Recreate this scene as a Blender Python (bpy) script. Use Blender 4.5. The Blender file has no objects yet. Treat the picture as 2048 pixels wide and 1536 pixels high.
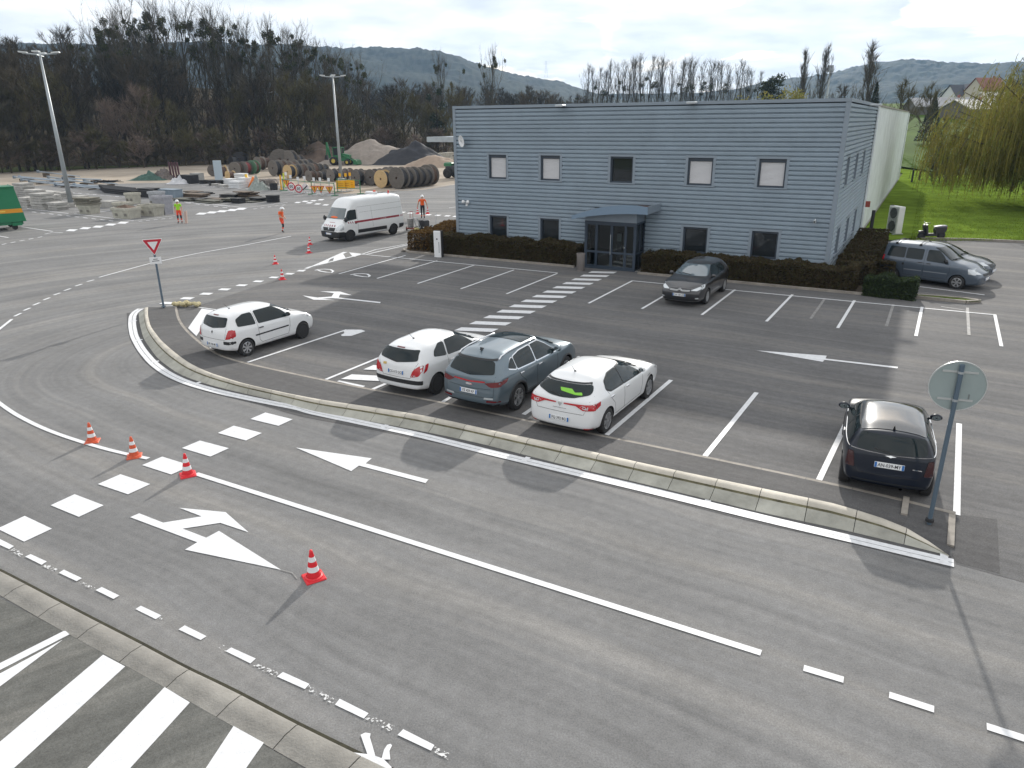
import bpy, bmesh, math, random
from mathutils import Vector, Matrix, noise as mnoise
from mathutils.bvhtree import BVHTree
from math import sin, cos, tan, pi, radians, sqrt, atan2, hypot

# ------------------------------------------------------------------ camera, sky, sun, exposure
scene = bpy.context.scene
COL = scene.collection
F_PX, PITCH, ROLL, CAM_H = 1453.3, radians(19.80), radians(-0.4816), 7.0
cam_data = bpy.data.cameras.new('camera')
cam = bpy.data.objects.new('camera', cam_data); COL.objects.link(cam)
cam_data.sensor_width = 36.0; cam_data.lens = 36.0*F_PX/2048.0
cam_data.clip_start = 0.1; cam_data.clip_end = 20000
cam.location = (0, 0, CAM_H)
cam.rotation_mode = 'QUATERNION'
cam.rotation_quaternion = (Matrix.Rotation(pi/2-PITCH, 4, 'X') @ Matrix.Rotation(ROLL, 4, 'Z')).to_quaternion()
scene.camera = cam

SUN_AZ, SUN_EL = radians(19.0), radians(22.8)          # azimuth from +Y towards +X
SUN_DIR = Vector((sin(SUN_AZ)*cos(SUN_EL), cos(SUN_AZ)*cos(SUN_EL), sin(SUN_EL)))
world = bpy.data.worlds.new('World'); scene.world = world; world.use_nodes = True
nt = world.node_tree; nt.nodes.clear()
def wn(t, **k):
    n = nt.nodes.new(t)
    for a, b in k.items(): setattr(n, a, b)
    return n
w_out = wn('ShaderNodeOutputWorld'); w_bg = wn('ShaderNodeBackground'); w_sky = wn('ShaderNodeTexSky')
w_sky.sky_type = 'NISHITA'; w_sky.sun_disc = False
w_sky.sun_elevation = SUN_EL; w_sky.sun_rotation = SUN_AZ
w_sky.air_density = 1.0; w_sky.dust_density = 2.0; w_sky.ozone_density = 1.0
w_tc = wn('ShaderNodeTexCoord'); w_sep = wn('ShaderNodeSeparateXYZ')
nt.links.new(w_tc.outputs['Generated'], w_sep.inputs[0])
# project the view direction on a flat cloud layer: (x, y) / (z + 0.18)
w_add = wn('ShaderNodeMath', operation='ADD'); w_add.inputs[1].default_value = 0.16
w_abs = wn('ShaderNodeMath', operation='ABSOLUTE'); nt.links.new(w_sep.outputs[2], w_abs.inputs[0]); nt.links.new(w_abs.outputs[0], w_add.inputs[0])
w_dx = wn('ShaderNodeMath', operation='DIVIDE'); w_dy = wn('ShaderNodeMath', operation='DIVIDE')
nt.links.new(w_sep.outputs[0], w_dx.inputs[0]); nt.links.new(w_add.outputs[0], w_dx.inputs[1])
nt.links.new(w_sep.outputs[1], w_dy.inputs[0]); nt.links.new(w_add.outputs[0], w_dy.inputs[1])
w_cmb = wn('ShaderNodeCombineXYZ'); nt.links.new(w_dx.outputs[0], w_cmb.inputs[0]); nt.links.new(w_dy.outputs[0], w_cmb.inputs[1])
w_n1 = wn('ShaderNodeTexNoise'); w_n1.inputs['Scale'].default_value = 1.15; w_n1.inputs['Detail'].default_value = 7; w_n1.inputs['Distortion'].default_value = .5
w_n2 = wn('ShaderNodeTexNoise'); w_n2.inputs['Scale'].default_value = 2.6; w_n2.inputs['Detail'].default_value = 6
nt.links.new(w_cmb.outputs[0], w_n1.inputs['Vector']); nt.links.new(w_cmb.outputs[0], w_n2.inputs['Vector'])
w_r1 = wn('ShaderNodeValToRGB'); w_r1.color_ramp.elements[0].position = .20; w_r1.color_ramp.elements[1].position = .42   # cloud cover
w_r2 = wn('ShaderNodeValToRGB'); w_r2.color_ramp.elements[0].position = .30; w_r2.color_ramp.elements[1].position = .62
CLOUD_HI, CLOUD_LO = 8.9, 6.7
w_r2.color_ramp.elements[0].color = (.90, .95, 1.0, 1); w_r2.color_ramp.elements[1].color = (1.0, .99, .975, 1)
w_sc = wn('ShaderNodeMapRange'); w_sc.inputs['From Min'].default_value = .3; w_sc.inputs['From Max'].default_value = .62
w_sc.inputs['To Min'].default_value = CLOUD_LO; w_sc.inputs['To Max'].default_value = CLOUD_HI
nt.links.new(w_n2.outputs['Fac'], w_r2.inputs[0]); nt.links.new(w_n2.outputs['Fac'], w_sc.inputs['Value'])
w_vm = wn('ShaderNodeVectorMath', operation='SCALE'); nt.links.new(w_r2.outputs[0], w_vm.inputs[0]); nt.links.new(w_sc.outputs[0], w_vm.inputs['Scale'])
nt.links.new(w_n1.outputs['Fac'], w_r1.inputs[0])
w_mix = wn('ShaderNodeMixRGB'); nt.links.new(w_r1.outputs[0], w_mix.inputs[0]); nt.links.new(w_sky.outputs[0], w_mix.inputs[1]); nt.links.new(w_vm.outputs[0], w_mix.inputs[2])
w_bg.inputs['Strength'].default_value = 0.10
nt.links.new(w_mix.outputs[0], w_bg.inputs['Color']); nt.links.new(w_bg.outputs[0], w_out.inputs['Surface'])

sun_data = bpy.data.lights.new('sun', 'SUN'); sun_data.energy = 3.2; sun_data.angle = radians(0.9); sun_data.color = (1.0, .955, .88)
sun = bpy.data.objects.new('sun', sun_data); COL.objects.link(sun)
sun.rotation_mode = 'QUATERNION'; sun.rotation_quaternion = SUN_DIR.to_track_quat('Z', 'Y'); sun.location = SUN_DIR*300
vs = scene.view_settings; vs.view_transform = 'Standard'; vs.look = 'None'; vs.gamma = 1.0; vs.exposure = 0.55; vs.use_curve_mapping = False
scene.cycles.max_bounces = 6; scene.cycles.transparent_max_bounces = 12; scene.cycles.volume_bounces = 1

# ------------------------------------------------------------------ pixel -> place helpers
def ray(px, py):
    x, y = px-1024.0, py-768.0
    c, s = cos(-ROLL), sin(-ROLL)
    x, y = c*x-s*y, s*x+c*y
    c, s = cos(PITCH), sin(PITCH); a, d = x/F_PX, -y/F_PX
    return Vector((a, c+d*s, -s+d*c))
def G(px, py, z=0.0):
    w = ray(px, py); t = (z-CAM_H)/w.z
    return Vector((w.x*t, w.y*t, z))
def Z(o, s):                                  # pixel reader for an enlarged crop: origin and scale
    return lambda x, y: (o[0]+x/s, o[1]+y/s)
FA = Vector((-3.016, 42.132)); FANG = radians(-29.17)
FD = Vector((cos(FANG), sin(FANG))); FN = Vector((-sin(FANG), cos(FANG)))    # along the front wall / into the building
FLEN = 19.72
def FZ(px, py, w=0.0):                        # pixel -> (u, z) on the front wall plane moved w metres outwards
    r = ray(px, py); o = FA-FN*w
    t = o.dot(FN)/Vector((r.x, r.y)).dot(FN)
    p = Vector((r.x*t, r.y*t)); return (p-o).dot(FD), CAM_H+r.z*t
def FP(u, w, z): 
    p = FA+FD*u-FN*w; return Vector((p.x, p.y, z))

# ------------------------------------------------------------------ materials
MATS = {}
def srgb(r, g, b):
    f = lambda c: (c/255/12.92) if c/255 <= .04045 else ((c/255+.055)/1.055)**2.4
    return (f(r), f(g), f(b))
def mat(name, col, rough=.6, metal=0., nscale=0, namt=.25, bump=0., bscale=None, coat=0., spec=.5, space='Object', rnd=0., emit=None, stretch=None, transl=0.):
    if name in MATS: return MATS[name]
    m = bpy.data.materials.new(name); m.use_nodes = True; t = m.node_tree; b = t.nodes['Principled BSDF']
    b.inputs['Roughness'].default_value = rough; b.inputs['Metallic'].default_value = metal
    b.inputs['Specular IOR Level'].default_value = spec
    if coat: b.inputs['Coat Weight'].default_value = coat; b.inputs['Coat Roughness'].default_value = .04
    b.inputs['Base Color'].default_value = (*col, 1)
    vec = None
    if nscale or bump:
        if space == 'World': vec = t.nodes.new('ShaderNodeNewGeometry').outputs['Position']
        else: vec = t.nodes.new('ShaderNodeTexCoord').outputs['Object']
        if stretch:
            mp = t.nodes.new('ShaderNodeMapping'); mp.inputs['Scale'].default_value = stretch; t.links.new(vec, mp.inputs[0]); vec = mp.outputs[0]
    last = None
    if nscale:
        n = t.nodes.new('ShaderNodeTexNoise'); n.inputs['Scale'].default_value = nscale; n.inputs['Detail'].default_value = 6
        n.inputs['Roughness'].default_value = .65
        t.links.new(vec, n.inputs['Vector'])
        r = t.nodes.new('ShaderNodeValToRGB'); r.color_ramp.elements[0].position = .28; r.color_ramp.elements[1].position = .72
        r.color_ramp.elements[0].color = (*[c*(1-namt) for c in col], 1); r.color_ramp.elements[1].color = (*[min(1, c*(1+namt)) for c in col], 1)
        t.links.new(n.outputs['Fac'], r.inputs[0]); last = r.outputs[0]
    if rnd:
        oi = t.nodes.new('ShaderNodeObjectInfo'); hv = t.nodes.new('ShaderNodeHueSaturation')
        mr = t.nodes.new('ShaderNodeMapRange'); mr.inputs['To Min'].default_value = 1-rnd; mr.inputs['To Max'].default_value = 1+rnd
        t.links.new(oi.outputs['Random'], mr.inputs['Value']); t.links.new(mr.outputs[0], hv.inputs['Value'])
        if last: t.links.new(last, hv.inputs['Color'])
        else: hv.inputs['Color'].default_value = (*col, 1)
        last = hv.outputs[0]
    if last: t.links.new(last, b.inputs['Base Color'])
    if bump:
        n2 = t.nodes.new('ShaderNodeTexNoise'); n2.inputs['Scale'].default_value = bscale or nscale*4 or 20; n2.inputs['Detail'].default_value = 5
        t.links.new(vec, n2.inputs['Vector']); bp = t.nodes.new('ShaderNodeBump'); bp.inputs['Strength'].default_value = bump; bp.inputs['Distance'].default_value = .05
        t.links.new(n2.outputs['Fac'], bp.inputs['Height']); t.links.new(bp.outputs[0], b.inputs['Normal'])
    if transl: 
        b.inputs['Transmission Weight'].default_value = 0
        out = t.nodes['Material Output']; tr = t.nodes.new('ShaderNodeBsdfTranslucent'); mx = t.nodes.new('ShaderNodeMixShader'); mx.inputs[0].default_value = transl
        tr.inputs['Color'].default_value = (*col, 1)
        if last: t.links.new(last, tr.inputs['Color'])
        t.links.new(b.outputs[0], mx.inputs[1]); t.links.new(tr.outputs[0], mx.inputs[2]); t.links.new(mx.outputs[0], out.inputs['Surface'])
    if emit: b.inputs['Emission Color'].default_value = (*emit[:3], 1); b.inputs['Emission Strength'].default_value = emit[3]
    MATS[name] = m; return m

# ------------------------------------------------------------------ mesh collecting
class MB:
    def __init__(s): s.v = []; s.f = []; s.m = []; s.mi = 0
    def add(s, vs_, fs):
        o = len(s.v); s.v += [tuple(p) for p in vs_]
        for f in fs: s.f.append(tuple(i+o for i in f)); s.m.append(s.mi)
    def box(s, c, d, rz=0., ry=0., rx=0.):
        M = Matrix.Translation(c) @ Matrix.Rotation(rz, 4, 'Z') @ Matrix.Rotation(ry, 4, 'Y') @ Matrix.Rotation(rx, 4, 'X')
        x, y, z = d[0]/2, d[1]/2, d[2]/2
        s.add([M @ Vector(p) for p in ((-x,-y,-z),(x,-y,-z),(x,y,-z),(-x,y,-z),(-x,-y,z),(x,-y,z),(x,y,z),(-x,y,z))],
              ((0,3,2,1),(4,5,6,7),(0,1,5,4),(1,2,6,5),(2,3,7,6),(3,0,4,7)))
    def b2(s, a, b): s.box([(a[i]+b[i])/2 for i in range(3)], [abs(b[i]-a[i]) for i in range(3)])
    def bevbox(s, c, d, r, rz=0.):              # box with chamfered vertical and top edges
        M = Matrix.Translation(c) @ Matrix.Rotation(rz, 4, 'Z'); x, y, z = d[0]/2, d[1]/2, d[2]/2
        ring = lambda a, b, zz, q: [(-a+q,-b,zz),(a-q,-b,zz),(a,-b+q,zz),(a,b-q,zz),(a-q,b,zz),(-a+q,b,zz),(-a,b-q,zz),(-a,-b+q,zz)]
        P = ring(x,y,-z,r)+ring(x,y,z-r,r)+ring(x-r,y-r,z,r*.5)
        fs = [tuple(range(7,-1,-1)), tuple(range(16,24))]
        for k in (0, 8):
            for i in range(8): fs.append((k+i, k+(i+1)%8, k+8+(i+1)%8, k+8+i))
        s.add([M @ Vector(p) for p in P], fs)
    def tube(s, pts, r, n=8, cap=True):
        pts = [Vector(p) for p in pts]; rs = r if hasattr(r, '__len__') else [r]*len(pts); V = []; Fc = []
        up = None
        for i, p in enumerate(pts):
            t = (pts[min(i+1, len(pts)-1)]-pts[max(i-1, 0)]).normalized()
            if up is None: up = t.orthogonal().normalized()
            a = (up-t*up.dot(t)); a = a.normalized() if a.length > 1e-6 else t.orthogonal().normalized(); up = a; b = t.cross(a)
            for k in range(n): V.append(p+(a*cos(2*pi*k/n)+b*sin(2*pi*k/n))*rs[i])
        for i in range(len(pts)-1):
            for k in range(n): Fc.append((i*n+k, i*n+(k+1)%n, (i+1)*n+(k+1)%n, (i+1)*n+k))
        if cap: Fc += [tuple(range(n-1,-1,-1)), tuple(range((len(pts)-1)*n, len(pts)*n))]
        s.add(V, Fc)
    def cyl(s, a, b, r, n=16, r2=None): s.tube([a, b], [r, r if r2 is None else r2], n)
    def lathe(s, prof, n=20, M=None, cap=False):  # prof: (radius, height) about Z
        M = M or Matrix.Identity(4); V = []; Fc = []
        for r, z in prof:
            for k in range(n): V.append(M @ Vector((r*cos(2*pi*k/n), r*sin(2*pi*k/n), z)))
        for i in range(len(prof)-1):
            for k in range(n): Fc.append((i*n+k, i*n+(k+1)%n, (i+1)*n+(k+1)%n, (i+1)*n+k))
        if cap: Fc += [tuple(range(n-1,-1,-1)), tuple(range((len(prof)-1)*n, len(prof)*n))]
        s.add(V, Fc)
    def prism(s, poly, z0, z1, M=None):
        M = M or Matrix.Identity(4); n = len(poly)
        s.add([M @ Vector((x, y, z0)) for x, y in poly]+[M @ Vector((x, y, z1)) for x, y in poly],
              [tuple(range(n-1,-1,-1)), tuple(range(n, 2*n))]+[(i, (i+1)%n, n+(i+1)%n, n+i) for i in range(n)])
    def sheet(s, pts): s.add(pts, [tuple(range(len(pts)))])
    def sphere(s, c, r, n=10, m=7, sq=(1,1,1)):
        c = Vector(c); P = [(max(.001, sin(pi*i/m)), -cos(pi*i/m)) for i in range(m+1)]
        s.lathe([(a*r, b*r) for a, b in P], n, Matrix.Translation(c) @ Matrix.Diagonal((*sq, 1)))
    def mesh(s, name, mats, smooth=False):
        me = bpy.data.meshes.new(name); me.from_pydata(s.v, [], s.f)
        for m in (mats if isinstance(mats, (list, tuple)) else [mats]): me.materials.append(m)
        if any(s.m): me.polygons.foreach_set('material_index', s.m)
        if smooth: me.polygons.foreach_set('use_smooth', [True]*len(s.f))
        me.update(); return me
    def build(s, name, mats, parent=None, smooth=False, auto=None):
        o = bpy.data.objects.new(name, s.mesh(name, mats, smooth)); COL.objects.link(o)
        if parent: o.parent = parent
        if auto: smooth_by_angle(o.data, auto)
        return o
def smooth_by_angle(me, ang=35):
    bm = bmesh.new(); bm.from_mesh(me)
    bmesh.ops.recalc_face_normals(bm, faces=bm.faces)
    for f in bm.faces: f.smooth = True
    a = radians(ang)
    for e in bm.edges:
        if len(e.link_faces) != 2 or e.calc_face_angle(9) > a: e.smooth = False
    bm.to_mesh(me); bm.free()
def tag(o, label, cat, group=None, kind=None):
    if label: o['label'] = label
    if cat: o['category'] = cat
    if group: o['group'] = group
    if kind: o['kind'] = kind
    return o
def thing(name, label, cat, loc=(0,0,0), rz=0., group=None):
    o = bpy.data.objects.new(name, None); COL.objects.link(o); o.empty_display_size = .3
    o.location = loc; o.rotation_euler = (0, 0, rz); return tag(o, label, cat, group)
def struct(name, mb, m, **k):
    o = mb.build(name, m, **k); o['kind'] = 'structure'; return o
def copy_tree(o, parent=None):
    c = o.copy(); COL.objects.link(c); c.parent = parent
    for ch in o.children: copy_tree(ch, c)
    return c
def obj_mesh(name, me, parent=None, loc=None):
    o = bpy.data.objects.new(name, me); COL.objects.link(o)
    if parent: o.parent = parent
    if loc: o.location = loc
    return o
def text_mesh(s_, size, m, name='lettering', bold=0.0, cond=1.0):   # flat print, centred at the origin in XY
    cu = bpy.data.curves.new('txt', 'FONT'); cu.body = s_; cu.size = size; cu.align_x = 'CENTER'; cu.align_y = 'CENTER'; cu.offset = bold; cu.resolution_u = 2
    o = bpy.data.objects.new('txt', cu); COL.objects.link(o); dg = bpy.context.evaluated_depsgraph_get()
    me = bpy.data.meshes.new_from_object(o.evaluated_get(dg)); bpy.data.objects.remove(o); bpy.data.curves.remove(cu)
    me.name = name; me.materials.clear(); me.materials.append(m)
    if cond != 1: me.transform(Matrix.Diagonal((cond, 1, 1, 1)))
    return me
def lerp(a, b, t): return a+(b-a)*t
def interp(tab, x):
    if x <= tab[0][0]: return tab[0][1]
    for (a, b), (c, d) in zip(tab, tab[1:]):
        if x <= c: return b+(d-b)*(x-a)/(c-a)
    return tab[-1][1]
R_ = random.Random(7)
# ================================================================== ground, road, lot, pavement
def asphalt(name, base, tint, P0, P1, streak=.5, warm=None):
    """worn asphalt: tyre streaks run at equal distance from the half-line P0 -> P1 (they bend round its end)"""
    m = bpy.data.materials.new(name); m.use_nodes = True; t = m.node_tree; b = t.nodes['Principled BSDF']; N = t.nodes.new; L = t.links.new
    pos = N('ShaderNodeNewGeometry').outputs['Position']
    d = (P1-P0).normalized()
    def vm(op, a, bb=None, sc=None):
        n = N('ShaderNodeVectorMath'); n.operation = op
        if isinstance(a, Vector): n.inputs[0].default_value = a
        else: L(a, n.inputs[0])
        if bb is not None:
            if isinstance(bb, Vector): n.inputs[1].default_value = bb
            else: L(bb, n.inputs[1])
        if sc is not None: L(sc, n.inputs['Scale'])
        return n
    rel = vm('SUBTRACT', pos, P0).outputs[0]; dot = vm('DOT_PRODUCT', rel, d).outputs['Value']
    mx = N('ShaderNodeMath'); mx.operation = 'MAXIMUM'; mx.inputs[1].default_value = 0; L(dot, mx.inputs[0])
    q = vm('SCALE', d, sc=mx.outputs[0]).outputs[0]; dist = vm('LENGTH', vm('SUBTRACT', rel, q).outputs[0]).outputs['Value']
    low = N('ShaderNodeTexNoise'); low.inputs['Scale'].default_value = .11; low.inputs['Detail'].default_value = 2; L(pos, low.inputs['Vector'])
    ad = N('ShaderNodeMath'); ad.operation = 'MULTIPLY_ADD'; ad.inputs[1].default_value = 1.6; L(low.outputs['Fac'], ad.inputs[0]); L(dist, ad.inputs[2])
    along = N('ShaderNodeMath'); along.operation = 'MULTIPLY'; along.inputs[1].default_value = .025; L(dot, along.inputs[0])
    cmb = N('ShaderNodeCombineXYZ'); L(ad.outputs[0], cmb.inputs[0]); L(along.outputs[0], cmb.inputs[1])
    st = N('ShaderNodeTexNoise'); st.inputs['Scale'].default_value = 1.1; st.inputs['Detail'].default_value = 5; st.inputs['Roughness'].default_value = .6; L(cmb.outputs[0], st.inputs['Vector'])
    blot = N('ShaderNodeTexNoise'); blot.inputs['Scale'].default_value = .35; blot.inputs['Detail'].default_value = 6; L(pos, blot.inputs['Vector'])
    fine = N('ShaderNodeTexNoise'); fine.inputs['Scale'].default_value = 42; fine.inputs['Detail'].default_value = 3; fine.inputs['Roughness'].default_value = .8; L(pos, fine.inputs['Vector'])
    st2 = N('ShaderNodeTexNoise'); st2.inputs['Scale'].default_value = 5.5; st2.inputs['Detail'].default_value = 4; L(cmb.outputs[0], st2.inputs['Vector'])
    mid = N('ShaderNodeTexNoise'); mid.inputs['Scale'].default_value = 4.5; mid.inputs['Detail'].default_value = 9; mid.inputs['Roughness'].default_value = .78; L(pos, mid.inputs['Vector'])
    def mr(src, a, bb, lo, hi):
        n = N('ShaderNodeMapRange'); n.inputs['From Min'].default_value = a; n.inputs['From Max'].default_value = bb; n.inputs['To Min'].default_value = lo; n.inputs['To Max'].default_value = hi
        L(src, n.inputs['Value']); return n.outputs[0]
    def mul(a, bb):
        n = N('ShaderNodeMath'); n.operation = 'MULTIPLY'; L(a, n.inputs[0]); L(bb, n.inputs[1]); return n.outputs[0]
    f = mul(mul(mr(st.outputs['Fac'], .32, .68, 1-streak*.5, 1+streak*.42), mr(blot.outputs['Fac'], .3, .7, .9, 1.1)), mr(fine.outputs['Fac'], .28, .72, .72, 1.28))
    f = mul(mul(f, mr(st2.outputs['Fac'], .3, .7, 1-streak*.28, 1+streak*.28)), mr(mid.outputs['Fac'], .3, .7, .84, 1.16))
    # small dark stones and pale grit
    vor = N('ShaderNodeTexVoronoi'); vor.inputs['Scale'].default_value = 18; L(pos, vor.inputs['Vector'])
    wt = N('ShaderNodeMapRange'); wt.inputs['From Min'].default_value = .03; wt.inputs['From Max'].default_value = .1; wt.inputs['To Min'].default_value = .78; wt.inputs['To Max'].default_value = 1; L(vor.outputs['Distance'], wt.inputs['Value'])
    f = mul(f, wt.outputs[0])
    cw = N('ShaderNodeMixRGB'); cw.inputs[1].default_value = (*base, 1); cw.inputs[2].default_value = (*(warm or base), 1); L(mr(st.outputs['Fac'], .48, .7, 0, .8), cw.inputs[0])
    sc = vm('SCALE', cw.outputs[0], sc=f); L(sc.outputs[0], b.inputs['Base Color'])
    b.inputs['Roughness'].default_value = .85; b.inputs['Specular IOR Level'].default_value = .08
    bp = N('ShaderNodeBump'); bp.inputs['Strength'].default_value = .35; bp.inputs['Distance'].default_value = .012; L(fine.outputs['Fac'], bp.inputs['Height']); L(bp.outputs[0], b.inputs['Normal'])
    MATS[name] = m; return m
P0 = G(470, 700); P1 = G(1776, 1010)
M_ROAD = asphalt('asphalt_worn_grey', (.188, .187, .187), None, P0, P1, .36, (.205, .196, .184))
M_LOT = asphalt('asphalt_dark_lot', (.140, .138, .139), None, P0+Vector((0,0,0)), P1, .34, (.168, .158, .146))
M_PATH = asphalt('asphalt_pavement', (.105, .103, .104), None, P0, P1, .25, (.115, .111, .108))
M_OLD = asphalt('asphalt_old_green', (.130, .130, .122), None, G(0,1400), G(400,1250), .5, (.145, .14, .128))
M_EARTH = mat('field_earth', (.07, .085, .03), .95, nscale=.05, namt=.5, space='World', spec=.03)
M_GRAVEL = mat('pale_gravel', (.33, .285, .235), .95, nscale=.12, namt=.28, bump=.5, bscale=9, space='World', spec=.05)
M_PAINT = mat('road_paint_white', (.66, .665, .68), .55, nscale=9, namt=.13, bump=.15, bscale=60, space='World', spec=.2)
M_PAINT_OLD = mat('road_paint_faded', (.22, .215, .21), .7, nscale=7, namt=.4, space='World')
def worn_paint():
    m = bpy.data.materials.new('road_paint_worn'); m.use_nodes = True; t = m.node_tree; b = t.nodes['Principled BSDF']
    b.inputs['Base Color'].default_value = (.6, .6, .6, 1)
    n = t.nodes.new('ShaderNodeTexNoise'); n.inputs['Scale'].default_value = 26; n.inputs['Detail'].default_value = 4; t.links.new(t.nodes.new('ShaderNodeNewGeometry').outputs['Position'], n.inputs['Vector'])
    r = t.nodes.new('ShaderNodeValToRGB'); r.color_ramp.elements[0].position = .52; r.color_ramp.elements[1].position = .58
    t.links.new(n.outputs['Fac'], r.inputs[0]); t.links.new(r.outputs[0], b.inputs['Alpha']); return m
M_WORN = worn_paint()

mb = MB(); mb.sheet([(-9000,-3000,-.04),(9000,-3000,-.04),(9000,12000,-.04),(-9000,12000,-.04)]); struct('ground', mb, M_EARTH)
mb = MB(); mb.sheet([(-190,40,-.02),(20,40,-.02),(10,170,-.02)]+[(*(G(px, py).xy*1.03), -.02) for px, py in ((900,318),(760,323),(600,327),(400,332),(200,339),(0,348),(-300,362))]+[(-190,118,-.02)]); yard = struct('gravel_yard', mb, M_GRAVEL)
road_far = [G(*p) for p in ((-900,400),(0,373),(300,366),(470,364),(560,372),(690,388),(850,379),(930,366))]
mb = MB(); mb.sheet([(-120,-14,0),(70,-14,0),(70,60,0),(4,70,0)]+[tuple(p) for p in reversed(road_far)]); road = struct('road', mb, M_ROAD)

z4b = Z((230,580),4.357); zl = Z((600,780),2.926); z5b = Z((1550,900),4.112)
edge_px = [z4b(*p) for p in ((528,148),(545,240),(580,305),(640,375),(720,445),(820,522),(940,588),(1160,645),(1450,708),(1830,788))]+\
          [zl(*p) for p in ((400,-5),(790,65),(1280,170),(1780,272),(2048,325))]+[z5b(*p) for p in ((0,180),(520,290),(1050,410),(1475,520))]
back_px = [z4b(*p) for p in ((290,150),(285,215),(310,320),(400,440),(520,545),(650,640),(800,715),(1100,815),(1450,895))]+\
          [zl(*p) for p in ((0,5),(370,95),(750,155),(1150,245),(1610,340),(2048,440))]+[z5b(*p) for p in ((0,340),(430,430),(930,545),(1080,575),(1450,800))]
back_px[9] = (650,802)
outer_px = [z4b(*p) for p in ((255,152),(205,190),(215,300),(250,430),(370,600),(560,740),(800,825),(1150,910),(1500,985))]+\
           [zl(*p) for p in ((0,112),(520,205),(1000,300),(1600,455),(2048,560))]+[z5b(*p) for p in ((0,545),(390,620),(910,740),(1450,875))]
outer_px = outer_px[1:]
E_PATH = [G(*p, .05) for p in edge_px]; B_PATH = [G(*p, .2) for p in back_px]; O_PATH = [G(*p) for p in outer_px]
def plen(P): return sum((b-a).length for a, b in zip(P, P[1:]))
def at_len(P, s):
    for a, b in zip(P, P[1:]):
        l = (b-a).length
        if s <= l: return a+(b-a)*(s/l)
        s -= l
    return P[-1]+(P[-1]-P[-2]).normalized()*s
def smooth_path(P, step=.25, it=6):
    n = max(4, int(plen(P)/step)); L = plen(P); Q = [at_len(P, L*i/n) for i in range(n+1)]
    for _ in range(it): Q = [Q[0]]+[(Q[i-1]+Q[i]*2+Q[i+1])/4 for i in range(1, n)]+[Q[-1]]
    return Q
E_PATH = smooth_path(E_PATH); B_PATH = smooth_path(B_PATH, it=3); O_PATH = smooth_path(O_PATH)
def nearest(P, p):
    best = None
    for a, b in zip(P, P[1:]):
        ab = b-a; t = max(0, min(1, (p-a).xy.dot(ab.xy)/max(1e-9, ab.xy.length_squared))); q = a+ab*t; d2 = (q-p).xy.length_squared
        if best is None or d2 < best[0]: best = (d2, q)
    return best[1]
# parking lot sheet
lot_px = [(1912,1128),(2048,1165),(2700,1330),(2900,700),(2300,480),(2048,484),(1830,478),(1745,470),(925,470),(835,490),(730,508),(600,543),(396,612)]
mb = MB(); mb.sheet([(p.x,p.y,.004) for p in E_PATH]+[(*G(*q).xy, .004) for q in lot_px]); lot = struct('parking_lot', mb, M_LOT)
# kerb stones along the road side of the pavement
M_KERB = mat('kerb_concrete', (.50, .465, .40), .85, nscale=1.6, namt=.22, bump=.2, bscale=25, rnd=.08)
M_KFACE = mat('kerb_face_weathered', (.33,.325,.285), .9, nscale=1.3, namt=.33, bump=.2, bscale=25, rnd=.10, stretch=(1,1,.35)); M_KMOSS = mat('kerb_moss', (.12,.11,.065), .95, nscale=4, namt=.6, rnd=.2)
kerb = bpy.data.objects.new('kerb', None); COL.objects.link(kerb); kerb['kind'] = 'structure'
Lb = plen(B_PATH); ns = 34; prof = [(-.02,-.05),(-.0,.205),(.05,.225),(.27,.225),(.36,.20),(.40,.16),(.41,.14),(.45,.125),(1.0,.012),(1.0,-.05)]
cuts = [Lb*i/ns for i in range(ns+1)]
for i in range(ns):
    a, b = cuts[i]+.006, cuts[i+1]-.006; mb = MB(); secs = []
    for s in (a, (a+b)/2, b):
        bk = at_len(B_PATH, s); ou = nearest(O_PATH, bk); fr = s/Lb; hz = 1.0 if fr < .93 else max(.15, 1-(fr-.93)/.07*.85)
        if fr < .02: hz = .9
        secs.append([Vector((lerp(bk.x, ou.x, t), lerp(bk.y, ou.y, t), z*hz)) for t, z in prof])
    n = len(prof); V = [p for s_ in secs for p in s_]
    mb.add(V, [(k*n+j, (k+1)*n+j, (k+1)*n+j+1, k*n+j+1) for k in (0,1) for j in range(n-1)]+[tuple(range(n)), tuple(range(3*n-1, 2*n-1, -1))])
    mb.m = [1 if j in (5,6) else 2 if j >= 7 else 0 for k in (0,1) for j in range(n-1)]+[2,2]
    mb.build('kerb_stone', [M_KERB, M_KMOSS, M_KFACE], kerb, auto=40)
# edging stones on the lot side
M_EDGE = mat('edging_concrete', (.27, .245, .215), .85, nscale=3, namt=.25, rnd=.08)
edging = bpy.data.objects.new('edging', None); COL.objects.link(edging); edging['kind'] = 'structure'
Le = plen(E_PATH); ne = 32
def strip(mb, a, b, wd, z0, z1):
    t = (b-a).xy.normalized(); nn = Vector((-t.y, t.x))*wd/2
    P = [a.xy+nn, b.xy+nn, b.xy-nn, a.xy-nn]
    mb.add([(p.x,p.y,z0) for p in P]+[(p.x,p.y,z1) for p in P], [(3,2,1,0),(4,5,6,7),(0,1,5,4),(1,2,6,5),(2,3,7,6),(3,0,4,7)])
for i in range(ne):
    mb = MB(); a, b = Le*i/ne+.004, Le*(i+1)/ne-.004
    strip(mb, at_len(E_PATH, a), at_len(E_PATH, b), .10, -.03, .056); mb.build('edging_stone', M_EDGE, edging)
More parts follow.
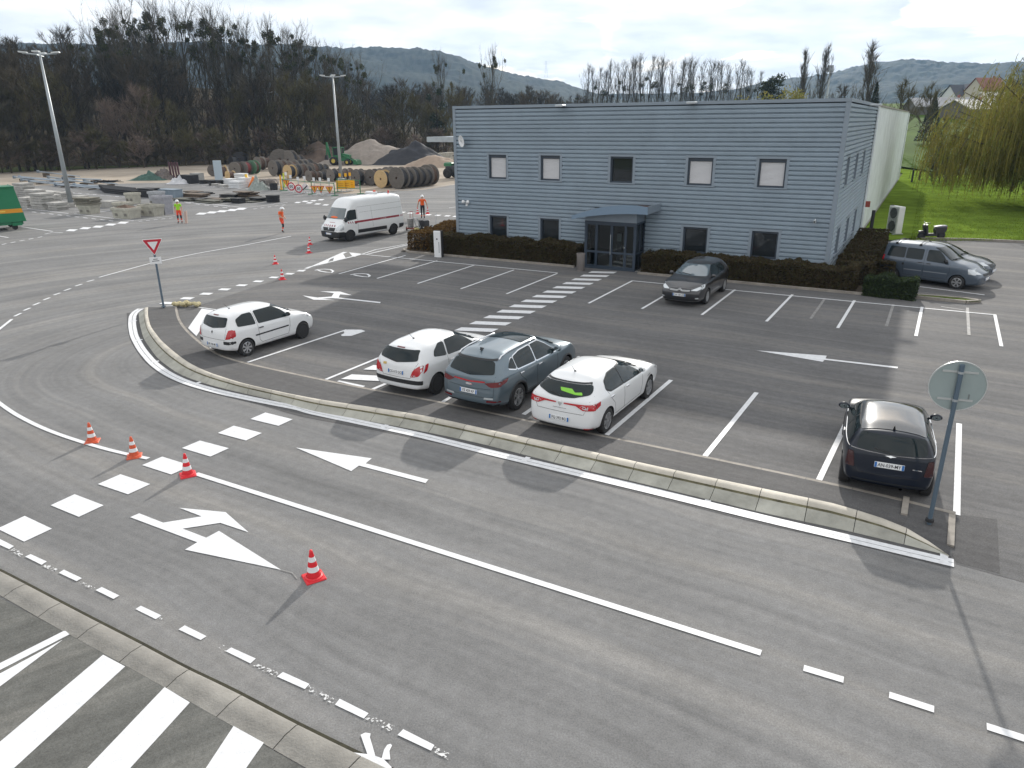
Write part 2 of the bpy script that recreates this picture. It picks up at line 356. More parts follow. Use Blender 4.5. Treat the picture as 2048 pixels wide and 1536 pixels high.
# closing pieces at the right end of the pavement
for a, b in ((z5b(1075,420), z5b(1055,560)), (z5b(1455,520), z5b(1440,800))):
    mb = MB(); strip(mb, G(*a), G(*b), .11, -.03, .05 if a[0] > 1850 else .10); mb.build('edging_stone', M_EDGE, edging)
mb = MB(); V = []; n = 70
for i in range(n+1):
    e = at_len(E_PATH, Le*i/n); bk = nearest(B_PATH, e) if i else B_PATH[0]
    fr = i/n; h = .198 if fr < .9 else lerp(.198, .03, (fr-.9)/.1)
    V += [(e.x, e.y, .05), ((e.x+bk.x)/2, (e.y+bk.y)/2, .05+(h-.05)*.55), (bk.x, bk.y, h)]
e, bk = E_PATH[-1], B_PATH[-1]; V += [(e.x,e.y,.045),((e.x+bk.x)/2,(e.y+bk.y)/2,.03),(bk.x,bk.y,.02)]
mb.add(V, [(i*3+k, i*3+k+1, (i+1)*3+k+1, (i+1)*3+k) for i in range(n+1) for k in (0,1)])
struct('pavement', mb, M_PATH, smooth=True)
# fresh dark asphalt patch at the right end of the kerb, and the new strip along its foot
mb = MB(); mb.sheet([(*G(*z5b(*p)).xy, .007) for p in ((1480,530),(1825,572),(1850,1020),(1490,925),(1455,870))]); mb.build('asphalt_patch', M_PATH, lot)
mb = MB(); off = []
for i in range(60):
    a = at_len(O_PATH, plen(O_PATH)*i/59); b2_ = at_len(O_PATH, min(plen(O_PATH), plen(O_PATH)*i/59+.1)); a2 = at_len(O_PATH, max(0, plen(O_PATH)*i/59-.1)); t = (b2_-a2).xy.normalized(); off.append((a.xy, a.xy+Vector((t.y, -t.x))*.42))
V = []
for p, q in off: V += [(p.x,p.y,.004),(q.x,q.y,.004)]
mb.add(V, [(2*i, 2*i+1, 2*i+3, 2*i+2) for i in range(59)]); mb.build('asphalt_strip', M_PATH, road)

# ================================================================== painted markings
ZC = [0]
def zz_(z): ZC[0] += 1; return z+(ZC[0] % 14)*.00035       # no two painted sheets share a plane
def paint(name, pts, par, z, m=M_PAINT, px=True):
    z = zz_(z)
    mb = MB(); mb.sheet([(*(G(*p) if px else Vector(p)).xy, z) for p in pts])
    o = mb.build(name, m, par); bm = bmesh.new(); bm.from_mesh(o.data); bmesh.ops.recalc_face_normals(bm, faces=bm.faces)
    for f in bm.faces:
        if f.normal.z < 0: f.normal_flip()
    bmesh.ops.triangulate(bm, faces=bm.faces); bm.to_mesh(o.data); bm.free(); return o
def line(name, pts, wd, par, z, m=M_PAINT, px=True):
    z = zz_(z)
    P = [(G(*p) if px else Vector(p)).xy for p in pts]; mb = MB(); V = []
    for i, p in enumerate(P):
        t = (P[min(i+1, len(P)-1)]-P[max(i-1, 0)]).normalized(); nn = Vector((-t.y, t.x))*wd/2
        V += [(*(p+nn), z), (*(p-nn), z)]
    mb.add(V, [(2*i, 2*i+1, 2*i+3, 2*i+2) for i in range(len(P)-1)]); return mb.build(name, m, par)
ZR, ZL = .010, .014
z1 = Z((0,820),2.926); z2b = Z((0,1200),4.551); z3b = Z((450,1200),3.7236)
for q in (((145,622),(305,697),(142,773),(-15,697)), ((437,495),(607,560),(462,628),(297,560)), ((705,378),(880,436),(750,496),(573,436)),
          ((950,275),(1120,328),(1003,380),(832,325)), ((1170,181),(1340,226),(1232,275),(1065,225)), ((1368,94),(1533,137),(1440,181),(1275,137)), ((1553,17),(1713,57),(1630,95),(1465,55))):
    paint('crossing_square', [z1(*p) for p in q], road, ZR)
line('centre_line', [(392,948),(700,1046),(1100,1173),(1522,1307)], .125, road, ZR)
for a, b in (((1607,1337),(1687,1361)), ((1778,1391),(1868,1420)), ((1973,1454),(2075,1487)), ((2190,1524),(2300,1560))): line('dash', [a, b], .125, road, ZR)
cl = [(297,918),(230,904),(170,887),(110,867),(70,850),(30,829),(0,808),(-40,775),(-62,735),(-45,695),(0,658),(24,639)]
line('curved_line', smooth_path([G(*p) for p in cl], .3, 3), .11, road, ZR, px=False)
z8 = Z((0,440),3.303)
for a, b in (((575,408),(622,396)), ((498,438),(542,424)), ((423,468),(467,454)), ((355,497),(397,483)), ((287,530),(330,514)), ((219,565),(263,547)), ((157,600),(200,582)), ((95,638),(140,617))):
    line('dash', [z8(*a), z8(*b)], .11, road, ZR)
line('curved_line', smooth_path([G(*z8(*p)) for p in ((655,380),(1000,285),(1300,222),(1600,170),(1922,108))], .5, 2), .11, road, ZR, px=False)
line('faded_line', [z8(1970,100), z8(2048,88), (700,458)], .10, road, ZR, M_PAINT_OLD)
for q in (((-30,755),(0,758),(83,800),(55,818),(-30,780)), ((180,847),(275,890),(245,910),(148,862)), ((375,938),(480,988),(450,1006),(345,957)), ((597,1040),(700,1090),(665,1110),(560,1058)), ((825,1148),(945,1205),(912,1227),(793,1168)), ((1082,1263),(1210,1327),(1175,1349),(1045,1287))):
    paint('dash', [z1(*p) for p in q], road, ZR)
for q in (((48,358),(230,440),(190,477),(5,385)), ((432,540),(630,630),(595,668),(388,575)), ((855,740),(1070,848),(1035,888),(820,785)), ((1328,967),(1560,1085),(1535,1128),(1285,1010))):
    paint('dash', [z3b(*p) for p in q], road, ZR)
for q in (((270,490),(405,545),(375,575),(235,505)), ((630,640),(825,745),(800,780),(600,670)), ((1075,860),(1265,945),(1230,985),(1040,890)), ((1560,1095),(1690,1155),(1660,1195),(1540,1130))):
    paint('worn_paint', [z3b(*p) for p in q], road, ZR, M_WORN)
for q in (((85,812),(150,848),(120,862),(60,826)), ((275,905),(350,940),(320,952),(250,918)), ((480,1005),(560,1045),(530,1050),(455,1012)), ((930,1212),(960,1225),(940,1240),(915,1230)), ((1290,1370),(1345,1398),(1320,1415),(1280,1395)), ((1510,1490),(1620,1540),(1580,1550),(1480,1500))):
    paint('worn_paint', [z1(*p) for p in q], road, ZR, M_WORN)
paint('turn_arrow', [z1(*p) for p in ((762,630),(815,607),(955,662),(1180,625),(1050,575),(1320,600),(1455,718),(1290,663),(1070,697),(1207,750),(1282,710),(1645,938),(1083,820),(1155,777))], road, ZR)
paint('straight_arrow', [(592,896),(743.5,917.4),(731.6,927.6),(857,960),(851,967),(718,932),(702.5,943)], road, ZR)
line('paint_trace', [z1(1645,938), z1(1710,955), z1(1740,990)], .02, road, ZR, M_PAINT_OLD)
for q in (((1010,1010),(1045,994),(1085,1000),(1080,1030),(1120,1165),(1070,1180)), ((1210,1085),(1235,1078),(1245,1090),(1225,1130),(1232,1195),(1165,1195),(1185,1120)), ((828,1180),(860,1125),(900,1135),(1100,1160),(1180,1190),(1240,1250),(1250,1330),(1130,1300),(1080,1225),(960,1220),(870,1190))):
    paint('paint_splash', [z3b(*p) for p in q], road, ZR+.003)
# white double line along the kerb foot
wl = [z4b(*p) for p in ((225,165),(180,185),(152,225),(148,300),(165,400),(230,520),(330,640),(450,730),(620,810),(900,890),(1300,975),(1700,1050))]+[zl(*p) for p in ((0,118),(300,180),(700,265),(1100,365),(1500,460),(2048,590))]+[z5b(*p) for p in ((0,590),(500,705),(1000,825),(1470,935))]
WL = smooth_path([G(*p) for p in wl], .3, 3)
def offset(P, o):
    Q = []
    for i, p in enumerate(P):
        t = (P[min(i+1, len(P)-1)]-P[max(i-1, 0)]).xy.normalized(); Q.append(Vector((p.x-t.y*o, p.y+t.x*o, 0)))
    return Q
line('edge_line', offset(WL, .07), .125, road, ZR, px=False); line('edge_line', offset(WL, -.07), .125, road, ZR+.002, px=False)
for px, py in ((280,622),(273,642),(284,680),(317,723),(404,764),(596,812),(773,851),(1056,916),(1416,1002),(1888,1111)):
    p = G(px, py); q = nearest(WL, p); t = (q-p).normalized() if (q-p).length > .01 else Vector((0,-1,0))
    line('kerb_mark', [p-t*.02, p+t*.22], .12, road, ZR+.003, px=False)
# crossing stripes on the lower left, beyond the dropped kerb
def stripe(name, a, b, a2, b2):   # a,b top corners; a2,b2 points further down the same edges
    paint(name, [a, b, b2, a2], road, ZR+.002)
stripe('crossing_stripe', z2b(940,505), z2b(1140,612), z2b(-828,2000), z2b(-374,2000))
stripe('crossing_stripe', z2b(1500,800), z2b(1730,940), z2b(357,2000), z2b(768,2000))
stripe('crossing_stripe', z3b(65,945), z3b(290,1070), z3b(-300,1500), z3b(-10,1500))
paint('crossing_stripe', [z2b(*p) for p in ((-300,735),(580,290),(600,290),(635,320),(-300,800))], road, ZR+.002)
paint('crossing_stripe', [z2b(*p) for p in ((-300,840),(575,368),(-300,1020))], road, ZR+.002)
old = [z2b(*p) for p in ((-700,-390),(-400,-240),(75,25),(360,175),(700,355),(1145,605),(1500,800),(2048,1115),(2700,1500),(3600,2020),(2000,3500),(-2500,2500))]
paint('old_asphalt', old, road, .006, M_OLD)
# dropped kerb stones of the lower left
lowk = bpy.data.objects.new('dropped_kerb', None); COL.objects.link(lowk); lowk['kind'] = 'structure'
M_LOWK = mat('dropped_kerb_concrete', (.235, .224, .203), .85, nscale=2.2, namt=.22, bump=.25, bscale=30, rnd=.07)
JU = smooth_path([G(*p) for p in ((-200,1050),(0,1143),(195,1245.5),(289,1293),(379,1343),(450,1374),(584,1446),(718.5,1511.5),(900,1600))], .3, 2)
JD = [G(*p) for p in ((-250,1075),(0,1190),(79,1238),(154,1278),(251.6,1333),(330,1376),(450,1445),(611,1536),(720,1600))]; JD = smooth_path(JD, .3, 2)
LU = plen(JU); s0 = (nearest(JU, G(289,1293))-JU[0]).length; k = 0
s = s0 % 1.0-1.0
dj = nearest(JU, G(381,1342)); s1 = (dj-JU[0]).length-s0
stepk = s1 if .5 < s1 < 1.6 else 1.0
s = s0-stepk*int(s0/stepk)
while s+stepk < LU:
    mb = MB(); a, b = s+.008, s+stepk-.008; V = []
    for q in (a, (a+b)/2, b):
        u = at_len(JU, q); dn = nearest(JD, u)
        for t, zz in ((.03,-.03),(.03,.03),(.10,.045),(.55,.05),(.62,.04),(1.0,.012),(1.0,-.03)): V.append((lerp(u.x,dn.x,t), lerp(u.y,dn.y,t), zz))
    mb.add(V, [(k_*7+j, k_*7+j+1, (k_+1)*7+j+1, (k_+1)*7+j) for k_ in (0,1) for j in range(6)]+[tuple(range(6,-1,-1)), tuple(range(14,21))]); mb.build('kerb_stone', M_LOWK, lowk, auto=40); s += stepk
line('kerb_joint', offset(JU, .02), .05, road, .0075, mat('joint_moss', (.035,.032,.018), .95, nscale=5, namt=.5, space='World'), px=False)

# lot markings
z6 = Z((560,490),2.926); z7 = Z((1150,480),2.281); zc = Z((380,580),5.389); zs = Z((560,540),3.2)
for a, b in (((470,55),(1625,165)), ((345,170),(735,62)), ((568,197),(920,93)), ((805,227),(1135,120)), ((1058,258),(1370,147)), ((1325,288),(1622,168))): line('bay_line', [z6(*a), z6(*b)], .10, lot, ZL)
line('bay_line', [z6(480,55), z6(560,28), z6(760,-8)], .10, road, ZR)
for q in (((130,150),(370,42),(395,43),(160,141)), ((140,140),(160,131),(480,53),(470,60)), ((255,95),(300,74),(278,108),(215,122)), ((318,66),(365,45),(385,78),(310,98)), ((405,45),(475,52),(440,70),(425,70))):
    paint('hatch_stripe', [z6(*p) for p in q], lot, ZL)
for q in (((205,150),(225,145),(262,143),(297,146),(312,155),(303,163),(272,161),(238,155),(222,149)), ((413,176),(438,171),(480,169),(512,172),(526,182),(518,189),(488,187),(450,181),(432,176))):
    line('car_symbol', [z6(*p) for p in q], .12, lot, ZL)
sq = [(1105,551),(1236,519),(1363,489),(1483,460),(1597,433),(1706,407),(1810,381),(1913,357),(1990,337)]
for i, (cx, cy) in enumerate(sq):
    k_ = .94**i; paint('dash_square', [z8(cx+dx*k_, cy+dy*k_) for dx, dy in ((-55,6),(-22,-8),(55,-6),(21,9))], lot, ZL)
line('bay_line', [z8(1310,578), z8(1450,598)], .08, lot, ZL); line('bay_line', [z8(1075,572), z8(1165,567)], .07, lot, ZL)
paint('bay_stripe', [z4b(*p) for p in ((755,165),(858,180),(710,405),(637,335))], lot, ZL)
paint('paint_blob', [z4b(*p) for p in ((785,462),(800,462),(845,500),(838,515),(790,485))], lot, ZL)
line('bay_line', [zc(620,785), zc(1690,432)], .11, lot, ZL); line('bay_line', [zc(1465,970), zs(705,535), (812,690)], .11, lot, ZL)
paint('paint_blob', [zc(*p) for p in ((1640,500),(1625,488),(1665,468),(1655,448),(1700,430),(1850,432),(1890,447),(1800,478),(1740,498))], lot, ZL)
paint('paint_blob', [zs(*p) for p in ((720,470),(745,455),(790,435),(850,430),(830,460),(780,470))], lot, ZL)
for a, b in (((746,779),(860,730)), ((884,806),(1000,730)), ((1047,830),(1170,745)), ((1213,871),(1342,761)), ((1410,913),(1513,786)), ((1638,961),(1703,825)), ((1913,1031),(1918,848))): line('bay_line', [a, b], .12, lot, ZL)
# stripes of the diagonal pedestrian path, from the entrance to under the parked cars
c0, c1 = G(*z6(1888,162)), G(*z6(1150,498)); stp = (c1-c0)/12; ax = (G(*z6(1235,500))-G(*z6(1064,493))).normalized(); hv = stp.normalized()
for i in range(19):
    c = c0+stp*i; hl = .62+.012*i*.5; P = [c-ax*hl-stp*.24, c+ax*hl-stp*.24, c+ax*hl+stp*.24, c-ax*hl+stp*.24]
    P = [Vector((p.x, p.y, 0)) for p in P]; paint('crossing_stripe', P, lot, ZL+.003, px=False)
paint('crossing_stripe', [zc(1585,990), zc(1610,980), zc(1890,1040), zc(1860,1055)], lot, ZL+.003)
for a, b in (((258,187),(1922,343)), ((62,290),(262,187)), ((305,315),(440,236)), ((578,343),(730,228)), ((873,373),(992,250)), ((1198,403),(1275,277)), ((1555,440),(1583,307)), ((1945,487),(1915,343)), ((1500,205),(1868,252))): line('bay_line', [z7(*a), z7(*b)], .105, lot, ZL)
for a, b in (((1075,360),(1140,268)), ((1420,395),(1452,295)), ((1797,435),(1790,310)), ((1670,305),(1790,323))): line('faded_line', [z7(*a), z7(*b)], .10, lot, ZL-.004, M_PAINT_OLD)
zr = Z((1150,560),2.281)
paint('lane_arrow', [zr(*p) for p in ((828,323),(1148,347),(1143,360),(1473,398),(1470,405),(1138,366),(1130,375))], lot, ZL)
paint('lane_arrow', [zs(*p) for p in ((145,165),(240,178),(330,172),(345,150),(255,138),(385,140),(460,163),(385,158),(375,178),(645,207),(640,214),(370,184),(330,182),(270,186),(355,195),(215,192))], lot, ZL)
# yard markings
za = Z((0,0),2.926); zy = Z((400,230),3.657); zk = Z((0,340),4.452)
for c in ((420,1347),(500,1335),(575,1326),(648,1314),(720,1303),(1180,1250),(1240,1243),(1300,1236),(1360,1229),(1410,1222)): paint('crossing_stripe', [za(c[0]+a, c[1]+b) for a, b in ((-37,6),(-13,-5),(37,-4),(13,7))], road, ZR)
for c in ((20,722),(92,712),(165,704),(235,696),(298,688),(715,640),(770,632),(830,627),(885,620),(800,643),(860,651),(920,658),(985,663),(1480,712),(1540,718),(1605,724),(1670,730),(1740,734),(1810,738),(1870,742)): paint('crossing_stripe', [zy(c[0]+a, c[1]+b) for a, b in ((-27,4),(-9,-4),(27,-3),(9,5))], road, ZR)
for pts in (((240,345),(610,388),(740,366)), ((660,392),(1190,452),(1560,408)), ((190,507),(470,548)), ((-60,580),(75,603)), ((870,380),(1030,350)), ((400,572),(470,557),(560,560))): line('bay_line', [zk(*p) for p in pts], .12, road, ZR)
for pts in (((0,640),(330,680),(640,640)), ((960,610),(1150,585)), ((1210,572),(1330,560)), ((1400,556),(1880,508)), ((1820,680),(1880,672)), ((1220,1020),(1530,948)), ((1440,846),(1490,842))): line('bay_line', [zy(*p) for p in pts], .12, road, ZR)
line('bay_line', [zk(60,170), zk(1130,240)], .12, road, ZR); line('bay_line', [zk(1640,285), zk(2048,325)], .12, road, ZR)
def dashes(a, b, n, zf):
    for i in range(n):
        t0, t1 = (i+.2)/n, (i+.7)/n; line('dash', [zf(lerp(a[0],b[0],t0), lerp(a[1],b[1],t0)), zf(lerp(a[0],b[0],t1), lerp(a[1],b[1],t1))], .14, road, ZR)
dashes((270,372), (1030,458), 10, zk); dashes((1220,460), (1560,425), 5, zk); dashes((620,200), (1140,245), 8, zk); dashes((1640,290), (2048,340), 5, zk); dashes((0,668), (400,590), 5, zk); dashes((380,690), (640,655), 5, zy); dashes((0,520), (900,575), 14, zy); dashes((1200,575), (1700,530), 7, zy)
# ================================================================== office building
M_CLAD = mat('steel_cladding_grey', srgb(140,154,166), .5, .1, nscale=.7, namt=.10, bump=0, rnd=.02)
M_TRIM = mat('trim_grey_blue', srgb(130,141,152), .45, .15, nscale=2, namt=.06)
M_FRAME = mat('window_frame_dark', srgb(52,62,74), .4)
M_DOORF = mat('door_frame_blue', srgb(48,60,74), .4)
M_GLASS = mat('dark_glass', (.018, .022, .025), .04, spec=.6)
M_SHUT = mat('white_shutter', (.62, .62, .64), .55)
M_WHITEW = mat('white_painted_steel', (.66, .70, .71), .6, nscale=.6, namt=.16, rnd=.04)
M_ROOF = mat('roof_membrane', (.20, .20, .21), .9, nscale=.5)
M_METAL = mat('galvanised_metal', (.42, .45, .47), .45, .6, nscale=3, namt=.12)
M_DARK = mat('matt_black', (.018, .018, .02), .7)
M_PLW = mat('white_plastic', (.72, .73, .74), .45)
M_CONC = mat('concrete_grey', (.36, .35, .33), .9, nscale=2.5, namt=.25, bump=.2, rnd=.14)
bld = thing('office_building', 'grey ribbed metal office building with two rows of windows and a curved entrance canopy', 'building', (FA.x, FA.y, 0), FANG)
WU = [v*.955 for v in (2.126,3.532,5.417,6.849,9.479,10.984,13.563,15.074,16.959,18.470)]
ZW = dict(up=(4.08, 5.48), lo=(.88, 2.28)); TOP = 7.848; SIDE = 16.0; FAR = 66.0
wins = [(WU[2*k], WU[2*k+1], *ZW['up']) for k in range(5)]+[(WU[2*k], WU[2*k+1], *ZW['lo']) for k in (0,1,3,4)]
def local(p): d = Vector((p.x-FA.x, p.y-FA.y)); return d.dot(FD), d.dot(FN)
e0, e1 = local(G(1167,535)), local(G(1270,543.5)); EU0, EU1 = e0[0], e1[0]; EW = 1.25
ent = (EU0-.02, EU1+.02, 0, 2.88)
PITCHC = .2
prof = [(-.03, 0.), (-.03, .034), (.058, .046), (.06, .095), (.052, .105), (.06, .115), (.058, .165), (-.03, PITCHC)]
def course(mb, z0, segs, place):
    for a, b in segs:
        if b-a < .03: continue
        V = [place(u, o, z0+z) for u in (a, b) for o, z in prof]; n = len(prof)
        mb.add(V, [(i, n+i, n+i+1, i+1) for i in range(n-1)])
def segs_free(lo, hi, rects, zc):
    cur = [(lo, hi)]
    for a, b, c, d in rects:
        if c < zc < d:
            new = []
            for s_, t_ in cur:
                if b <= s_ or a >= t_: new.append((s_, t_)); continue
                if a > s_: new.append((s_, a))
                if b < t_: new.append((b, t_))
            cur = new
    return cur
nc = int((TOP-.14-.08)/PITCHC)
cuts_f = [(a+.03, b-.03, c, d) for a, b, c, d in wins]+[ent]
for i in range(nc):
    z0 = .08+i*PITCHC
    for sg in segs_free(.1, FLEN-.1, cuts_f, z0+.1): mb = MB(); course(mb, z0, [sg], lambda u, o, z: (u, -o, z)); mb.build('cladding_course', M_CLAD, bld)
# side wall openings: (y0, y1, z0, z1)
def SY(px, py):
    r = ray(px, py); o = FA+FD*FLEN; t = o.dot(FD)/Vector((r.x, r.y)).dot(FD); p = Vector((r.x*t, r.y*t)); return (p-o).dot(FN), CAM_H+r.z*t
swins = [(y, y+1.38, *ZW[r]) for y in (1.9, 6.1, 10.3) for r in ('up', 'lo')]
cuts_s = [(a+.03, b-.03, c, d) for a, b, c, d in swins]
for i in range(nc):
    z0 = .08+i*PITCHC
    for sg in segs_free(.1, SIDE, cuts_s, z0+.1): mb = MB(); course(mb, z0, [sg], lambda u, o, z: (FLEN+o, u, z)); mb.build('cladding_course', M_CLAD, bld)
# hidden left and rear walls, parapet, roof
mb = MB(); mb.b2((-.01,.05,0),(.04,FAR,TOP-.1)); mb.b2((0,FAR-.05,0),(FLEN,FAR,TOP-.15)); mb.build('rear_wall', M_WHITEW, bld)
mb = MB(); mb.b2((.05,.32,TOP-.5),(FLEN-.05,FAR-.06,TOP-.42)); mb.build('roof', M_ROOF, bld)
mb = MB(); mb.b2((.02,.20,.0),(EU0-.05,.30,TOP-.12)); mb.b2((EU1+.05,.20,.0),(FLEN-.1,.30,TOP-.12)); mb.b2((EU0-.05,.20,2.7),(EU1+.05,.30,TOP-.12)); mb.b2((FLEN-.30,.2,0),(FLEN-.2,SIDE,TOP-.12)); mb.build('inner_wall', M_DARK, bld)
mb = MB()
mb.b2((-.06,-.09,TOP-.14),(FLEN+.09,.30,TOP)); mb.b2((FLEN-.25,.301,TOP-.14),(FLEN+.09,SIDE,TOP-.002)); mb.b2((-.06,.301,TOP-.14),(.2,FAR,TOP-.002)); mb.build('parapet_cap', M_TRIM, bld)
for (a, b, c, d) in ((-.06,.12,-.075,.10), (FLEN-.12,FLEN+.078,-.075,.12)):
    mb = MB(); mb.b2((a,c,0),(b,d,TOP-.142)); mb.build('corner_trim', M_TRIM, bld)
mb = MB(); mb.b2((.1,-.035,-.02),(EU0-.05,.15,.1)); mb.b2((EU1+.05,-.035,-.02),(FLEN-.1,.15,.1)); mb.build('plinth', M_CONC, bld)
def window(a, b, c, d, place, shut=None, frame=M_FRAME):
    """place(u, depth, z): depth is metres into the wall"""
    def bx(mb, u0, u1, y0, y1, z0, z1):
        P = [place(u, y, z) for z in (z0, z1) for u, y in ((u0,y0),(u1,y0),(u1,y1),(u0,y1))]
        mb.add(P, ((0,3,2,1),(4,5,6,7),(0,1,5,4),(1,2,6,5),(2,3,7,6),(3,0,4,7)))
    wroot_mb = MB(); f = .13
    bx(wroot_mb, a, a+f, -.062, .14, c, d); bx(wroot_mb, b-f, b, -.062, .14, c, d); bx(wroot_mb, a+f, b-f, -.06, .14, d-f*.8, d)
    w = wroot_mb.build('window', M_TRIM, bld)
    mb = MB(); bx(mb, a-.03, b+.03, -.085, .13, c-.005, c+.05); mb.build('sill', M_TRIM, w)
    i0, i1, j0, j1 = a+f, b-f, c+.05, d-f*.8
    t = .075; tt = .15 if shut is not None else .09
    mb = MB(); bx(mb, i0, i0+t, .03, .13, j0, j1); bx(mb, i1-t, i1, .03, .13, j0, j1); bx(mb, i0+t, i1-t, .03, .13, j0, j0+t); bx(mb, i0+t, i1-t, .03, .13, j1-tt, j1); mb.build('frame', frame, w)
    mb = MB(); bx(mb, i0+t, i1-t, .115, .123, j0+t, j1-tt); mb.build('pane', M_GLASS, w)
    if shut is not None:
        mb = MB(); z = j0+t+.003; n = int((j1-tt-z)/.05)
        for k in range(n):
            z0 = z+k*.05; V = [place(u, y, z0+zz) for u in (i0+t+.004, i1-t-.004) for y, zz in ((.108,0),(.108,.012),(.085,.016),(.090,.05))]
            mb.add(V, [(q, 4+q, 5+q, q+1) for q in range(3)])
        mb.build('shutter', M_SHUT, w)
    return w
PF = lambda u, y, z: (u, y, z)
for k, (a, b, c, d) in enumerate(wins): window(a, b, c, d, PF, {0:1, 1:1, 3:1, 4:1}.get(k))
for (a, b, c, d) in swins: window(a, b, c, d, lambda u, y, z: (FLEN-y, u, z))
# white warehouse wall: sheet panels with slim battens
for i in range(25):
    y0 = SIDE+.05+i*2.0; y1 = min(FAR, y0+1.985); mb = MB()
    V = []; n = 9
    for j in range(n):
        yy = lerp(y0, y1, j/(n-1)); V += [(FLEN+.07+(.012 if j % 2 else 0), yy, .25), (FLEN+.07+(.012 if j % 2 else 0), yy, TOP-.12)]
    mb.add(V, [(2*j, 2*j+2, 2*j+3, 2*j+1) for j in range(n-1)]); mb.build('wall_panel', M_WHITEW, bld)
mb = MB(); mb.b2((FLEN-.2,SIDE-.05,-.02),(FLEN+.12,FAR,.24)); mb.build('plinth', M_CONC, bld)
mb = MB(); mb.b2((FLEN-.25,SIDE+.02,TOP-.118),(FLEN+.14,FAR+.05,TOP-.03)); mb.build('eaves_trim', mat('eaves_rusty', (.30,.27,.24), .7, nscale=1.5, namt=.4), bld)
mb = MB(); mb.b2((FLEN+.08,SIDE-.06,.1),(FLEN+.17,SIDE+.06,TOP-.12)); mb.build('corner_trim', M_WHITEW, bld)
mb = MB(); mb.tube([(FLEN+.16,FAR-.4,.2),(FLEN+.16,FAR-.4,TOP-.2)], .06, 8); mb.build('downpipe', M_WHITEW, bld)
mb = MB(); mb.b2((-4.4,3.6,6.05),(-.07,9,6.17)); mb.b2((-4.42,3.55,5.9),(-.07,3.6,6.2)); mb.b2((-4.45,3.6,5.9),(-4.4,9,6.2)); mb.build('loading_canopy', M_METAL, bld)
# entrance lobby seen through the glass
LB = mat('lobby_wall', (.34,.32,.29), .8); 
mb = MB(); mb.b2((EU0-1.5,4.5,0),(EU1+1.5,4.6,2.7)); mb.b2((EU0-1.6,.31,0),(EU0-1.5,4.6,2.7)); mb.b2((EU1+1.5,.31,0),(EU1+1.6,4.6,2.7)); mb.build('lobby_wall', LB, bld)
mb = MB(); mb.b2((EU0-1.5,-1.2,.012),(EU1+1.5,4.5,.03)); mb.build('lobby_floor', mat('lobby_tiles', (.30,.29,.27), .35), bld)
mb = MB(); mb.b2((EU0-1.5,.31,2.62),(EU1+1.5,4.5,2.7)); mb.build('lobby_ceiling', mat('lobby_white', (.6,.6,.6), .8), bld)
mb = MB(); mb.b2((EU0+.8,1.2,.03),(EU0+1.05,1.4,1.5)); mb.build('notice_stand', mat('stand_dark', (.05,.05,.06), .6), bld); mb = MB(); mb.b2((EU0+.80,1.185,1.05),(EU0+1.05,1.199,1.45)); mb.build('notice', M_PLW, bld)
def clear_glass():
    m = bpy.data.materials.new('clear_glass'); m.use_nodes = True; t = m.node_tree; t.nodes.clear(); o = t.nodes.new('ShaderNodeOutputMaterial'); tr = t.nodes.new('ShaderNodeBsdfTransparent'); tr.inputs[0].default_value = (.62,.68,.68,1); gl = t.nodes.new('ShaderNodeBsdfGlossy'); gl.inputs['Roughness'].default_value = .02; mx = t.nodes.new('ShaderNodeMixShader'); fr = t.nodes.new('ShaderNodeFresnel'); fr.inputs[0].default_value = 1.75
    t.links.new(fr.outputs[0], mx.inputs[0]); t.links.new(tr.outputs[0], mx.inputs[1]); t.links.new(gl.outputs[0], mx.inputs[2]); t.links.new(mx.outputs[0], o.inputs[0]); return m
M_CLEAR = clear_glass()
# entrance vestibule
wt = 2.36; g0, g1 = EU0, EU1; W = g1-g0
vest = MB(); p_ = .09
for u in (g0, g1-p_): vest.b2((u,-EW,.0),(u+p_,-EW+p_,wt)); vest.b2((u,-.05,.0),(u+p_,.05,wt))
vest.b2((g0+p_,-EW,wt-.10),(g1-p_,-EW+p_,wt)); vest.b2((g0+p_,-EW,.0),(g1-p_,-EW+p_,.06))
for u in (g0, g1-p_): vest.b2((u+.01,-EW+p_,wt-.1),(u+p_-.01,-.05,wt)); vest.b2((u+.01,-EW+p_,.0),(u+p_-.01,-.05,.08)); vest.b2((u+.02,-EW+p_,.80),(u+p_-.02,-.05,.88)); vest.b2((u+.015,-.66,.08),(u+p_-.015,-.60,wt-.1))
ves = vest.build('entrance_frame', M_DOORF, bld)
bays = [g0+p_, g0+.42*W*.5+.06, g0+.5*W*1.06, g0+.80*W, g1-p_]
names = ('side_panel', 'door', 'door', 'side_panel')
for k in range(4):
    a, b = bays[k]+.004, bays[k+1]-.004; mb = MB(); f = .065 if k in (1,2) else .05
    mb.b2((a,-EW+.01,.065),(a+f,-EW+.07,wt-.105)); mb.b2((b-f,-EW+.01,.065),(b,-EW+.07,wt-.105)); mb.b2((a+f,-EW+.012,.065),(b-f,-EW+.068,.065+.12)); mb.b2((a+f,-EW+.012,wt-.18),(b-f,-EW+.068,wt-.105)); mb.b2((a+f,-EW+.012,.80),(b-f,-EW+.068,.90))
    d = mb.build(names[k], M_DOORF, bld)
    mb = MB(); mb.b2((a+f,-EW+.036,.185),(b-f,-EW+.044,.80)); mb.b2((a+f,-EW+.036,.90),(b-f,-EW+.044,wt-.18)); mb.build('pane', M_CLEAR, d)
    if k == 1: mb = MB(); mb.tube([(b-.02,-EW-.05,.75),(b-.02,-EW-.05,1.75)], .018, 8); mb.tube([(b-.02,-EW-.05,.85),(b-.02,-EW+.01,.85)], .012, 6); mb.tube([(b-.02,-EW-.05,1.65),(b-.02,-EW+.01,1.65)], .012, 6); mb.build('handle', M_METAL, d)
    if k == 2: mb = MB(); mb.sphere((b-.03,-EW-.02,1.15), .035); mb.build('lock', M_METAL, d)
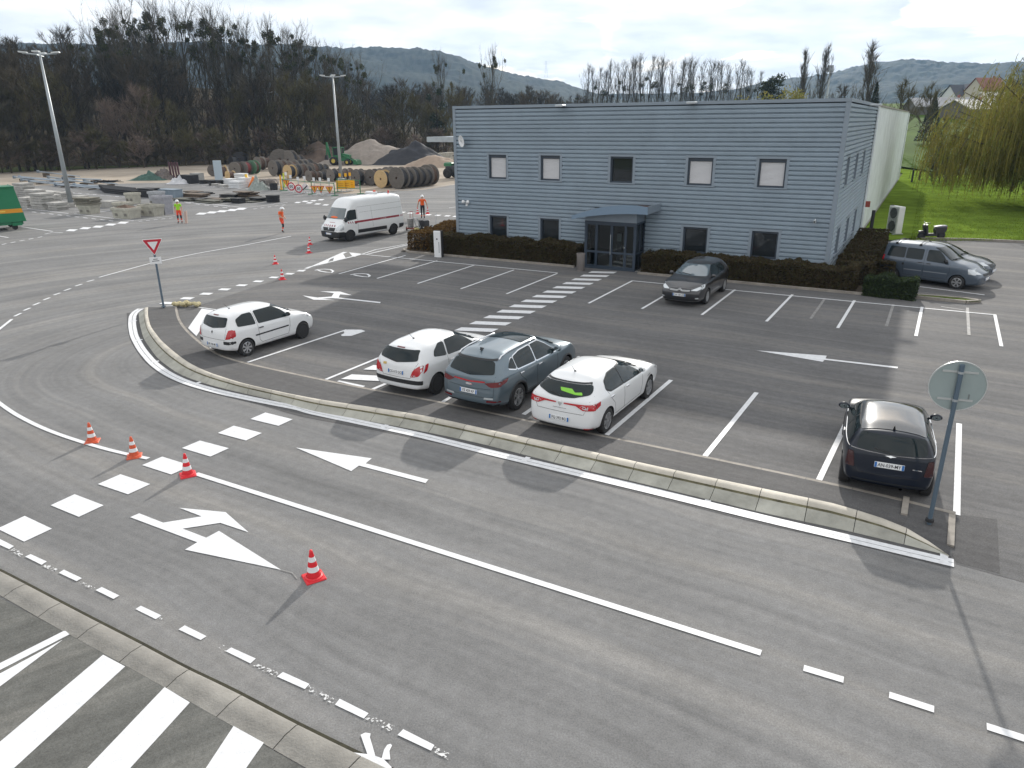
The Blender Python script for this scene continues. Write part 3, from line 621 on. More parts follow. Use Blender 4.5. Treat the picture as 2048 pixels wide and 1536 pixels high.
for u in (g0, g1-p_):
    mb = MB(); mb.b2((u+.04,-EW+p_,.08),(u+.05,-.05,.80)); mb.b2((u+.04,-EW+p_,.88),(u+.05,-.05,wt-.1)); mb.build('side_glass', M_CLEAR, bld)
mb = MB(); mb.b2((g0+.01,-EW+.01,wt+.002),(g1-.01,-.06,wt+.5)); mb.build('entrance_fascia', M_TRIM, bld)
CWD = 2.05
def FZc(px, py): return FZ(px, py, CWD)
arc_top = [FZc(*p) for p in ((1143,431),(1170,423),(1198,415.5),(1225,411.5),(1254,410.3),(1275,411.5),(1295,414.5))]
arc_bot = [FZc(*p) for p in ((1143,438.5),(1170,433.5),(1198,430.5),(1225,428.6),(1254,428),(1275,428.5),(1295,430))]
mb = MB(); n = len(arc_top); V = [(u,-CWD,z) for u, z in arc_bot]+[(u,-CWD,z) for u, z in arc_top]+[(u,-CWD+.06,z) for u, z in arc_bot]+[(u,-CWD+.06,z) for u, z in arc_top]
mb.add(V, [(i,i+1,n+i+1,n+i) for i in range(n-1)]+[(2*n+i+1,2*n+i,3*n+i,3*n+i+1) for i in range(n-1)]+[(n+i,n+i+1,3*n+i+1,3*n+i) for i in range(n-1)]+[(i+1,i,2*n+i,2*n+i+1) for i in range(n-1)]+[(0,n,3*n,2*n),(n-1,2*n+n-1,4*n-1,2*n-1)])
can = mb.build('canopy', mat('canopy_fascia', srgb(116,136,156), .4, .2), bld, auto=30)
u1_, zt, zb = arc_top[-1][0], arc_top[-1][1], arc_bot[-1][1]
mb = MB(); mb.b2((u1_-.06,-CWD+.062,zb),(u1_,-.06,zt)); mb.build('canopy_side', M_TRIM, can); mb = MB(); u0_ = arc_top[0][0]; mb.b2((u0_,-CWD+.062,arc_bot[0][1]),(u0_+.06,-.06,arc_top[0][1])); mb.build('canopy_side', M_TRIM, can)
mb = MB(); V = [(u,-CWD+.06,(z+zb_)/2) for (u, z), (_, zb_) in zip(arc_top, arc_bot)]+[(u,-.06,(z+zb_)/2) for (u, z), (_, zb_) in zip(arc_top, arc_bot)]
mb.add(V, [(i,i+1,n+i+1,n+i) for i in range(n-1)]); mb.build('canopy_roof', mat('rust_brown', (.09,.05,.035), .9, nscale=2), can)
mb = MB(); V = [(u,-CWD+.06,z+.01) for u, z in arc_bot]+[(u,-.06,z+.01) for u, z in arc_bot]; mb.add(V, [(i,i+1,n+i+1,n+i) for i in range(n-1)]); mb.build('canopy_soffit', M_TRIM, can)

# ------------------------------------------------------------------ fittings on and around the building
def fthing(name, label, cat, u, w, z, group=None): return thing(name, label, cat, FP(u, w, z), FANG, group)
u, z = FZ(925,282,.3); t = fthing('satellite_dish', 'round white satellite dish on the left end of the grey facade', 'satellite dish', u, .3, z)
mb = MB(); mb.lathe([(.0,.0),(.12,.012),(.22,.04),(.30,.085),(.31,.085),(.22,.03),(.0,-.012)], 24, Matrix.Rotation(radians(100),4,'X') @ Matrix.Rotation(radians(-28),4,'Y')); mb.build('reflector', M_PLW, t, smooth=True)
mb = MB(); mb.tube([(0,-.02,-.1),(.08,-.28,.0)], .012, 6); mb.box((.08,-.30,.01),(.05,.08,.05)); mb.build('feed_arm', M_METAL, t)
mb = MB(); mb.tube([(.02,.02,0),(.06,.12,-.18),(.06,.3,-.18)], .022, 6); mb.build('bracket', M_METAL, t)
u, z = FZ(932,405,.15); t = fthing('twin_security_light', 'pair of white security spotlights at the left corner of the facade', 'spotlight', u, .15, z)
mb = MB(); mb.b2((-.06,.05,-.2),(.06,.15,-.05)); mb.tube([(0,.08,-.1),(0,0,.0)], .02, 6); mb.build('base', M_PLW, t)
for sx in (-.13, .15): mb = MB(); mb.lathe([(.03,-.1),(.07,-.08),(.095,.08),(.0,.09)], 14, Matrix.Translation((sx,-.03,.03)) @ Matrix.Rotation(radians(70),4,'X') @ Matrix.Rotation(radians(20*(1 if sx>0 else -1)),4,'Y')); mb.build('spotlight_head', M_PLW, t, smooth=True)
for (px, py, nm) in ((1120,211,'left'), (1383,205,'right')):
    u, z = FZ(px, py, .45); t = fthing('facade_floodlight', 'flat floodlight on the roof edge %s' % ('above the shuttered windows left of the entrance' if nm == 'left' else 'right of the entrance canopy'), 'floodlight', u, .4, z)
    mb = MB(); mb.bevbox((0,0,0),(.42,.46,.09),.03); mb.build('housing', M_METAL, t)
    mb = MB(); mb.b2((-.03,.2,-.06),(.03,.36,.0)); mb.build('arm', M_METAL, t); mb = MB(); mb.b2((-.17,-.19,-.055),(.17,.19,-.047)); mb.build('lens', M_PLW, t)
t = thing('facade_floodlight', 'flat floodlight on the roof edge of the right side wall', 'floodlight', Vector((*(FA+FD*(FLEN+.35)+FN*9.5), 7.72)), FANG+pi/2)
mb = MB(); mb.bevbox((0,0,0),(.46,.6,.09),.03); mb.build('housing', M_METAL, t); mb = MB(); mb.b2((-.03,.25,-.06),(.03,.38,.0)); mb.build('arm', M_METAL, t)
u, z = FZ(1630,442,.15); t = fthing('security_camera', 'small white security camera near the right corner of the facade', 'camera', u, .15, z)
mb = MB(); mb.tube([(0,.12,.06),(0,.02,.06),(0,0,0)], .02, 6); mb.build('bracket', M_PLW, t); mb = MB(); mb.bevbox((0,-.05,-.02),(.12,.24,.12),.02); mb.build('camera_body', M_METAL, t); mb = MB(); mb.cyl((0,-.18,-.02),(0,-.172,-.02),.04,12); mb.build('lens', M_DARK, t)
# dark stain of a removed lamp near the roof edge
# litter bin
p = G(1161,541); t = thing('litter_bin', 'grey tapered litter bin left of the glass entrance', 'litter bin', p, FANG)
mb = MB()
for a, b, c, d in ((0,.0,.20,.0),): mb.lathe([(.17,0),(.17,.02),(.205,.80),(.215,.80),(.215,.86),(.18,.86),(.17,.5)], 18)
mb.build('bin_body', mat('bin_taupe', (.20,.18,.17), .6, nscale=3, namt=.1), t, auto=35)
mb = MB()
for k in range(18): a = 2*pi*k/18; mb.box((.195*cos(a),.195*sin(a),.42),(.012,.03,.72),a)
mb.build('ribs', mat('bin_taupe_rib', (.17,.155,.15), .6), t)
# charging station
p = G(877,514); t = thing('charging_station', 'white electric charging station standing in the hedge', 'charging station', p, radians(-20))
mb = MB(); mb.bevbox((0,0,.72),(.42,.22,1.44),.03); mb.build('cabinet', M_PLW, t)
mb = MB(); mb.bevbox((.03,.03,.72),(.50,.20,1.47),.03); mb.build('side_cover', M_DARK, t)
mb = MB(); mb.cyl((0,-.116,1.0),(0,-.112,1.0),.045,14); mb.build('socket', M_DARK, t)
mb = MB(); mb.b2((.09,-.1145,.25),(.13,-.112,.85)); mb.build('marking', mat('grey_print', (.25,.27,.3), .5), t)
# air conditioner beside the white wall
p = G(1786,470); t = thing('air_conditioner', 'tall white outdoor air conditioning unit beside the white warehouse wall', 'air conditioner', p, FANG+radians(-52))
ACM = mat('ac_white', (.62,.63,.60), .5, nscale=3, namt=.06)
mb = MB(); mb.bevbox((0,0,.98),(1.0,.42,1.66),.02); mb.build('casing', ACM, t)
mb = MB()
for k in range(18): mb.box((0,-.222,.25+k*.083),(.78,.012,.022))
for k in range(8): mb.box((-.36+k*.103,-.226,.96),(.01,.01,1.52))
mb.build('fan_grille', mat('grille_grey', (.12,.13,.13), .6), t)
for zz in (.58, 1.38): mb = MB(); mb.cyl((0,-.2165,zz),(0,-.2155,zz),.34,24); mb.build('fan_opening', M_DARK, t)
mb = MB()
for sx in (-.4, .4): mb.box((sx,0,.075),(.1,.7,.15))
mb.build('mounting_foot', M_METAL, t)
mb = MB(); mb.box((-.502,-.02,1.0),(.006,.3,1.2)); mb.build('side_panel', mat('ac_side', (.50,.51,.49), .5), t)
mb = MB(); mb.tube([(-.45,.1,.5),(-.8,.1,.25),(-1.3,.3,.2)], .035, 6); mb.build('refrigerant_pipe', M_DARK, t)
p = G(1738,480); t = thing('planter_tub', 'dark tub with reddish rim at the corner of the white wall', 'tub', p)
mb = MB(); mb.lathe([(.24,0),(.36,.45),(.38,.45),(.38,.50),(.34,.50),(.33,.40),(0,.40)], 20); mb.build('tub_body', mat('tub_grey', (.05,.05,.055), .6), t, auto=40); mb = MB(); mb.lathe([(.335,.44),(.0,.45)], 20); mb.build('soil', mat('soil_red', (.10,.045,.03), .95), t)
posts = [(1739,478,1.75,'black post at the near end of the white warehouse wall'), (1776,468,1.85,'black post behind the air conditioning unit'), (1823,366,1.5,'black post at the far end of the white warehouse wall'), (1838,362,1.5,'black post on the lawn edge beside the far wall end'), (1851,334,1.35,'farthest black post on the lawn')]
for px, py, hh, lb in posts:
    q = G(px, py); mb = MB(); mb.bevbox((0,0,hh/2),(.16,.16,hh),.015); o = mb.build('fence_post', M_DARK); o.location = q; tag(o, lb, 'post', 'black posts along the lawn')
mb = MB(); mb.b2((0,-.04,-.18),(.3,.04,.18)); o = mb.build('alarm_box', mat('box_red', (.28,.05,.03), .5)); o.location = Vector((*(FA+FD*(FLEN+.12)+FN*16.3), 2.0)); o.rotation_euler = (0,0,FANG); tag(o, 'small red box on the corner of the white wall', 'alarm box')
# ================================================================== hedges, lawn, island
def leaf_mass(rng, pts_n, size, flat=.0):
    """small leaf triangles at given (point, normal) samples"""
    mb = MB(); v = mb.v; f = mb.f
    for p, n in pts_n:
        d = Vector((rng.gauss(0,1), rng.gauss(0,1), rng.gauss(0,1)+flat)).normalized(); t = d.orthogonal().normalized(); b = d.cross(t); a = rng.random()*6.28
        t, b = t*cos(a)+b*sin(a), b*cos(a)-t*sin(a); s = size*rng.uniform(.6,1.4); o = len(v)
        v += [tuple(p+t*s), tuple(p-t*s*.5+b*s*.5), tuple(p-t*s*.5-b*s*.5)]; f.append((o,o+1,o+2)); mb.m.append(rng.choice((0,0,1,2)))
    return mb
def hedge(name, label, path, width, h, cols, n, seed, leaf=.06, cat='hedge'):
    """clipped hedge along a ground path (list of Vectors)"""
    rng = random.Random(seed); L = plen(path); base = path[0].copy(); base.z = 0
    t = thing(name, label, cat, base); S = []
    for _ in range(n):
        s = rng.uniform(-.15, L+.15); c = at_len(path, max(0, min(L, s))); a = at_len(path, max(0, min(L, s)-.1)); b = at_len(path, min(L, max(0,s)+.1)); tg = (b-a).normalized(); nn = Vector((-tg.y, tg.x, 0))
        bump = 1+.20*mnoise.noise(Vector((c.x*1.3, c.y*1.3, seed)))+.10*mnoise.noise(Vector((c.x*4, c.y*4, seed)))
        r = rng.random(); hh = h*bump
        if r < .42: q = c+nn*rng.uniform(-.5,.5)*width+Vector((0,0,hh+rng.gauss(0,.025)))
        elif r < .92: sd = rng.choice((-.5,.5)); zz = rng.random(); q = c+nn*(sd*width*(1-.08*zz)*bump+rng.gauss(0,.02))+Vector((0,0,zz*hh))
        elif r < .97 and L > 0: e_ = rng.choice((0, 1)); c2 = path[0] if e_ == 0 else path[-1]; td = (path[1]-path[0]).normalized()*-1 if e_ == 0 else (path[-1]-path[-2]).normalized(); n2 = Vector((-td.y, td.x, 0)); q = c2+td*rng.uniform(.05,.2)+n2*rng.uniform(-.48,.48)*width+Vector((0,0,rng.random()*hh)); s = L/2
        else: q = c+nn*rng.uniform(-.5,.5)*width+Vector((0,0,rng.random()*hh))+tg*((1 if s > L/2 else -1)*.0)
        if s < 0 or s > L: q += tg*(s if s < 0 else s-L)
        S.append((q-base, None))
    lm = leaf_mass(rng, S, leaf); lm.build('foliage', cols, t)
    mb = MB(); m_ = max(2, int(L/.5))
    for i in range(m_):
        a, b = at_len(path, L*i/m_), at_len(path, L*(i+1)/m_); strip(mb, a-base, b-base, width*.5, 0, h*.66)
    mb.build('branches', mat('hedge_inner', (.022,.018,.010), .95), t); return t
HB = [mat('hedge_brown', (.060,.043,.018), .9, transl=.25), mat('hedge_brown_dark', (.036,.027,.013), .9), mat('hedge_olive', (.058,.056,.018), .9, transl=.3)]
HA = [mat('hedge_amber', (.125,.072,.022), .9, transl=.3), mat('hedge_amber_dark', (.07,.038,.014), .9, transl=.2), mat('hedge_amber_light', (.16,.10,.035), .9, transl=.3)]
HG = [mat('hedge_green', (.022,.040,.012), .8, transl=.3), mat('hedge_green_dark', (.013,.024,.010), .85), mat('hedge_green_light', (.05,.075,.02), .75, transl=.35)]
fp = lambda u, w: FP(u, w, 0)
hedge('hedge', 'brown clipped hedge under the ground floor windows left of the entrance', [fp(-.9,.75), fp(EU0-.55,.75)], 1.15, 1.05, HB, 40000, 1)
hedge('hedge', 'amber brown hedge end wrapping the left corner behind the charging station', [G(838,502), G(866,494), G(915,476)], 1.3, 1.0, HA, 18000, 2)
hedge('hedge', 'brown clipped hedge under the windows right of the entrance', [fp(EU1+.55,.8), fp(FLEN+1.2,.8)], 1.25, .95, HB, 44000, 3)
hedge('hedge', 'brown hedge running back along the right side wall', [fp(FLEN+1.1,-.2), fp(FLEN+1.1,-11.5)], 1.5, 1.0, HB, 30000, 4)
hedge('shrub_hedge', 'dark green leafy hedge block in front of the parked estate van', [G(1735,588), G(1822,597)], 1.0, .78, HG, 14000, 5, .06)
hedge('shrub_hedge', 'low dark hedge block at the corner behind the parked estate van', [fp(FLEN+2.2,-1.6), fp(FLEN+2.5,-4.5)], .9, .85, HB, 9000, 6)
# planting strip with kerb in front of the building
M_SOIL = mat('planting_soil', (.055,.04,.025), .95, nscale=3, namt=.4, space='World')
def bed(name, us):
    mb = MB(); mb.sheet([tuple(fp(*p).xy)+(.06,) for p in us]); struct(name, mb, M_SOIL)
bed('planting_bed', [(-3.0,1.55),(EU0-.45,1.45),(EU0-.45,.06),(-3.0,-3)])
bed('planting_bed', [(EU1+.35,1.55),(FLEN+2.0,1.6),(FLEN+2.0,-12),(FLEN+.2,-12),(FLEN+.2,.06),(EU1+.35,.06)])
bk = bpy.data.objects.new('bed_kerb', None); COL.objects.link(bk); bk['kind'] = 'structure'
def kerbrow(pts, wd=.14, hz=.10, stp=1.0):
    L = plen(pts); n = max(1, int(L/stp))
    for i in range(n):
        mb = MB(); strip(mb, at_len(pts, L*i/n+.006), at_len(pts, L*(i+1)/n-.006), wd, -.03, hz); mb.build('kerb_stone', M_EDGE, bk)
kerbrow([fp(-3.1,-3), fp(-3.1,1.3), fp(-2.8,1.62), fp(EU0-.4,1.52)]); kerbrow([fp(EU1+.3,1.62), fp(FLEN+2.0,1.68)])
isl = [fp(*local(G(*z7(*p)))[:1], -local(G(*z7(*p)))[1]) for p in ((1500,262),(1620,272),(1800,292),(1850,288),(1852,282),(1790,276),(1580,258))]
mb = MB(); mb.sheet([(p.x,p.y,.09) for p in isl]); struct('grass_island', mb, mat('island_grass', (.075,.105,.018), .95, nscale=6, namt=.4, space='World', spec=.05))
kerbrow([Vector((p.x,p.y,0)) for p in smooth_path(isl+[isl[0]], .15, 2)], .12, .12, .7)
# lawn right of the warehouse
M_LAWN = mat('lawn_green', (.125,.185,.028), .9, nscale=.5, namt=.35, bump=.4, bscale=14, space='World', spec=0.)
lawn_pts = [fp(FLEN+.15,-16), fp(FLEN+1.9,-14.6), G(1832,478), G(1950,480), G(2048,484), G(2600,505), G(3400,430), (230,150,0), (150,190,0), (70,170,0), fp(FLEN+.1,-80), fp(FLEN+.1,-66)]
lawn_pts = [Vector(p) for p in lawn_pts]
mb = MB(); mb.sheet([(p[0],p[1],.10) for p in lawn_pts]); lawn = struct('lawn', mb, M_LAWN)
kerbrow([G(1832,479), G(1950,481.5), G(2048,486), G(2300,496)], .14, .14, 1.0)
rng = random.Random(5); mb = MB()
for _ in range(46000):
    a = rng.random(); y = lerp(44, 120, rng.random()**1.7); x0 = 24+(y-45)*.55+.6; x = x0+rng.random()**1.3*(18+y*.45); h = rng.uniform(.04,.10); w = .016; an = rng.random()*6.28; o = len(mb.v)
    mb.v += [(x-w*cos(an),y-w*sin(an),.09),(x+w*cos(an),y+w*sin(an),.09),(x+rng.gauss(0,.04),y+rng.gauss(0,.04),.1+h)]; mb.f.append((o,o+1,o+2)); mb.m.append(rng.choice((0,0,1)))
tag(mb.build('grass', [mat('grass_blade', (.12,.185,.025), .9, transl=.35, spec=0.), mat('grass_blade_yellow', (.16,.195,.02), .9, transl=.35, spec=0.)]), 'short bright green grass of the lawn beside the warehouse', 'grass', kind='stuff')
# wire fence across the lawn
fr = thing('wire_fence', 'thin wire fence with slim posts across the green lawn', 'fence', G(1851,334))
b0 = G(1851,334); pl = []
for px, py in ((1867,331),(1908,332),(1952,333),(1998,335),(2048,337),(2110,340)):
    q = G(px, py)-b0; pl.append(q); mb = MB(); mb.tube([q, q+Vector((0,0,1.35))], .04, 6); mb.build('post', M_DARK, fr)
for zz in (.45, .85, 1.25): mb = MB(); mb.tube([q+Vector((0,0,zz)) for q in [Vector((0,0,0))]+pl], .012, 4); mb.build('wire', M_METAL, fr)
# ================================================================== vehicles
def round_poly(P, r, n=3):
    Q = []; m = len(P)
    for i in range(m):
        a, b, c = Vector(P[i-1]), Vector(P[i]), Vector(P[(i+1) % m]); u, v = a-b, c-b
        rr = min(r, u.length*.45, v.length*.45); p, q = b+u.normalized()*rr, b+v.normalized()*rr
        for k in range(n+1): t = k/n; Q.append(tuple((p*(1-t)**2+b*2*t*(1-t)+q*t*t)))
    return Q
class Body:
    def __init__(s, S):
        s.S = S; wb, fo, ro = S['wb'], S['fo'], S['ro']; xe = wb+fo; W = S['w']; s.xe = xe
        xs = [-ro, -ro+.09, -ro+.25]; n = int((xe-.22-(-ro+.25))/.26)
        xs += [lerp(-ro+.25, xe-.22, (i+1)/(n+1)) for i in range(n)]+[xe-.22, xe-.07, xe]
        tr, tf = S.get('trear', .90), S.get('tfront', .84)
        wtab = [(-ro, tr), (-ro+.2, tr+(1-tr)*.62), (-ro+.75, 1), (xe-1.0, 1), (xe-.35, tf+(1-tf)*.62), (xe, tf)]
        xr = S['xr']; xf = S.get('xf', [(.2,.06),(.42,.0),(.62,.02),(.8,.10),(1.0,.25)])
        C = (1, .55, 0, -.55, -1); V = []; F = []; bulr, bulf = S.get('br', .07), S.get('bf', .13)
        def sect(x):
            w = W*interp(wtab, x); zt = interp(S['top'], x); ed = interp(S.get('edge', [(0, .065)]), x); ze = zt-ed; zb = interp(S.get('bot', [(-ro,.30),(-ro+.35,.20),(xe-.4,.18),(xe,.24)]), x)
            zl = interp(S['belt'], x); zl = min(zl, ze-.03); wr = interp(S['roofw'], x); wr = min(wr, w*.93)
            rows = [(zb, .90*w), (zb+.1, .975*w), (lerp(zb, zl, .58), w), (zl-.06, .985*w), (zl, .955*w), (lerp(zl, ze, .5), lerp(.935*w, wr, .42)), (ze, wr)]
            return rows, zt
        def X(x, z, c):
            sr = max(0, 1-(x+ro)/.95); sf = max(0, 1-(xe-x)/.5)
            e = x+sr*interp(xr, z)-sf*interp(xf, z)
            if x < -ro+.3: e -= bulr*(1-c*c)*(1-(x+ro)/.3)
            if x > xe-.3: e += bulf*(1-c*c)*(1-(xe-x)/.3)
            return e
        R = 20
        for x in xs:
            rows, zt = sect(x); ze, wr = rows[6]
            ring = [(1, z, y) for z, y in rows]+[(c, ze+(zt-ze)*(1-c*c), wr*c) for c in C[1:4]]+[(-1, z, -y) for z, y in reversed(rows)]+[(c, rows[0][0], rows[0][1]*c) for c in (-.55, 0, .55)]
            V += [(X(x, z, c if abs(c) < 1 else 1), y, z) for c, z, y in ring]
        n = len(xs)
        for i in range(n-1):
            for k in range(R): F.append((i*R+k, (i+1)*R+k, (i+1)*R+(k+1) % R, i*R+(k+1) % R))
        for i, fl in ((0, 0), (n-1, 1)):
            rows, zt = sect(xs[i]); g = []
            for j in range(7):
                L, Rr = i*R+j, i*R+16-j
                if j == 6: g.append([L, i*R+7, i*R+8, i*R+9, Rr])
                elif j == 0: g.append([L, i*R+19, i*R+18, i*R+17, Rr])
                else:
                    row = [L]
                    for c in C[1:4]: V.append((X(xs[i], rows[j][0], c), rows[j][1]*c, rows[j][0])); row.append(len(V)-1)
                    g.append(row+[Rr])
            for j in range(6):
                for k in range(4): q = (g[j][k], g[j+1][k], g[j+1][k+1], g[j][k+1]); F.append(q if not fl else q[::-1])
        me = bpy.data.meshes.new('body'); me.from_pydata(V, [], F); bm = bmesh.new(); bm.from_mesh(me); bmesh.ops.recalc_face_normals(bm, faces=bm.faces); bm.to_mesh(me); bm.free()
        o = bpy.data.objects.new('body', me); COL.objects.link(o); o.modifiers.new('s', 'SUBSURF').levels = 2
        dg = bpy.context.evaluated_depsgraph_get(); ev = bpy.data.meshes.new_from_object(o.evaluated_get(dg))
        bm = bmesh.new(); bm.from_mesh(ev); s.bvh = BVHTree.FromBMesh(bm); bm.free()
        cut = MB(); rw = S['rw']
        for ax in (0, wb):
            for sd in (-1, 1): cut.cyl((ax, sd*(W*.62), rw), (ax, sd*(W+.2), rw), rw+S.get('gap', .045), 28)
        dk = mat('wheel_arch_black', (.012,.012,.013), .8)
        cm = cut.mesh('cut', dk); bm = bmesh.new(); bm.from_mesh(cm); bmesh.ops.recalc_face_normals(bm, faces=bm.faces); bm.to_mesh(cm); bm.free()
        co = bpy.data.objects.new('cut', cm); COL.objects.link(co)
        ev.materials.clear(); ev.materials.append(S['paint']); b2 = bpy.data.objects.new('b2', ev); COL.objects.link(b2)
        bo = b2.modifiers.new('b', 'BOOLEAN'); bo.object = co; bo.operation = 'DIFFERENCE'; bo.solver = 'EXACT'; bo.material_mode = 'TRANSFER'
        dg = bpy.context.evaluated_depsgraph_get(); fin = bpy.data.meshes.new_from_object(b2.evaluated_get(dg))
        for q in (o, co, b2): bpy.data.objects.remove(q)
        smooth_by_angle(fin, 45); fin.name = 'body'; s.mesh = fin
    def hit(s, plane, a, b):
        if plane == 'R': o, d = (a, -3, b), (0, 1, 0)
        elif plane == 'L': o, d = (a, 3, b), (0, -1, 0)
        elif plane == 'B': o, d = (-4, a, b), (1, 0, 0)
        elif plane == 'F': o, d = (s.xe+3, a, b), (-1, 0, 0)
        else: o, d = (a, b, 4), (0, 0, -1)
        h = s.bvh.ray_cast(Vector(o), Vector(d))
        if h[0] is None:
            q = Vector(o)+Vector(d)*(3-.7 if plane in 'RL' else 3.6); h = s.bvh.find_nearest(q)
        ro, xr = s.S['ro'], s.S['xr']
        if plane == 'B' and (h[0] is None or h[0].x > -ro+interp(xr, b)+.16): h = s.bvh.find_nearest(Vector((-ro+interp(xr, b)+.10, a*.97, b)))
        if plane == 'F' and b < 1.0 and s.S.get('cat') == 'car' and h[0].x < s.xe-.42: h = s.bvh.find_nearest(Vector((s.xe-.25, a*.97, b)))
        n = h[1]
        if n.dot(Vector(d)) > 0: n = -n
        return h[0], n
    def decal(s, name, poly, plane, m, par, off=.006, r=0., res=.08):
        if r: poly = round_poly(poly, r)
        bm = bmesh.new(); f = bm.faces.new([bm.verts.new((p[0], p[1], 0)) for p in poly]); bmesh.ops.triangulate(bm, faces=[f])
        for _ in range(5):
            es = [e for e in bm.edges if e.calc_length() > res]
            if not es: break
            bmesh.ops.subdivide_edges(bm, edges=es, cuts=1); bmesh.ops.triangulate(bm, faces=[f_ for f_ in bm.faces if len(f_.verts) > 3])
        for v in bm.verts: h, n = s.hit(plane, v.co.x, v.co.y); v.co = h+n*off
        bmesh.ops.recalc_face_normals(bm, faces=bm.faces); me = bpy.data.meshes.new(name)
        for f_ in bm.faces: f_.smooth = True
        c = sum((f_.normal*f_.calc_area() for f_ in bm.faces), Vector()); want = {'R':(0,-1,0),'L':(0,1,0),'B':(-1,0,0),'F':(1,0,0),'T':(0,0,1)}[plane]
        if c.dot(Vector(want)) < 0: bmesh.ops.reverse_faces(bm, faces=bm.faces)
        bm.to_mesh(me); bm.free(); me.materials.append(m); return obj_mesh(name, me, par)
    def seam(s, name, pts, plane, m, par, r=.006, off=.0, step=.08, n=4):
        P = []; 
        for (a, b), (c, d) in zip(pts, pts[1:]):
            k = max(1, int(hypot(c-a, d-b)/step)); P += [(lerp(a, c, i/k), lerp(b, d, i/k)) for i in range(k)]
        P.append(pts[-1]); W = [h+nn*off for h, nn in (s.hit(plane, *p) for p in P)]; mb = MB(); mb.tube(W, r, n); return mb.build(name, m, par)
M_TYRE = mat('tyre_rubber', (.022,.022,.023), .85, nscale=20, namt=.2)
M_ALLOY = mat('alloy_silver', (.52,.53,.55), .3, .75)
M_STEELB = mat('steel_wheel_black', (.02,.02,.022), .5)
M_CHROME = mat('chrome', (.75,.76,.78), .12, 1.)
M_TRIMB = mat('black_trim', (.016,.017,.019), .5)
M_SEAM = mat('panel_gap', (.02,.02,.02), .9)
M_RED = mat('tail_light_red', (.42,.012,.018), .18, coat=.6)
M_DRED = mat('tail_light_dark', (.13,.012,.016), .2, coat=.6)
M_LAMP = mat('headlamp_clear', (.55,.58,.6), .12, .3, coat=.8)
M_CARGL = mat('car_glass', (.010,.017,.019), .03, spec=.38)
M_PLATE = mat('plate_white', (.72,.73,.74), .4); M_PBLUE = mat('plate_blue', (.02,.14,.42), .4); M_INK = mat('ink_black', (.012,.012,.014), .6)
def wheel_meshes(key, rw, wd, style, n):
    if key in WM: return WM[key]
    A = Matrix.Rotation(pi/2, 4, 'X'); h = wd/2; ri = rw*.66
    t = MB(); t.lathe([(ri,-h*.9),(rw*.86,-h),(rw*.97,-h*.82),(rw,-h*.5),(rw,h*.5),(rw*.97,h*.82),(rw*.86,h),(ri,h*.9),(ri,h*.5),(ri,-h*.5),(ri,-h*.9)], 30, A); tm = t.mesh('tyre', M_TYRE); smooth_by_angle(tm, 40)
    r = MB(); m = {'alloy': M_ALLOY, 'cover': M_ALLOY, 'steel': M_STEELB}[style]
    r.lathe([(ri*1.0,-h*.86),(ri*.93,-h*.9),(ri*.9,-h*.6),(ri*.9,h*.6),(ri*.93,h*.9),(ri*1.0,h*.86)], 30, A)
    for k in range(n):
        a = 2*pi*k/n; wdt = .16 if style != 'steel' else .30
        for da in ((-.10, .10) if style == 'alloy' else (0,)):
            P = [(ri*.16, -.05*ri/.2*.3), (ri*.93, -wdt*.22), (ri*.93, wdt*.22), (ri*.16, .05*ri/.2*.3)]; c, s_ = cos(a+da), sin(a+da)
            V = [Vector((x*c-y*s_, yy, x*s_+y*c)) for yy in (h*.62, h*.88) for x, y in P]; V2 = [Vector((x*c-y*s_, -yy, x*s_+y*c)) for yy in (h*.62, h*.88) for x, y in P]
            for q in (V, V2): r.add(q, ((0,1,2,3),(7,6,5,4),(0,4,5,1),(1,5,6,2),(2,6,7,3),(3,7,4,0)))
    r.lathe([(0.001,-h*.93),(ri*.2,-h*.9),(ri*.22,-h*.5),(ri*.22,h*.5),(ri*.2,h*.9),(0.001,h*.93)], 16, A)
    rm = r.mesh('rim', m); smooth_by_angle(rm, 30)
    d = MB(); d.lathe([(0.001,-h*.3),(ri*.92,-h*.3),(ri*.92,h*.3),(0.001,h*.3)], 24, A); dm = d.mesh('brake_disc', M_STEELB if style == 'steel' else mat('disc_dark', (.05,.05,.05), .6))
    WM[key] = (tm, rm, dm); return WM[key]
WM = {}
def plate(root, text, pos, nrm, wd=.52, hh=.11, txt=True, reg=True):
    """number plate with its normal nrm"""
    o = MB(); o.bevbox((0,0,0),(wd,hh,.012),.004); p = o.build('number_plate', M_PLATE, root)
    zax = nrm.normalized(); xax = Vector((0,0,1)).cross(zax).normalized(); yax = zax.cross(xax)
    p.matrix_local = Matrix.Translation(pos+zax*.012) @ Matrix((xax, yax, zax)).transposed().to_4x4()
    mb = MB(); mb.b2((-wd/2+.004,-hh/2+.004,.006),(-wd/2+.045,hh/2-.004,.0075)); mb.build('country_band', M_PBLUE, p)
    if reg: mb = MB(); mb.b2((wd/2-.045,-hh/2+.004,.006),(wd/2-.004,hh/2-.004,.0075)); mb.build('region_band', M_PBLUE, p)
    if txt:
        t = obj_mesh('lettering', text_mesh(text, hh*.86, M_INK, bold=.0012, cond=.86), p); t.location = (0, -.002, .0085)
    return p
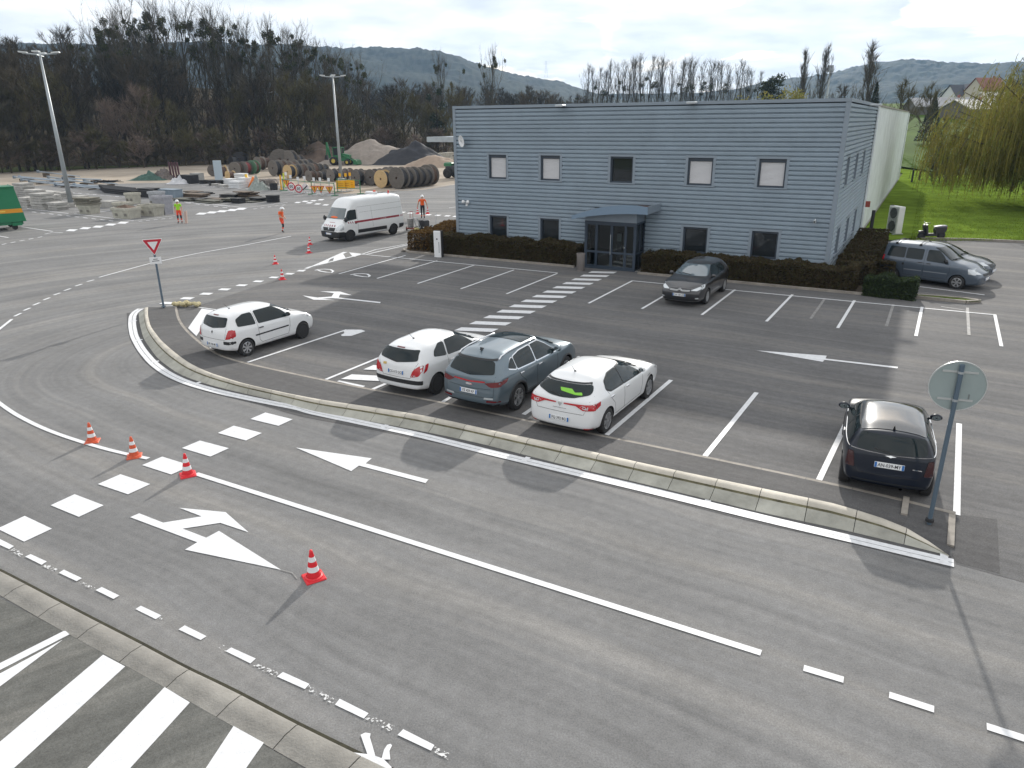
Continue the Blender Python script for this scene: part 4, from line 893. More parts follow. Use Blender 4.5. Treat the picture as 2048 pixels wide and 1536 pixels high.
def mirror(B, x, z, m, root, sz=(.10,.20,.15), glass=True):
    for sd in (-1, 1):
        h, n = B.hit('L' if sd > 0 else 'R', x, z); mb = MB(); mb.sphere((h.x+.0, h.y+sd*(sz[1]*.62), z+.03), .5, 12, 8, (sz[0]*1.3, sz[1], sz[2])); mb.tube([(h.x+.02, h.y-sd*.02, z-.02),(h.x, h.y+sd*sz[1]*.4, z)], .03, 6); o = mb.build('wing_mirror', m, root, smooth=True)
        if glass: mb = MB(); mb.lathe([(.001,0),(.42,0)], 14, Matrix.Translation((h.x-sz[0]*.62, h.y+sd*(sz[1]*.62), z+.03)) @ Matrix.Rotation(-pi/2,4,'Y') @ Matrix.Diagonal((sz[2]*.8, sz[1]*.85, 1, 1))); mb.build('mirror_glass', mat('mirror_glass', (.30,.36,.38), .05, .8), o)
def car(S):
    B = Body(S); p = S['place']; root = thing(S['name'], S['label'], S.get('cat', 'car'), p[0], p[1], S.get('group')); W = S['w']; wb = S['wb']
    body = obj_mesh('body', B.mesh, root)
    for ax, nm in ((0, 'r'), (wb, 'f')):
        st, k = S['wheels'][0 if nm == 'r' else 1]; tm, rm, dm = wheel_meshes((S['rw'], st, k), S['rw'], S.get('ww', .2), st, k)
        for sd in (-1, 1):
            w_ = obj_mesh('wheel', dm, root, (ax, sd*(W-S.get('ww', .2)/2-.012), S['rw'])); obj_mesh('tyre', tm, w_); obj_mesh('rim', rm, w_)
    gl = S.get('glass', M_CARGL)
    for q in S['side_win']:
        for pl in 'LR':
            if S.get('win_trim'): B.decal('window_trim', [(x+(x-sum(a for a, _ in q)/len(q))*.05, z+(.02 if z > sum(b for _, b in q)/len(q) else -.025)) for x, z in q], pl, S['win_trim'], root, .003, .05)
            B.decal('side_window', q, pl, gl, root, .007, S.get('wr_', .06))
    if S.get('rear_win'): 
        rw_ = B.decal('rear_window', S['rear_win'], 'B', gl, root, .010, .07, .07)
        if S.get('wiper', True): h, n = B.hit('B', 0, min(z for _, z in S['rear_win'])+.02); h2, n2 = B.hit('B', .3, min(z for _, z in S['rear_win'])+.07); mb = MB(); mb.tube([h+n*.02, h2+n2*.02], .012, 5); mb.build('wiper', M_TRIMB, rw_)
    ws = B.decal('windscreen', S['screen'], 'F', S.get('screen_glass', gl), root, .007, .06)
    for sy in (.05, -.35): h, n = B.hit('F', sy, min(z for _, z in S['screen'])+.02); h2, n2 = B.hit('F', sy-.4 if sy > 0 else sy-.2, min(z for _, z in S['screen'])+.05); mb = MB(); mb.tube([h+n*.02, h2+n2*.02], .012, 5); mb.build('wiper', M_TRIMB, ws)
    for nm, poly, pl, m, *rest in S.get('decals', ()):
        r = rest[0] if rest else .02; B.decal(nm, poly, pl, m, root, S.get('doff', .009), r)
        if pl in 'BF' and len(rest) < 2: B.decal(nm, [(-a, b) for a, b in poly][::-1], pl, m, root, S.get('doff', .009), r)
        elif pl in 'R' and len(rest) < 2: B.decal(nm, poly, 'L', m, root, S.get('doff', .009), r)
    for pts in S.get('seams', ()):
        for pl in 'LR': B.seam('door_gap', pts, pl, M_SEAM, root, .0065, -.002)
    for pts in S.get('rear_seams', ()): B.seam('tailgate_gap', pts, 'B', M_SEAM, root, .006, -.002)
    for pts in S.get('front_seams', ()): B.seam('bonnet_gap', pts, 'F', M_SEAM, root, .006, -.002)
    for x, z in S.get('handles', ()):
        for sd, pl in ((-1,'R'),(1,'L')): h, n = B.hit(pl, x, z); mb = MB(); mb.bevbox((h.x, h.y+sd*.014, z),(.17,.035,.03),.008); mb.build('door_handle', S.get('handle_m', S['paint']), root)
    mirror(B, S['mir'][0], S['mir'][1], S['mir'][2], root, S.get('mirsz', (.10,.19,.14)))
    if 'plate_r' in S: h, n = B.hit('B', 0, S['plate_r'][1]); n.z = min(n.z, .12) ; plate(root, S['plate_r'][0], h, n)
    if 'plate_f' in S: h, n = B.hit('F', 0, S['plate_f'][1]); plate(root, S['plate_f'][0], h, Vector((1,0,0)), txt=S['plate_f'][0] != '')
    if 'antenna' in S:
        x, l, k = S['antenna']; h, n = B.hit('T', x, 0); mb = MB()
        if k == 'fin': mb.add([h+Vector(v) for v in ((-.10,0,.09),(-.08,-.025,0),(-.08,.025,0),(.12,0,0))], ((0,1,3),(0,3,2),(0,2,1),(1,2,3)))
        else: mb.tube([h-n*.01, h+Vector((-l*.62,0,l*.62))], [.008,.004], 5); mb.sphere(h, .03, 8, 5)
        mb.build('aerial', M_TRIMB, root)
    return B, root
def place2(rear, front, yw, side):      # both wheel contacts of one side, as pixels
    a, b = G(*rear), G(*front); th = atan2(b.y-a.y, b.x-a.x); return place1(rear, th, yw, side)
def place1(rear, th, yw, side):
    a = G(*rear); sd = -1 if side == 'R' else 1; return (a-Vector((-sin(th)*yw*sd, cos(th)*yw*sd, 0)), th)
def top_tab(S_): return S_
WHITE = lambda n: mat(n, (.70,.71,.72), .35, coat=1., nscale=2, namt=.02)
baydir = G(1342,761)-G(1213,871); TH = atan2(baydir.y, baydir.x)
def hatch(wb, fo, ro, H, w, zre, rake, xw, xc, zc, zf, belt, roofw, **k):
    xe = wb+fo
    d = dict(wb=wb, fo=fo, ro=ro, w=w, top=[(-ro,zre),(-ro+.5,lerp(zre,H,.8)),(wb*.38,H),(xw-.25,H-.015),(xw,H-.06),(xc,zc),((xc+xe)/2,zc-.05),(xe-.2,zf),(xe,zf-.12)],
             edge=[(-ro,.05),(0,.065),(xw,.065),(xc,.05),(xe,.03)], belt=belt, roofw=[(-ro,roofw*.95),(0,roofw),(xw,roofw*.98),(xc,w*.80),(xe-.3,w*.74),(xe,w*.6)],
             xr=[(.15,.08),(.3,.0),(.55,.0),(.8,.03),(belt[0][1],.07),(zre,rake)])
    d.update(k); return d
LGT = lambda *p: list(p)
# --- small white three-door hatchback by the kerb bend
S = hatch(2.367,.62,.61,1.47,.825,1.37,.27,1.50,2.22,.99,.86,[(-.6,.93),(.6,.92),(2.2,.88)],.575, name='parked_car', cat='car', group='cars parked in the lot', rw=.285, paint=WHITE('paint_white_a'),
    label='white three-door hatchback with black side moulding parked by the kerb bend', place=place2((497,712),(606,677),.79,'R'), wheels=[('cover',7),('steel',9)],
    side_win=[[(-.22,1.0),(.46,.955),(.44,1.33),(.10,1.33),(-.20,1.22)], [(.55,.95),(1.86,.92),(1.60,1.18),(1.32,1.345),(.53,1.345)]], rear_win=[(-.55,1.03),(0,.965),(.55,1.03),(.52,1.30),(-.52,1.30)], screen=[(-.66,1.01),(.66,1.01),(.53,1.37),(-.53,1.37)],
    decals=[('tail_light',[(.58,.66),(.79,.70),(.83,.96),(.67,.95)],'B',M_RED), ('tail_light',[(-.50,.70),(-.36,.74),(-.34,.93),(-.46,.93)],'R',M_RED), ('bumper_pad',[(.50,.50),(.86,.50),(.86,.60),(.50,.60)],'B',M_TRIMB), ('bumper_pad',[(-.55,.52),(-.38,.52),(-.38,.59),(-.55,.59)],'R',M_TRIMB), ('brake_light',[(-.12,1.335),(.12,1.335),(.12,1.36),(-.12,1.36)],'B',M_DRED,.005,1),
            ('side_moulding',[(.36,.585),(1.74,.60),(1.74,.645),(.36,.63)],'R',M_TRIMB,.01), ('lower_bumper',[(-.6,.20),(.6,.20),(.6,.26),(-.6,.26)],'B',M_TRIMB,.01,1), ('headlamp',[(2.62,.72),(2.92,.70),(2.84,.86),(2.66,.86)],'R',M_LAMP,.03), ('emblem',[(0,.795),(.035,.85),(0,.905),(-.035,.85)],'B',M_TRIMB,.002,1)],
    seams=[[(.49,1.36),(.50,.95),(.52,.42),(.62,.33)], [(.62,.33),(1.72,.35),(1.80,.60),(1.84,.92)]], rear_seams=[[(-.58,1.0),(-.56,.64),(.56,.64),(.58,1.0)]], handles=[(.62,.82)], handle_m=M_TRIMB, mir=(1.74,.99,M_TRIMB), plate_r=('BR 186 MT',.46), antenna=(.12,.32,'rod'))
S['decals'] = [d for d in S['decals']]
car(S)
# --- white three-door hatchback on the pedestrian stripes
S = hatch(2.54,.80,.69,1.47,.86,1.36,.30,1.45,2.32,1.0,.84,[(-.6,.95),(.6,.93),(2.2,.88)],.575, name='parked_car', cat='car', group='cars parked in the lot', rw=.30, paint=WHITE('paint_white_b'),
    label='white hatchback with black rear bumper strip and red teardrop tail lights', place=place1((876,788),TH,.825,'R'), wheels=[('steel',9),('steel',9)],
    side_win=[[(-.02,1.06),(.50,.98),(.60,1.33),(.36,1.33),(.08,1.20)], [(.56,.975),(1.98,.93),(1.62,1.20),(1.30,1.345),(.66,1.345)]], rear_win=[(-.64,1.06),(0,.975),(.64,1.06),(.56,1.31),(-.56,1.31)], screen=[(-.68,1.03),(.68,1.03),(.53,1.37),(-.53,1.37)],
    decals=[('tail_light',[(.46,.63),(.72,.68),(.85,.97),(.70,.95),(.54,.82)],'B',M_RED,.05), ('tail_light',[(-.56,.74),(-.42,.80),(-.30,.97),(-.44,.95)],'R',M_RED,.03), ('reversing_light',[(.48,.635),(.64,.66),(.62,.70),(.52,.70)],'B',M_LAMP), ('bumper_strip',[(-.84,.44),(.84,.44),(.84,.555),(-.84,.555)],'B',M_TRIMB,.03,1), ('lower_bumper',[(-.6,.20),(.6,.20),(.6,.27),(-.6,.27)],'B',M_TRIMB,.01,1), ('brake_light',[(-.13,1.325),(.13,1.325),(.13,1.35),(-.13,1.35)],'B',M_DRED,.005,1),
            ('sticker',[(-.46,.87),(-.34,.88),(-.34,.94),(-.46,.93)][::-1] and [(.34,.88),(.46,.87),(.46,.93),(.34,.94)],'B',mat('sticker_yellow',(.55,.38,.10),.5),.004,1), ('side_moulding',[(.55,.52),(1.80,.54),(1.80,.575),(.55,.555)],'R',WHITE('paint_white_b'),.008)],
    seams=[[(.56,1.36),(.52,.97),(.55,.45),(.66,.33)], [(.66,.33),(1.85,.36),(1.95,.62),(1.98,.92)]], rear_seams=[[(-.66,1.02),(-.55,.80),(-.46,.60),(.46,.60),(.55,.80),(.66,1.02)]], handles=[(.70,.84)], mir=(1.88,1.0,WHITE('paint_white_b')), plate_r=('CG 613 QQ',.73), antenna=(.10,.34,'rod'))
car(S)
# --- blue grey SUV
PG = mat('paint_blue_grey', (.115,.155,.185), .32, .45, coat=1.)
S = hatch(2.67,.90,.91,1.62,.925,1.48,.36,1.62,2.48,1.14,.98,[(-.9,1.06),(.6,1.05),(2.3,1.0)],.63, name='parked_suv', cat='car', group='cars parked in the lot', rw=.355, ww=.23, paint=PG, win_trim=M_CHROME, bot=[(-.91,.36),(-.5,.24),(3.1,.22),(3.57,.32)],
    label='blue grey SUV with roof rails and red light bar across the tailgate', place=place1((1037,819),TH,.89,'R'), wheels=[('alloy',5),('alloy',5)],
    side_win=[[(-.34,1.20),(-.02,1.11),(-.02,1.40),(-.14,1.37)], [(.02,1.105),(.92,1.07),(.92,1.47),(.40,1.46),(.02,1.40)], [(.97,1.07),(2.12,1.04),(1.70,1.32),(1.40,1.47),(.97,1.475)]], rear_win=[(-.68,1.14),(0,1.07),(.68,1.14),(.58,1.41),(-.58,1.41)], screen=[(-.74,1.18),(.74,1.18),(.58,1.51),(-.58,1.51)],
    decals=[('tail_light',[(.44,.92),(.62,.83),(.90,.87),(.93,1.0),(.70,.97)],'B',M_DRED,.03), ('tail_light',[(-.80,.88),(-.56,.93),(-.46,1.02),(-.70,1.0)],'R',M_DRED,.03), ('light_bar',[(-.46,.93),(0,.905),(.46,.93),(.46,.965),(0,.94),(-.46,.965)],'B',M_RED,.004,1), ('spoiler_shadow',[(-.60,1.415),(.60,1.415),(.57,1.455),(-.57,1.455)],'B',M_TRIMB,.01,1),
            ('lower_cladding',[(-.88,.26),(.88,.26),(.88,.42),(.5,.40),(-.5,.40),(-.88,.42)],'B',M_TRIMB,.02,1), ('exhaust_tip',[(.50,.30),(.70,.30),(.70,.36),(.50,.36)],'B',M_CHROME,.02), ('reflector',[(.52,.44),(.84,.46),(.84,.50),(.52,.49)],'B',M_DRED,.01), ('reversing_light',[(.44,.51),(.70,.53),(.70,.57),(.46,.56)],'B',M_LAMP,.01),
            ('sill_cladding',[(.40,.25),(2.26,.25),(2.30,.38),(.38,.38)],'R',M_TRIMB,.02), ('roof_glass',[(.75,-.52),(1.45,-.52),(1.45,.52),(.75,.52)],'T',M_CARGL,.05,1), ('emblem',[(-.09,.83),(.09,.83),(.09,.875),(-.09,.875)],'B',M_CHROME,.022,1), ('headlamp',[(3.1,.92),(3.4,.86),(3.35,.99),(3.1,1.02)],'R',M_LAMP,.02)],
    seams=[[(.94,1.49),(.95,1.05),(.97,.55),(1.0,.40)], [(.02,1.42),(.0,1.10),(.12,.90),(.36,.72),(.45,.42)], [(2.12,1.04),(2.12,.70),(2.05,.42)], [(.45,.41),(2.05,.41)]], rear_seams=[[(-.72,1.1),(-.70,.60),(-.55,.55),(.55,.55),(.70,.60),(.72,1.1)], [(-.62,.78),(0,.755),(.62,.78)]], handles=[(.16,.98),(1.12,.95)], handle_m=M_CHROME, mir=(2.02,1.10,PG), mirsz=(.12,.22,.17), plate_r=('FZ 429 KP',.67), antenna=(-.28,.1,'fin'))
B, rt = car(S)
for sd in (-1, 1):
    P = [B.hit('T', x, sd*.60)[0]+Vector((0,0,.035 if .0 < i < 7 else 0)) for i, x in enumerate((-.45,-.35,0,.3,.6,.9,1.2,1.35))]; mb = MB(); mb.tube(P, .022, 6); mb.build('roof_rail', M_CHROME, rt, smooth=True)
for sd in (-1, 1):
    for ax in (0, 2.67):
        P = [B.hit('R' if sd < 0 else 'L', ax+.42*cos(a), .355+.42*sin(a))[0] for a in [pi*k/14-.12+.24*k/14 for k in range(15)]]; mb = MB(); mb.tube(P, .035, 5); mb.build('arch_trim', M_TRIMB, rt, smooth=True)
# --- white five-door hatchback
S = hatch(2.67,.92,.77,1.447,.905,1.30,.42,1.42,2.42,.98,.80,[(-.7,.97),(.6,.94),(2.3,.88)],.585, name='parked_car', cat='car', group='cars parked in the lot', rw=.315, ww=.215, paint=WHITE('paint_white_c'),
    label='white five-door hatchback with slim red tail lights and black lower bumper', place=place2((1214,865),(1294,798),.87,'R'), wheels=[('alloy',6),('alloy',6)],
    side_win=[[(.02,1.08),(.20,1.0),(.90,.97),(.90,1.32),(.46,1.31),(.12,1.22)], [(.94,.97),(2.12,.92),(1.66,1.18),(1.32,1.325),(.94,1.325)]], win_trim=M_TRIMB, rear_win=[(-.70,1.10),(-.3,1.0),(0,.985),(.3,1.0),(.70,1.10),(.60,1.255),(-.60,1.255)], screen=[(-.70,1.01),(.70,1.01),(.53,1.34),(-.53,1.34)],
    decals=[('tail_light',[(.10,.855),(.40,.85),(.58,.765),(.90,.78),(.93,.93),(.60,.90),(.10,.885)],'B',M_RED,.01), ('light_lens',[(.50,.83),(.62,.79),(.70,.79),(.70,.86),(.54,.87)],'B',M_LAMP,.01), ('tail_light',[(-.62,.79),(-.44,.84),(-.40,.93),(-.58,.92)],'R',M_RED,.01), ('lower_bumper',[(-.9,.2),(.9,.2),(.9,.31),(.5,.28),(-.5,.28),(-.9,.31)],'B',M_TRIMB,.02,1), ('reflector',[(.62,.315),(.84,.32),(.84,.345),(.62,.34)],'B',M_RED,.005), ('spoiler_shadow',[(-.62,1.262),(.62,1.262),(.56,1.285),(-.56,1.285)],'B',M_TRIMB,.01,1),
            ('emblem',[(0,.79),(.05,.86),(0,.93),(-.05,.86)],'B',M_CHROME,.002,1), ('side_vent',[(2.42,.70),(2.62,.74),(2.62,.755),(2.42,.72)],'R',M_TRIMB,.004), ('headlamp',[(3.1,.74),(3.42,.66),(3.38,.80),(3.12,.84)],'R',M_LAMP,.02), ('model_name',[(-.17,.745),(.17,.745),(.17,.76),(-.17,.76)],'B',M_CHROME,.003,1), ('warning_vest',[(-.05,1.10),(.25,1.08),(.42,1.06),(.52,1.08),(.44,1.13),(.1,1.17)][::1] and [(-.5,1.07),(-.34,1.06),(.05,1.10),(.1,1.16),(-.2,1.16),(-.3,1.10),(-.46,1.12)],'B',mat('vest_green',(.22,.55,.05),.6),.02,1)],
    seams=[[(.92,1.34),(.93,.95),(.96,.45),(1.0,.34)], [(.10,1.22),(.04,1.05),(.18,.82),(.36,.66),(.46,.36)], [(2.12,.92),(2.10,.6),(2.02,.36)], [(.46,.35),(2.02,.35)]], rear_seams=[[(-.74,1.06),(-.66,.80),(-.60,.66),(.60,.66),(.66,.80),(.74,1.06)]], handles=[(.20,.88),(1.12,.86)], handle_m=M_CHROME, mir=(2.02,.98,WHITE('paint_white_c')), plate_r=('FQ 392 BG',.50), antenna=(-.02,.30,'rod'))
S['doff'] = .017
car(S)
# --- small dark blue two-door car
PB = mat('paint_midnight_blue', (.006,.010,.020), .3, .0, coat=.35, spec=.3)
pm = (G(1677,958)+G(1857,989))/2; dv = G(1857,989)-G(1677,958); thm = atan2(dv.y, dv.x)+pi/2
S = hatch(2.467,.60,.56,1.41,.845,1.34,.20,1.52,2.0,1.0,.90,[(-.5,.96),(.6,.95),(2.2,.92)],.60, name='parked_car', cat='car', group='cars parked in the lot', rw=.30, ww=.205, paint=PB, trear=.88,
    label='small dark blue car with chrome beltline and round mirrors beside the round sign', place=(pm, thm), wheels=[('alloy',8),('alloy',8)],
    side_win=[[(-.30,.985),(.52,.975),(.52,1.29),(-.16,1.285)], [(.56,.975),(1.94,.955),(1.56,1.24),(1.40,1.30),(.56,1.295)]], win_trim=M_TRIMB, rear_win=[(-.62,.985),(0,.955),(.62,.985),(.56,1.285),(-.56,1.285)], screen=[(-.66,1.02),(.66,1.02),(.55,1.31),(-.55,1.31)],
    decals=[('tail_light',[(.60,.60),(.76,.60),(.74,.90),(.65,.90)],'B',mat('tail_light_smoked',(.04,.008,.01),.25,coat=.4),.03), ('emblem',[(-.10,.915),(-.03,.90),(0,.885),(.03,.90),(.10,.915),(.03,.925),(0,.932),(-.03,.925)],'B',M_CHROME,.003,1), ('model_name',[(-.56,.70),(-.40,.71),(-.40,.73),(-.56,.72)],'B',M_CHROME,.003,1), ('lower_bumper',[(-.74,.22),(.74,.22),(.74,.31),(-.74,.31)],'B',M_TRIMB,.03,1), ('bumper_strip',[(-.62,.36),(.62,.36),(.62,.385),(-.62,.385)],'B',M_TRIMB,.01,1), ('roof_panel',[(-.28,-.56),(1.40,-.56),(1.40,.56),(-.28,.56)],'T',mat('paint_black_roof',(.02,.019,.02),.16,.2,coat=1.),.06,1), ('no_entry_sticker',[(-.42,1.07),(-.33,1.05),(-.24,1.07),(-.24,1.11),(-.33,1.13),(-.42,1.11)],'B',mat('sticker_red',(.20,.03,.03),.5),.02,1), ('headlamp',[(2.6,.66),(2.92,.70),(2.9,.86),(2.66,.88)],'R',M_LAMP,.05)],
    seams=[[(.54,1.31),(.54,.96),(.56,.42),(.66,.32)], [(.66,.32),(1.80,.33),(1.88,.60),(1.92,.94)]], rear_seams=[[(-.66,.94),(-.58,.62),(-.52,.52),(.52,.52),(.58,.62),(.66,.94)]], handles=[(.68,.86)], handle_m=M_CHROME, mir=(1.62,1.02,PB), mirsz=(.09,.24,.15), plate_r=('AN-039-MY',.73), antenna=(-.18,.1,'fin'))
S['rear_win'] = S['rear_win']
B, rt = car(S)
B.seam('chrome_strip', [(-.70,.968),(-.4,.95),(0,.938),(.4,.95),(.70,.968)], 'B', M_CHROME, rt, .009, .006)
for pl in 'LR': B.seam('chrome_strip', [(-.42,.965),(.6,.95),(1.9,.935)], pl, M_CHROME, rt, .009, .006)
h, n = B.hit('B', -.28, .24); mb = MB(); mb.tube([h+Vector((.1,0,-.02)), h+Vector((-.06,0,-.02))], .035, 12, cap=False); mb.build('exhaust_tip', M_CHROME, rt)
# --- dark grey hatchback facing the camera in front of the building
PD = mat('paint_dark_grey', (.034,.034,.038), .3, .4, coat=1.)
a, b = G(1413,608), G(1452,585); th = atan2(a.y-b.y, a.x-b.x)
bd = G(*z7(578,343))-G(*z7(730,228)); th = atan2(bd.y, bd.x)
yw = .85; fr = G(1413,608); fx = fr-Vector((cos(th)*2.608-sin(th)*yw, sin(th)*2.608+cos(th)*yw, 0))
S = hatch(2.608,.92,.80,1.49,.895,1.36,.40,1.45,2.45,1.02,.84,[(-.7,.98),(.6,.95),(2.3,.90)],.59, name='parked_car', cat='car', group='cars parked in the lot', rw=.315, paint=PD,
    label='dark grey hatchback facing the camera under the office windows', place=(fx, th), wheels=[('alloy',7),('alloy',7)], screen_glass=mat('windscreen_pale', (.10,.13,.15), .05, spec=.8, coat=1.),
    side_win=[[(-.02,1.10),(.25,1.0),(.90,.98),(.90,1.36),(.42,1.35)], [(.94,.98),(2.10,.94),(1.66,1.22),(1.34,1.365),(.94,1.365)]], rear_win=[(-.60,1.05),(0,1.0),(.60,1.05),(.54,1.28),(-.54,1.28)], screen=[(-.70,1.05),(.70,1.05),(.54,1.38),(-.54,1.38)],
    decals=[('headlamp',[(.42,.68),(.66,.67),(.90,.80),(.88,.88),(.70,.80)],'F',M_LAMP,.03), ('headlamp',[(3.0,.74),(3.28,.70),(3.16,.84),(2.96,.88)],'R',M_LAMP,.03), ('grille',[(-.44,.62),(.44,.62),(.42,.72),(.08,.745),(-.08,.745),(-.42,.72)],'F',M_TRIMB,.02,1), ('lower_grille',[(-.50,.28),(.50,.28),(.56,.44),(-.56,.44)],'F',M_TRIMB,.02,1), ('fog_lamp',[(.62,.36),(.74,.37),(.74,.42),(.62,.41)],'F',M_LAMP,.02), ('bumper_lip',[(-.80,.235),(.80,.235),(.78,.27),(-.78,.27)],'F',mat('lip_grey',(.16,.16,.17),.4),.01,1), ('tail_light',[(.5,.8),(.8,.8),(.82,.95),(.55,.93)],'B',M_RED)],
    seams=[[(.92,1.38),(.93,.95),(.96,.45),(1.0,.34)], [(2.12,.92),(2.10,.6),(2.02,.36)]], front_seams=[[(-.80,.92),(-.46,.78),(0,.785),(.46,.78),(.80,.92)]], handles=[(.20,.88),(1.12,.86)], mir=(2.0,1.02,PD), plate_f=('CW 183 ZZ',.50))
B, rt = car(S)
for k in (0, 1):
    B.seam('chrome_bar', [(-.40,.655+k*.03),(-.10,.655+k*.03),(0,.70+k*.03),(.10,.655+k*.03),(.40,.655+k*.03)], 'F', M_PLW, rt, .013, .016)  # pale plastic colour stands in for the bright reflection on chrome
# --- grey-blue estate van (ludospace) and the car behind it
PE = mat('paint_steel_blue', (.085,.11,.145), .34, .4, coat=.9)
plE = place2((1781,561),(1917,579.5),.82,'R')
S = hatch(2.69,.82,.62,1.78,.86,1.70,.16,1.72,2.42,1.16,.88,[(-.6,1.05),(.6,1.05),(2.3,1.02)],.66, name='parked_van', cat='car', group='cars parked in the lot', rw=.30, paint=PE,
    label='steel blue high-roofed passenger van with roof bars parked beside the hedge', place=plE, wheels=[('cover',6),('cover',6)],
    side_win=[[(-.36,1.12),(.42,1.10),(.42,1.56),(-.26,1.57)], [(.47,1.10),(1.18,1.09),(1.18,1.55),(.47,1.56)], [(1.34,1.07),(2.24,1.03),(1.98,1.36),(1.76,1.55),(1.34,1.555)]], rear_win=[(-.6,1.12),(.6,1.12),(.56,1.58),(-.56,1.58)], screen=[(-.70,1.17),(.70,1.17),(.60,1.66),(-.60,1.66)], doff=.008,
    decals=[('headlamp',[(3.06,.70),(3.36,.68),(3.30,.90),(3.02,.92)],'R',M_LAMP,.04), ('headlamp',[(.5,.70),(.80,.72),(.78,.90),(.56,.86)],'F',M_LAMP,.03), ('side_moulding',[(.48,.60),(1.22,.60),(1.22,.64),(.48,.64)],'R',mat('moulding_grey',(.20,.22,.25),.4),.01), ('side_moulding',[(1.30,.60),(2.26,.60),(2.26,.64),(1.30,.64)],'R',mat('moulding_grey',(.20,.22,.25),.4),.01), ('bumper',[(-.62,.36),(-.33,.36),(-.33,.62),(-.62,.62)],'R',M_TRIMB,.03), ('tail_light',[(-.56,.80),(-.47,.80),(-.44,1.15),(-.53,1.15)],'R',M_RED,.02), ('grille',[(-.4,.62),(.4,.62),(.4,.72),(-.4,.72)],'F',M_TRIMB,.02,1), ('fuel_cap',[(.36,.80),(.46,.80),(.46,.90),(.36,.90)],'R',M_TRIMB,.05)],
    seams=[[(1.26,1.62),(1.26,1.05),(1.28,.40)], [(.45,1.60),(.45,1.06),(.42,.75),(.45,.42)], [(2.32,1.02),(2.34,.70),(2.25,.42)], [(.45,.38),(2.25,.38)], [(-.4,.98),(1.26,.97)]], handles=[(1.12,.98),(1.46,.97)], handle_m=M_TRIMB, mir=(2.16,1.12,M_TRIMB), mirsz=(.12,.2,.18), plate_f=('',.48))
B, rt = car(S)
for x in (-.05, .95):
    P = [B.hit('T', x, y)[0]+Vector((0,0,.07)) for y in (-.6,-.3,0,.3,.6)]; mb = MB(); mb.tube(P, .018, 6)
    for y in (-.6,.6): h = B.hit('T', x, y)[0]; mb.box((h.x,h.y,h.z+.03),(.10,.06,.09))
    mb.build('roof_bar', M_TRIMB, rt)
th = plE[1]; p8 = plE[0]+Vector((cos(th)*-.15-sin(th)*2.35, sin(th)*-.15+cos(th)*2.35, 0))
PS = mat('paint_slate_blue', (.045,.062,.085), .32, .4, coat=1.)
S = hatch(2.46,.86,.72,1.50,.82,1.40,.30,1.45,2.25,1.02,.86,[(-.6,.98),(.6,.96),(2.2,.92)],.57, name='parked_car', cat='car', group='cars parked in the lot', rw=.30, paint=PS,
    label='slate blue hatchback half hidden behind the high-roofed van', place=(p8, th), wheels=[('alloy',6),('alloy',6)], side_win=[[(-.1,1.03),(.80,1.0),(.80,1.36),(.1,1.36)], [(.85,1.0),(1.95,.96),(1.55,1.24),(1.3,1.37),(.85,1.37)]], rear_win=[(-.58,1.05),(.58,1.05),(.5,1.32),(-.5,1.32)], screen=[(-.66,1.05),(.66,1.05),(.53,1.39),(-.53,1.39)],
    decals=[('headlamp',[(2.85,.72),(3.16,.68),(3.10,.82),(2.86,.88)],'R',M_LAMP,.03), ('headlamp',[(.46,.70),(.76,.72),(.74,.84),(.5,.80)],'F',M_LAMP,.03), ('grille',[(-.4,.62),(.4,.62),(.4,.76),(-.4,.76)],'F',M_TRIMB,.02,1), ('fog_lamp',[(.5,.36),(.66,.37),(.66,.43),(.5,.42)],'F',M_LAMP,.02)],
    seams=[[(.83,1.38),(.84,.95),(.86,.40)]], handles=[(1.0,.88)], mir=(1.86,1.02,PS), plate_f=('',.46))
car(S)
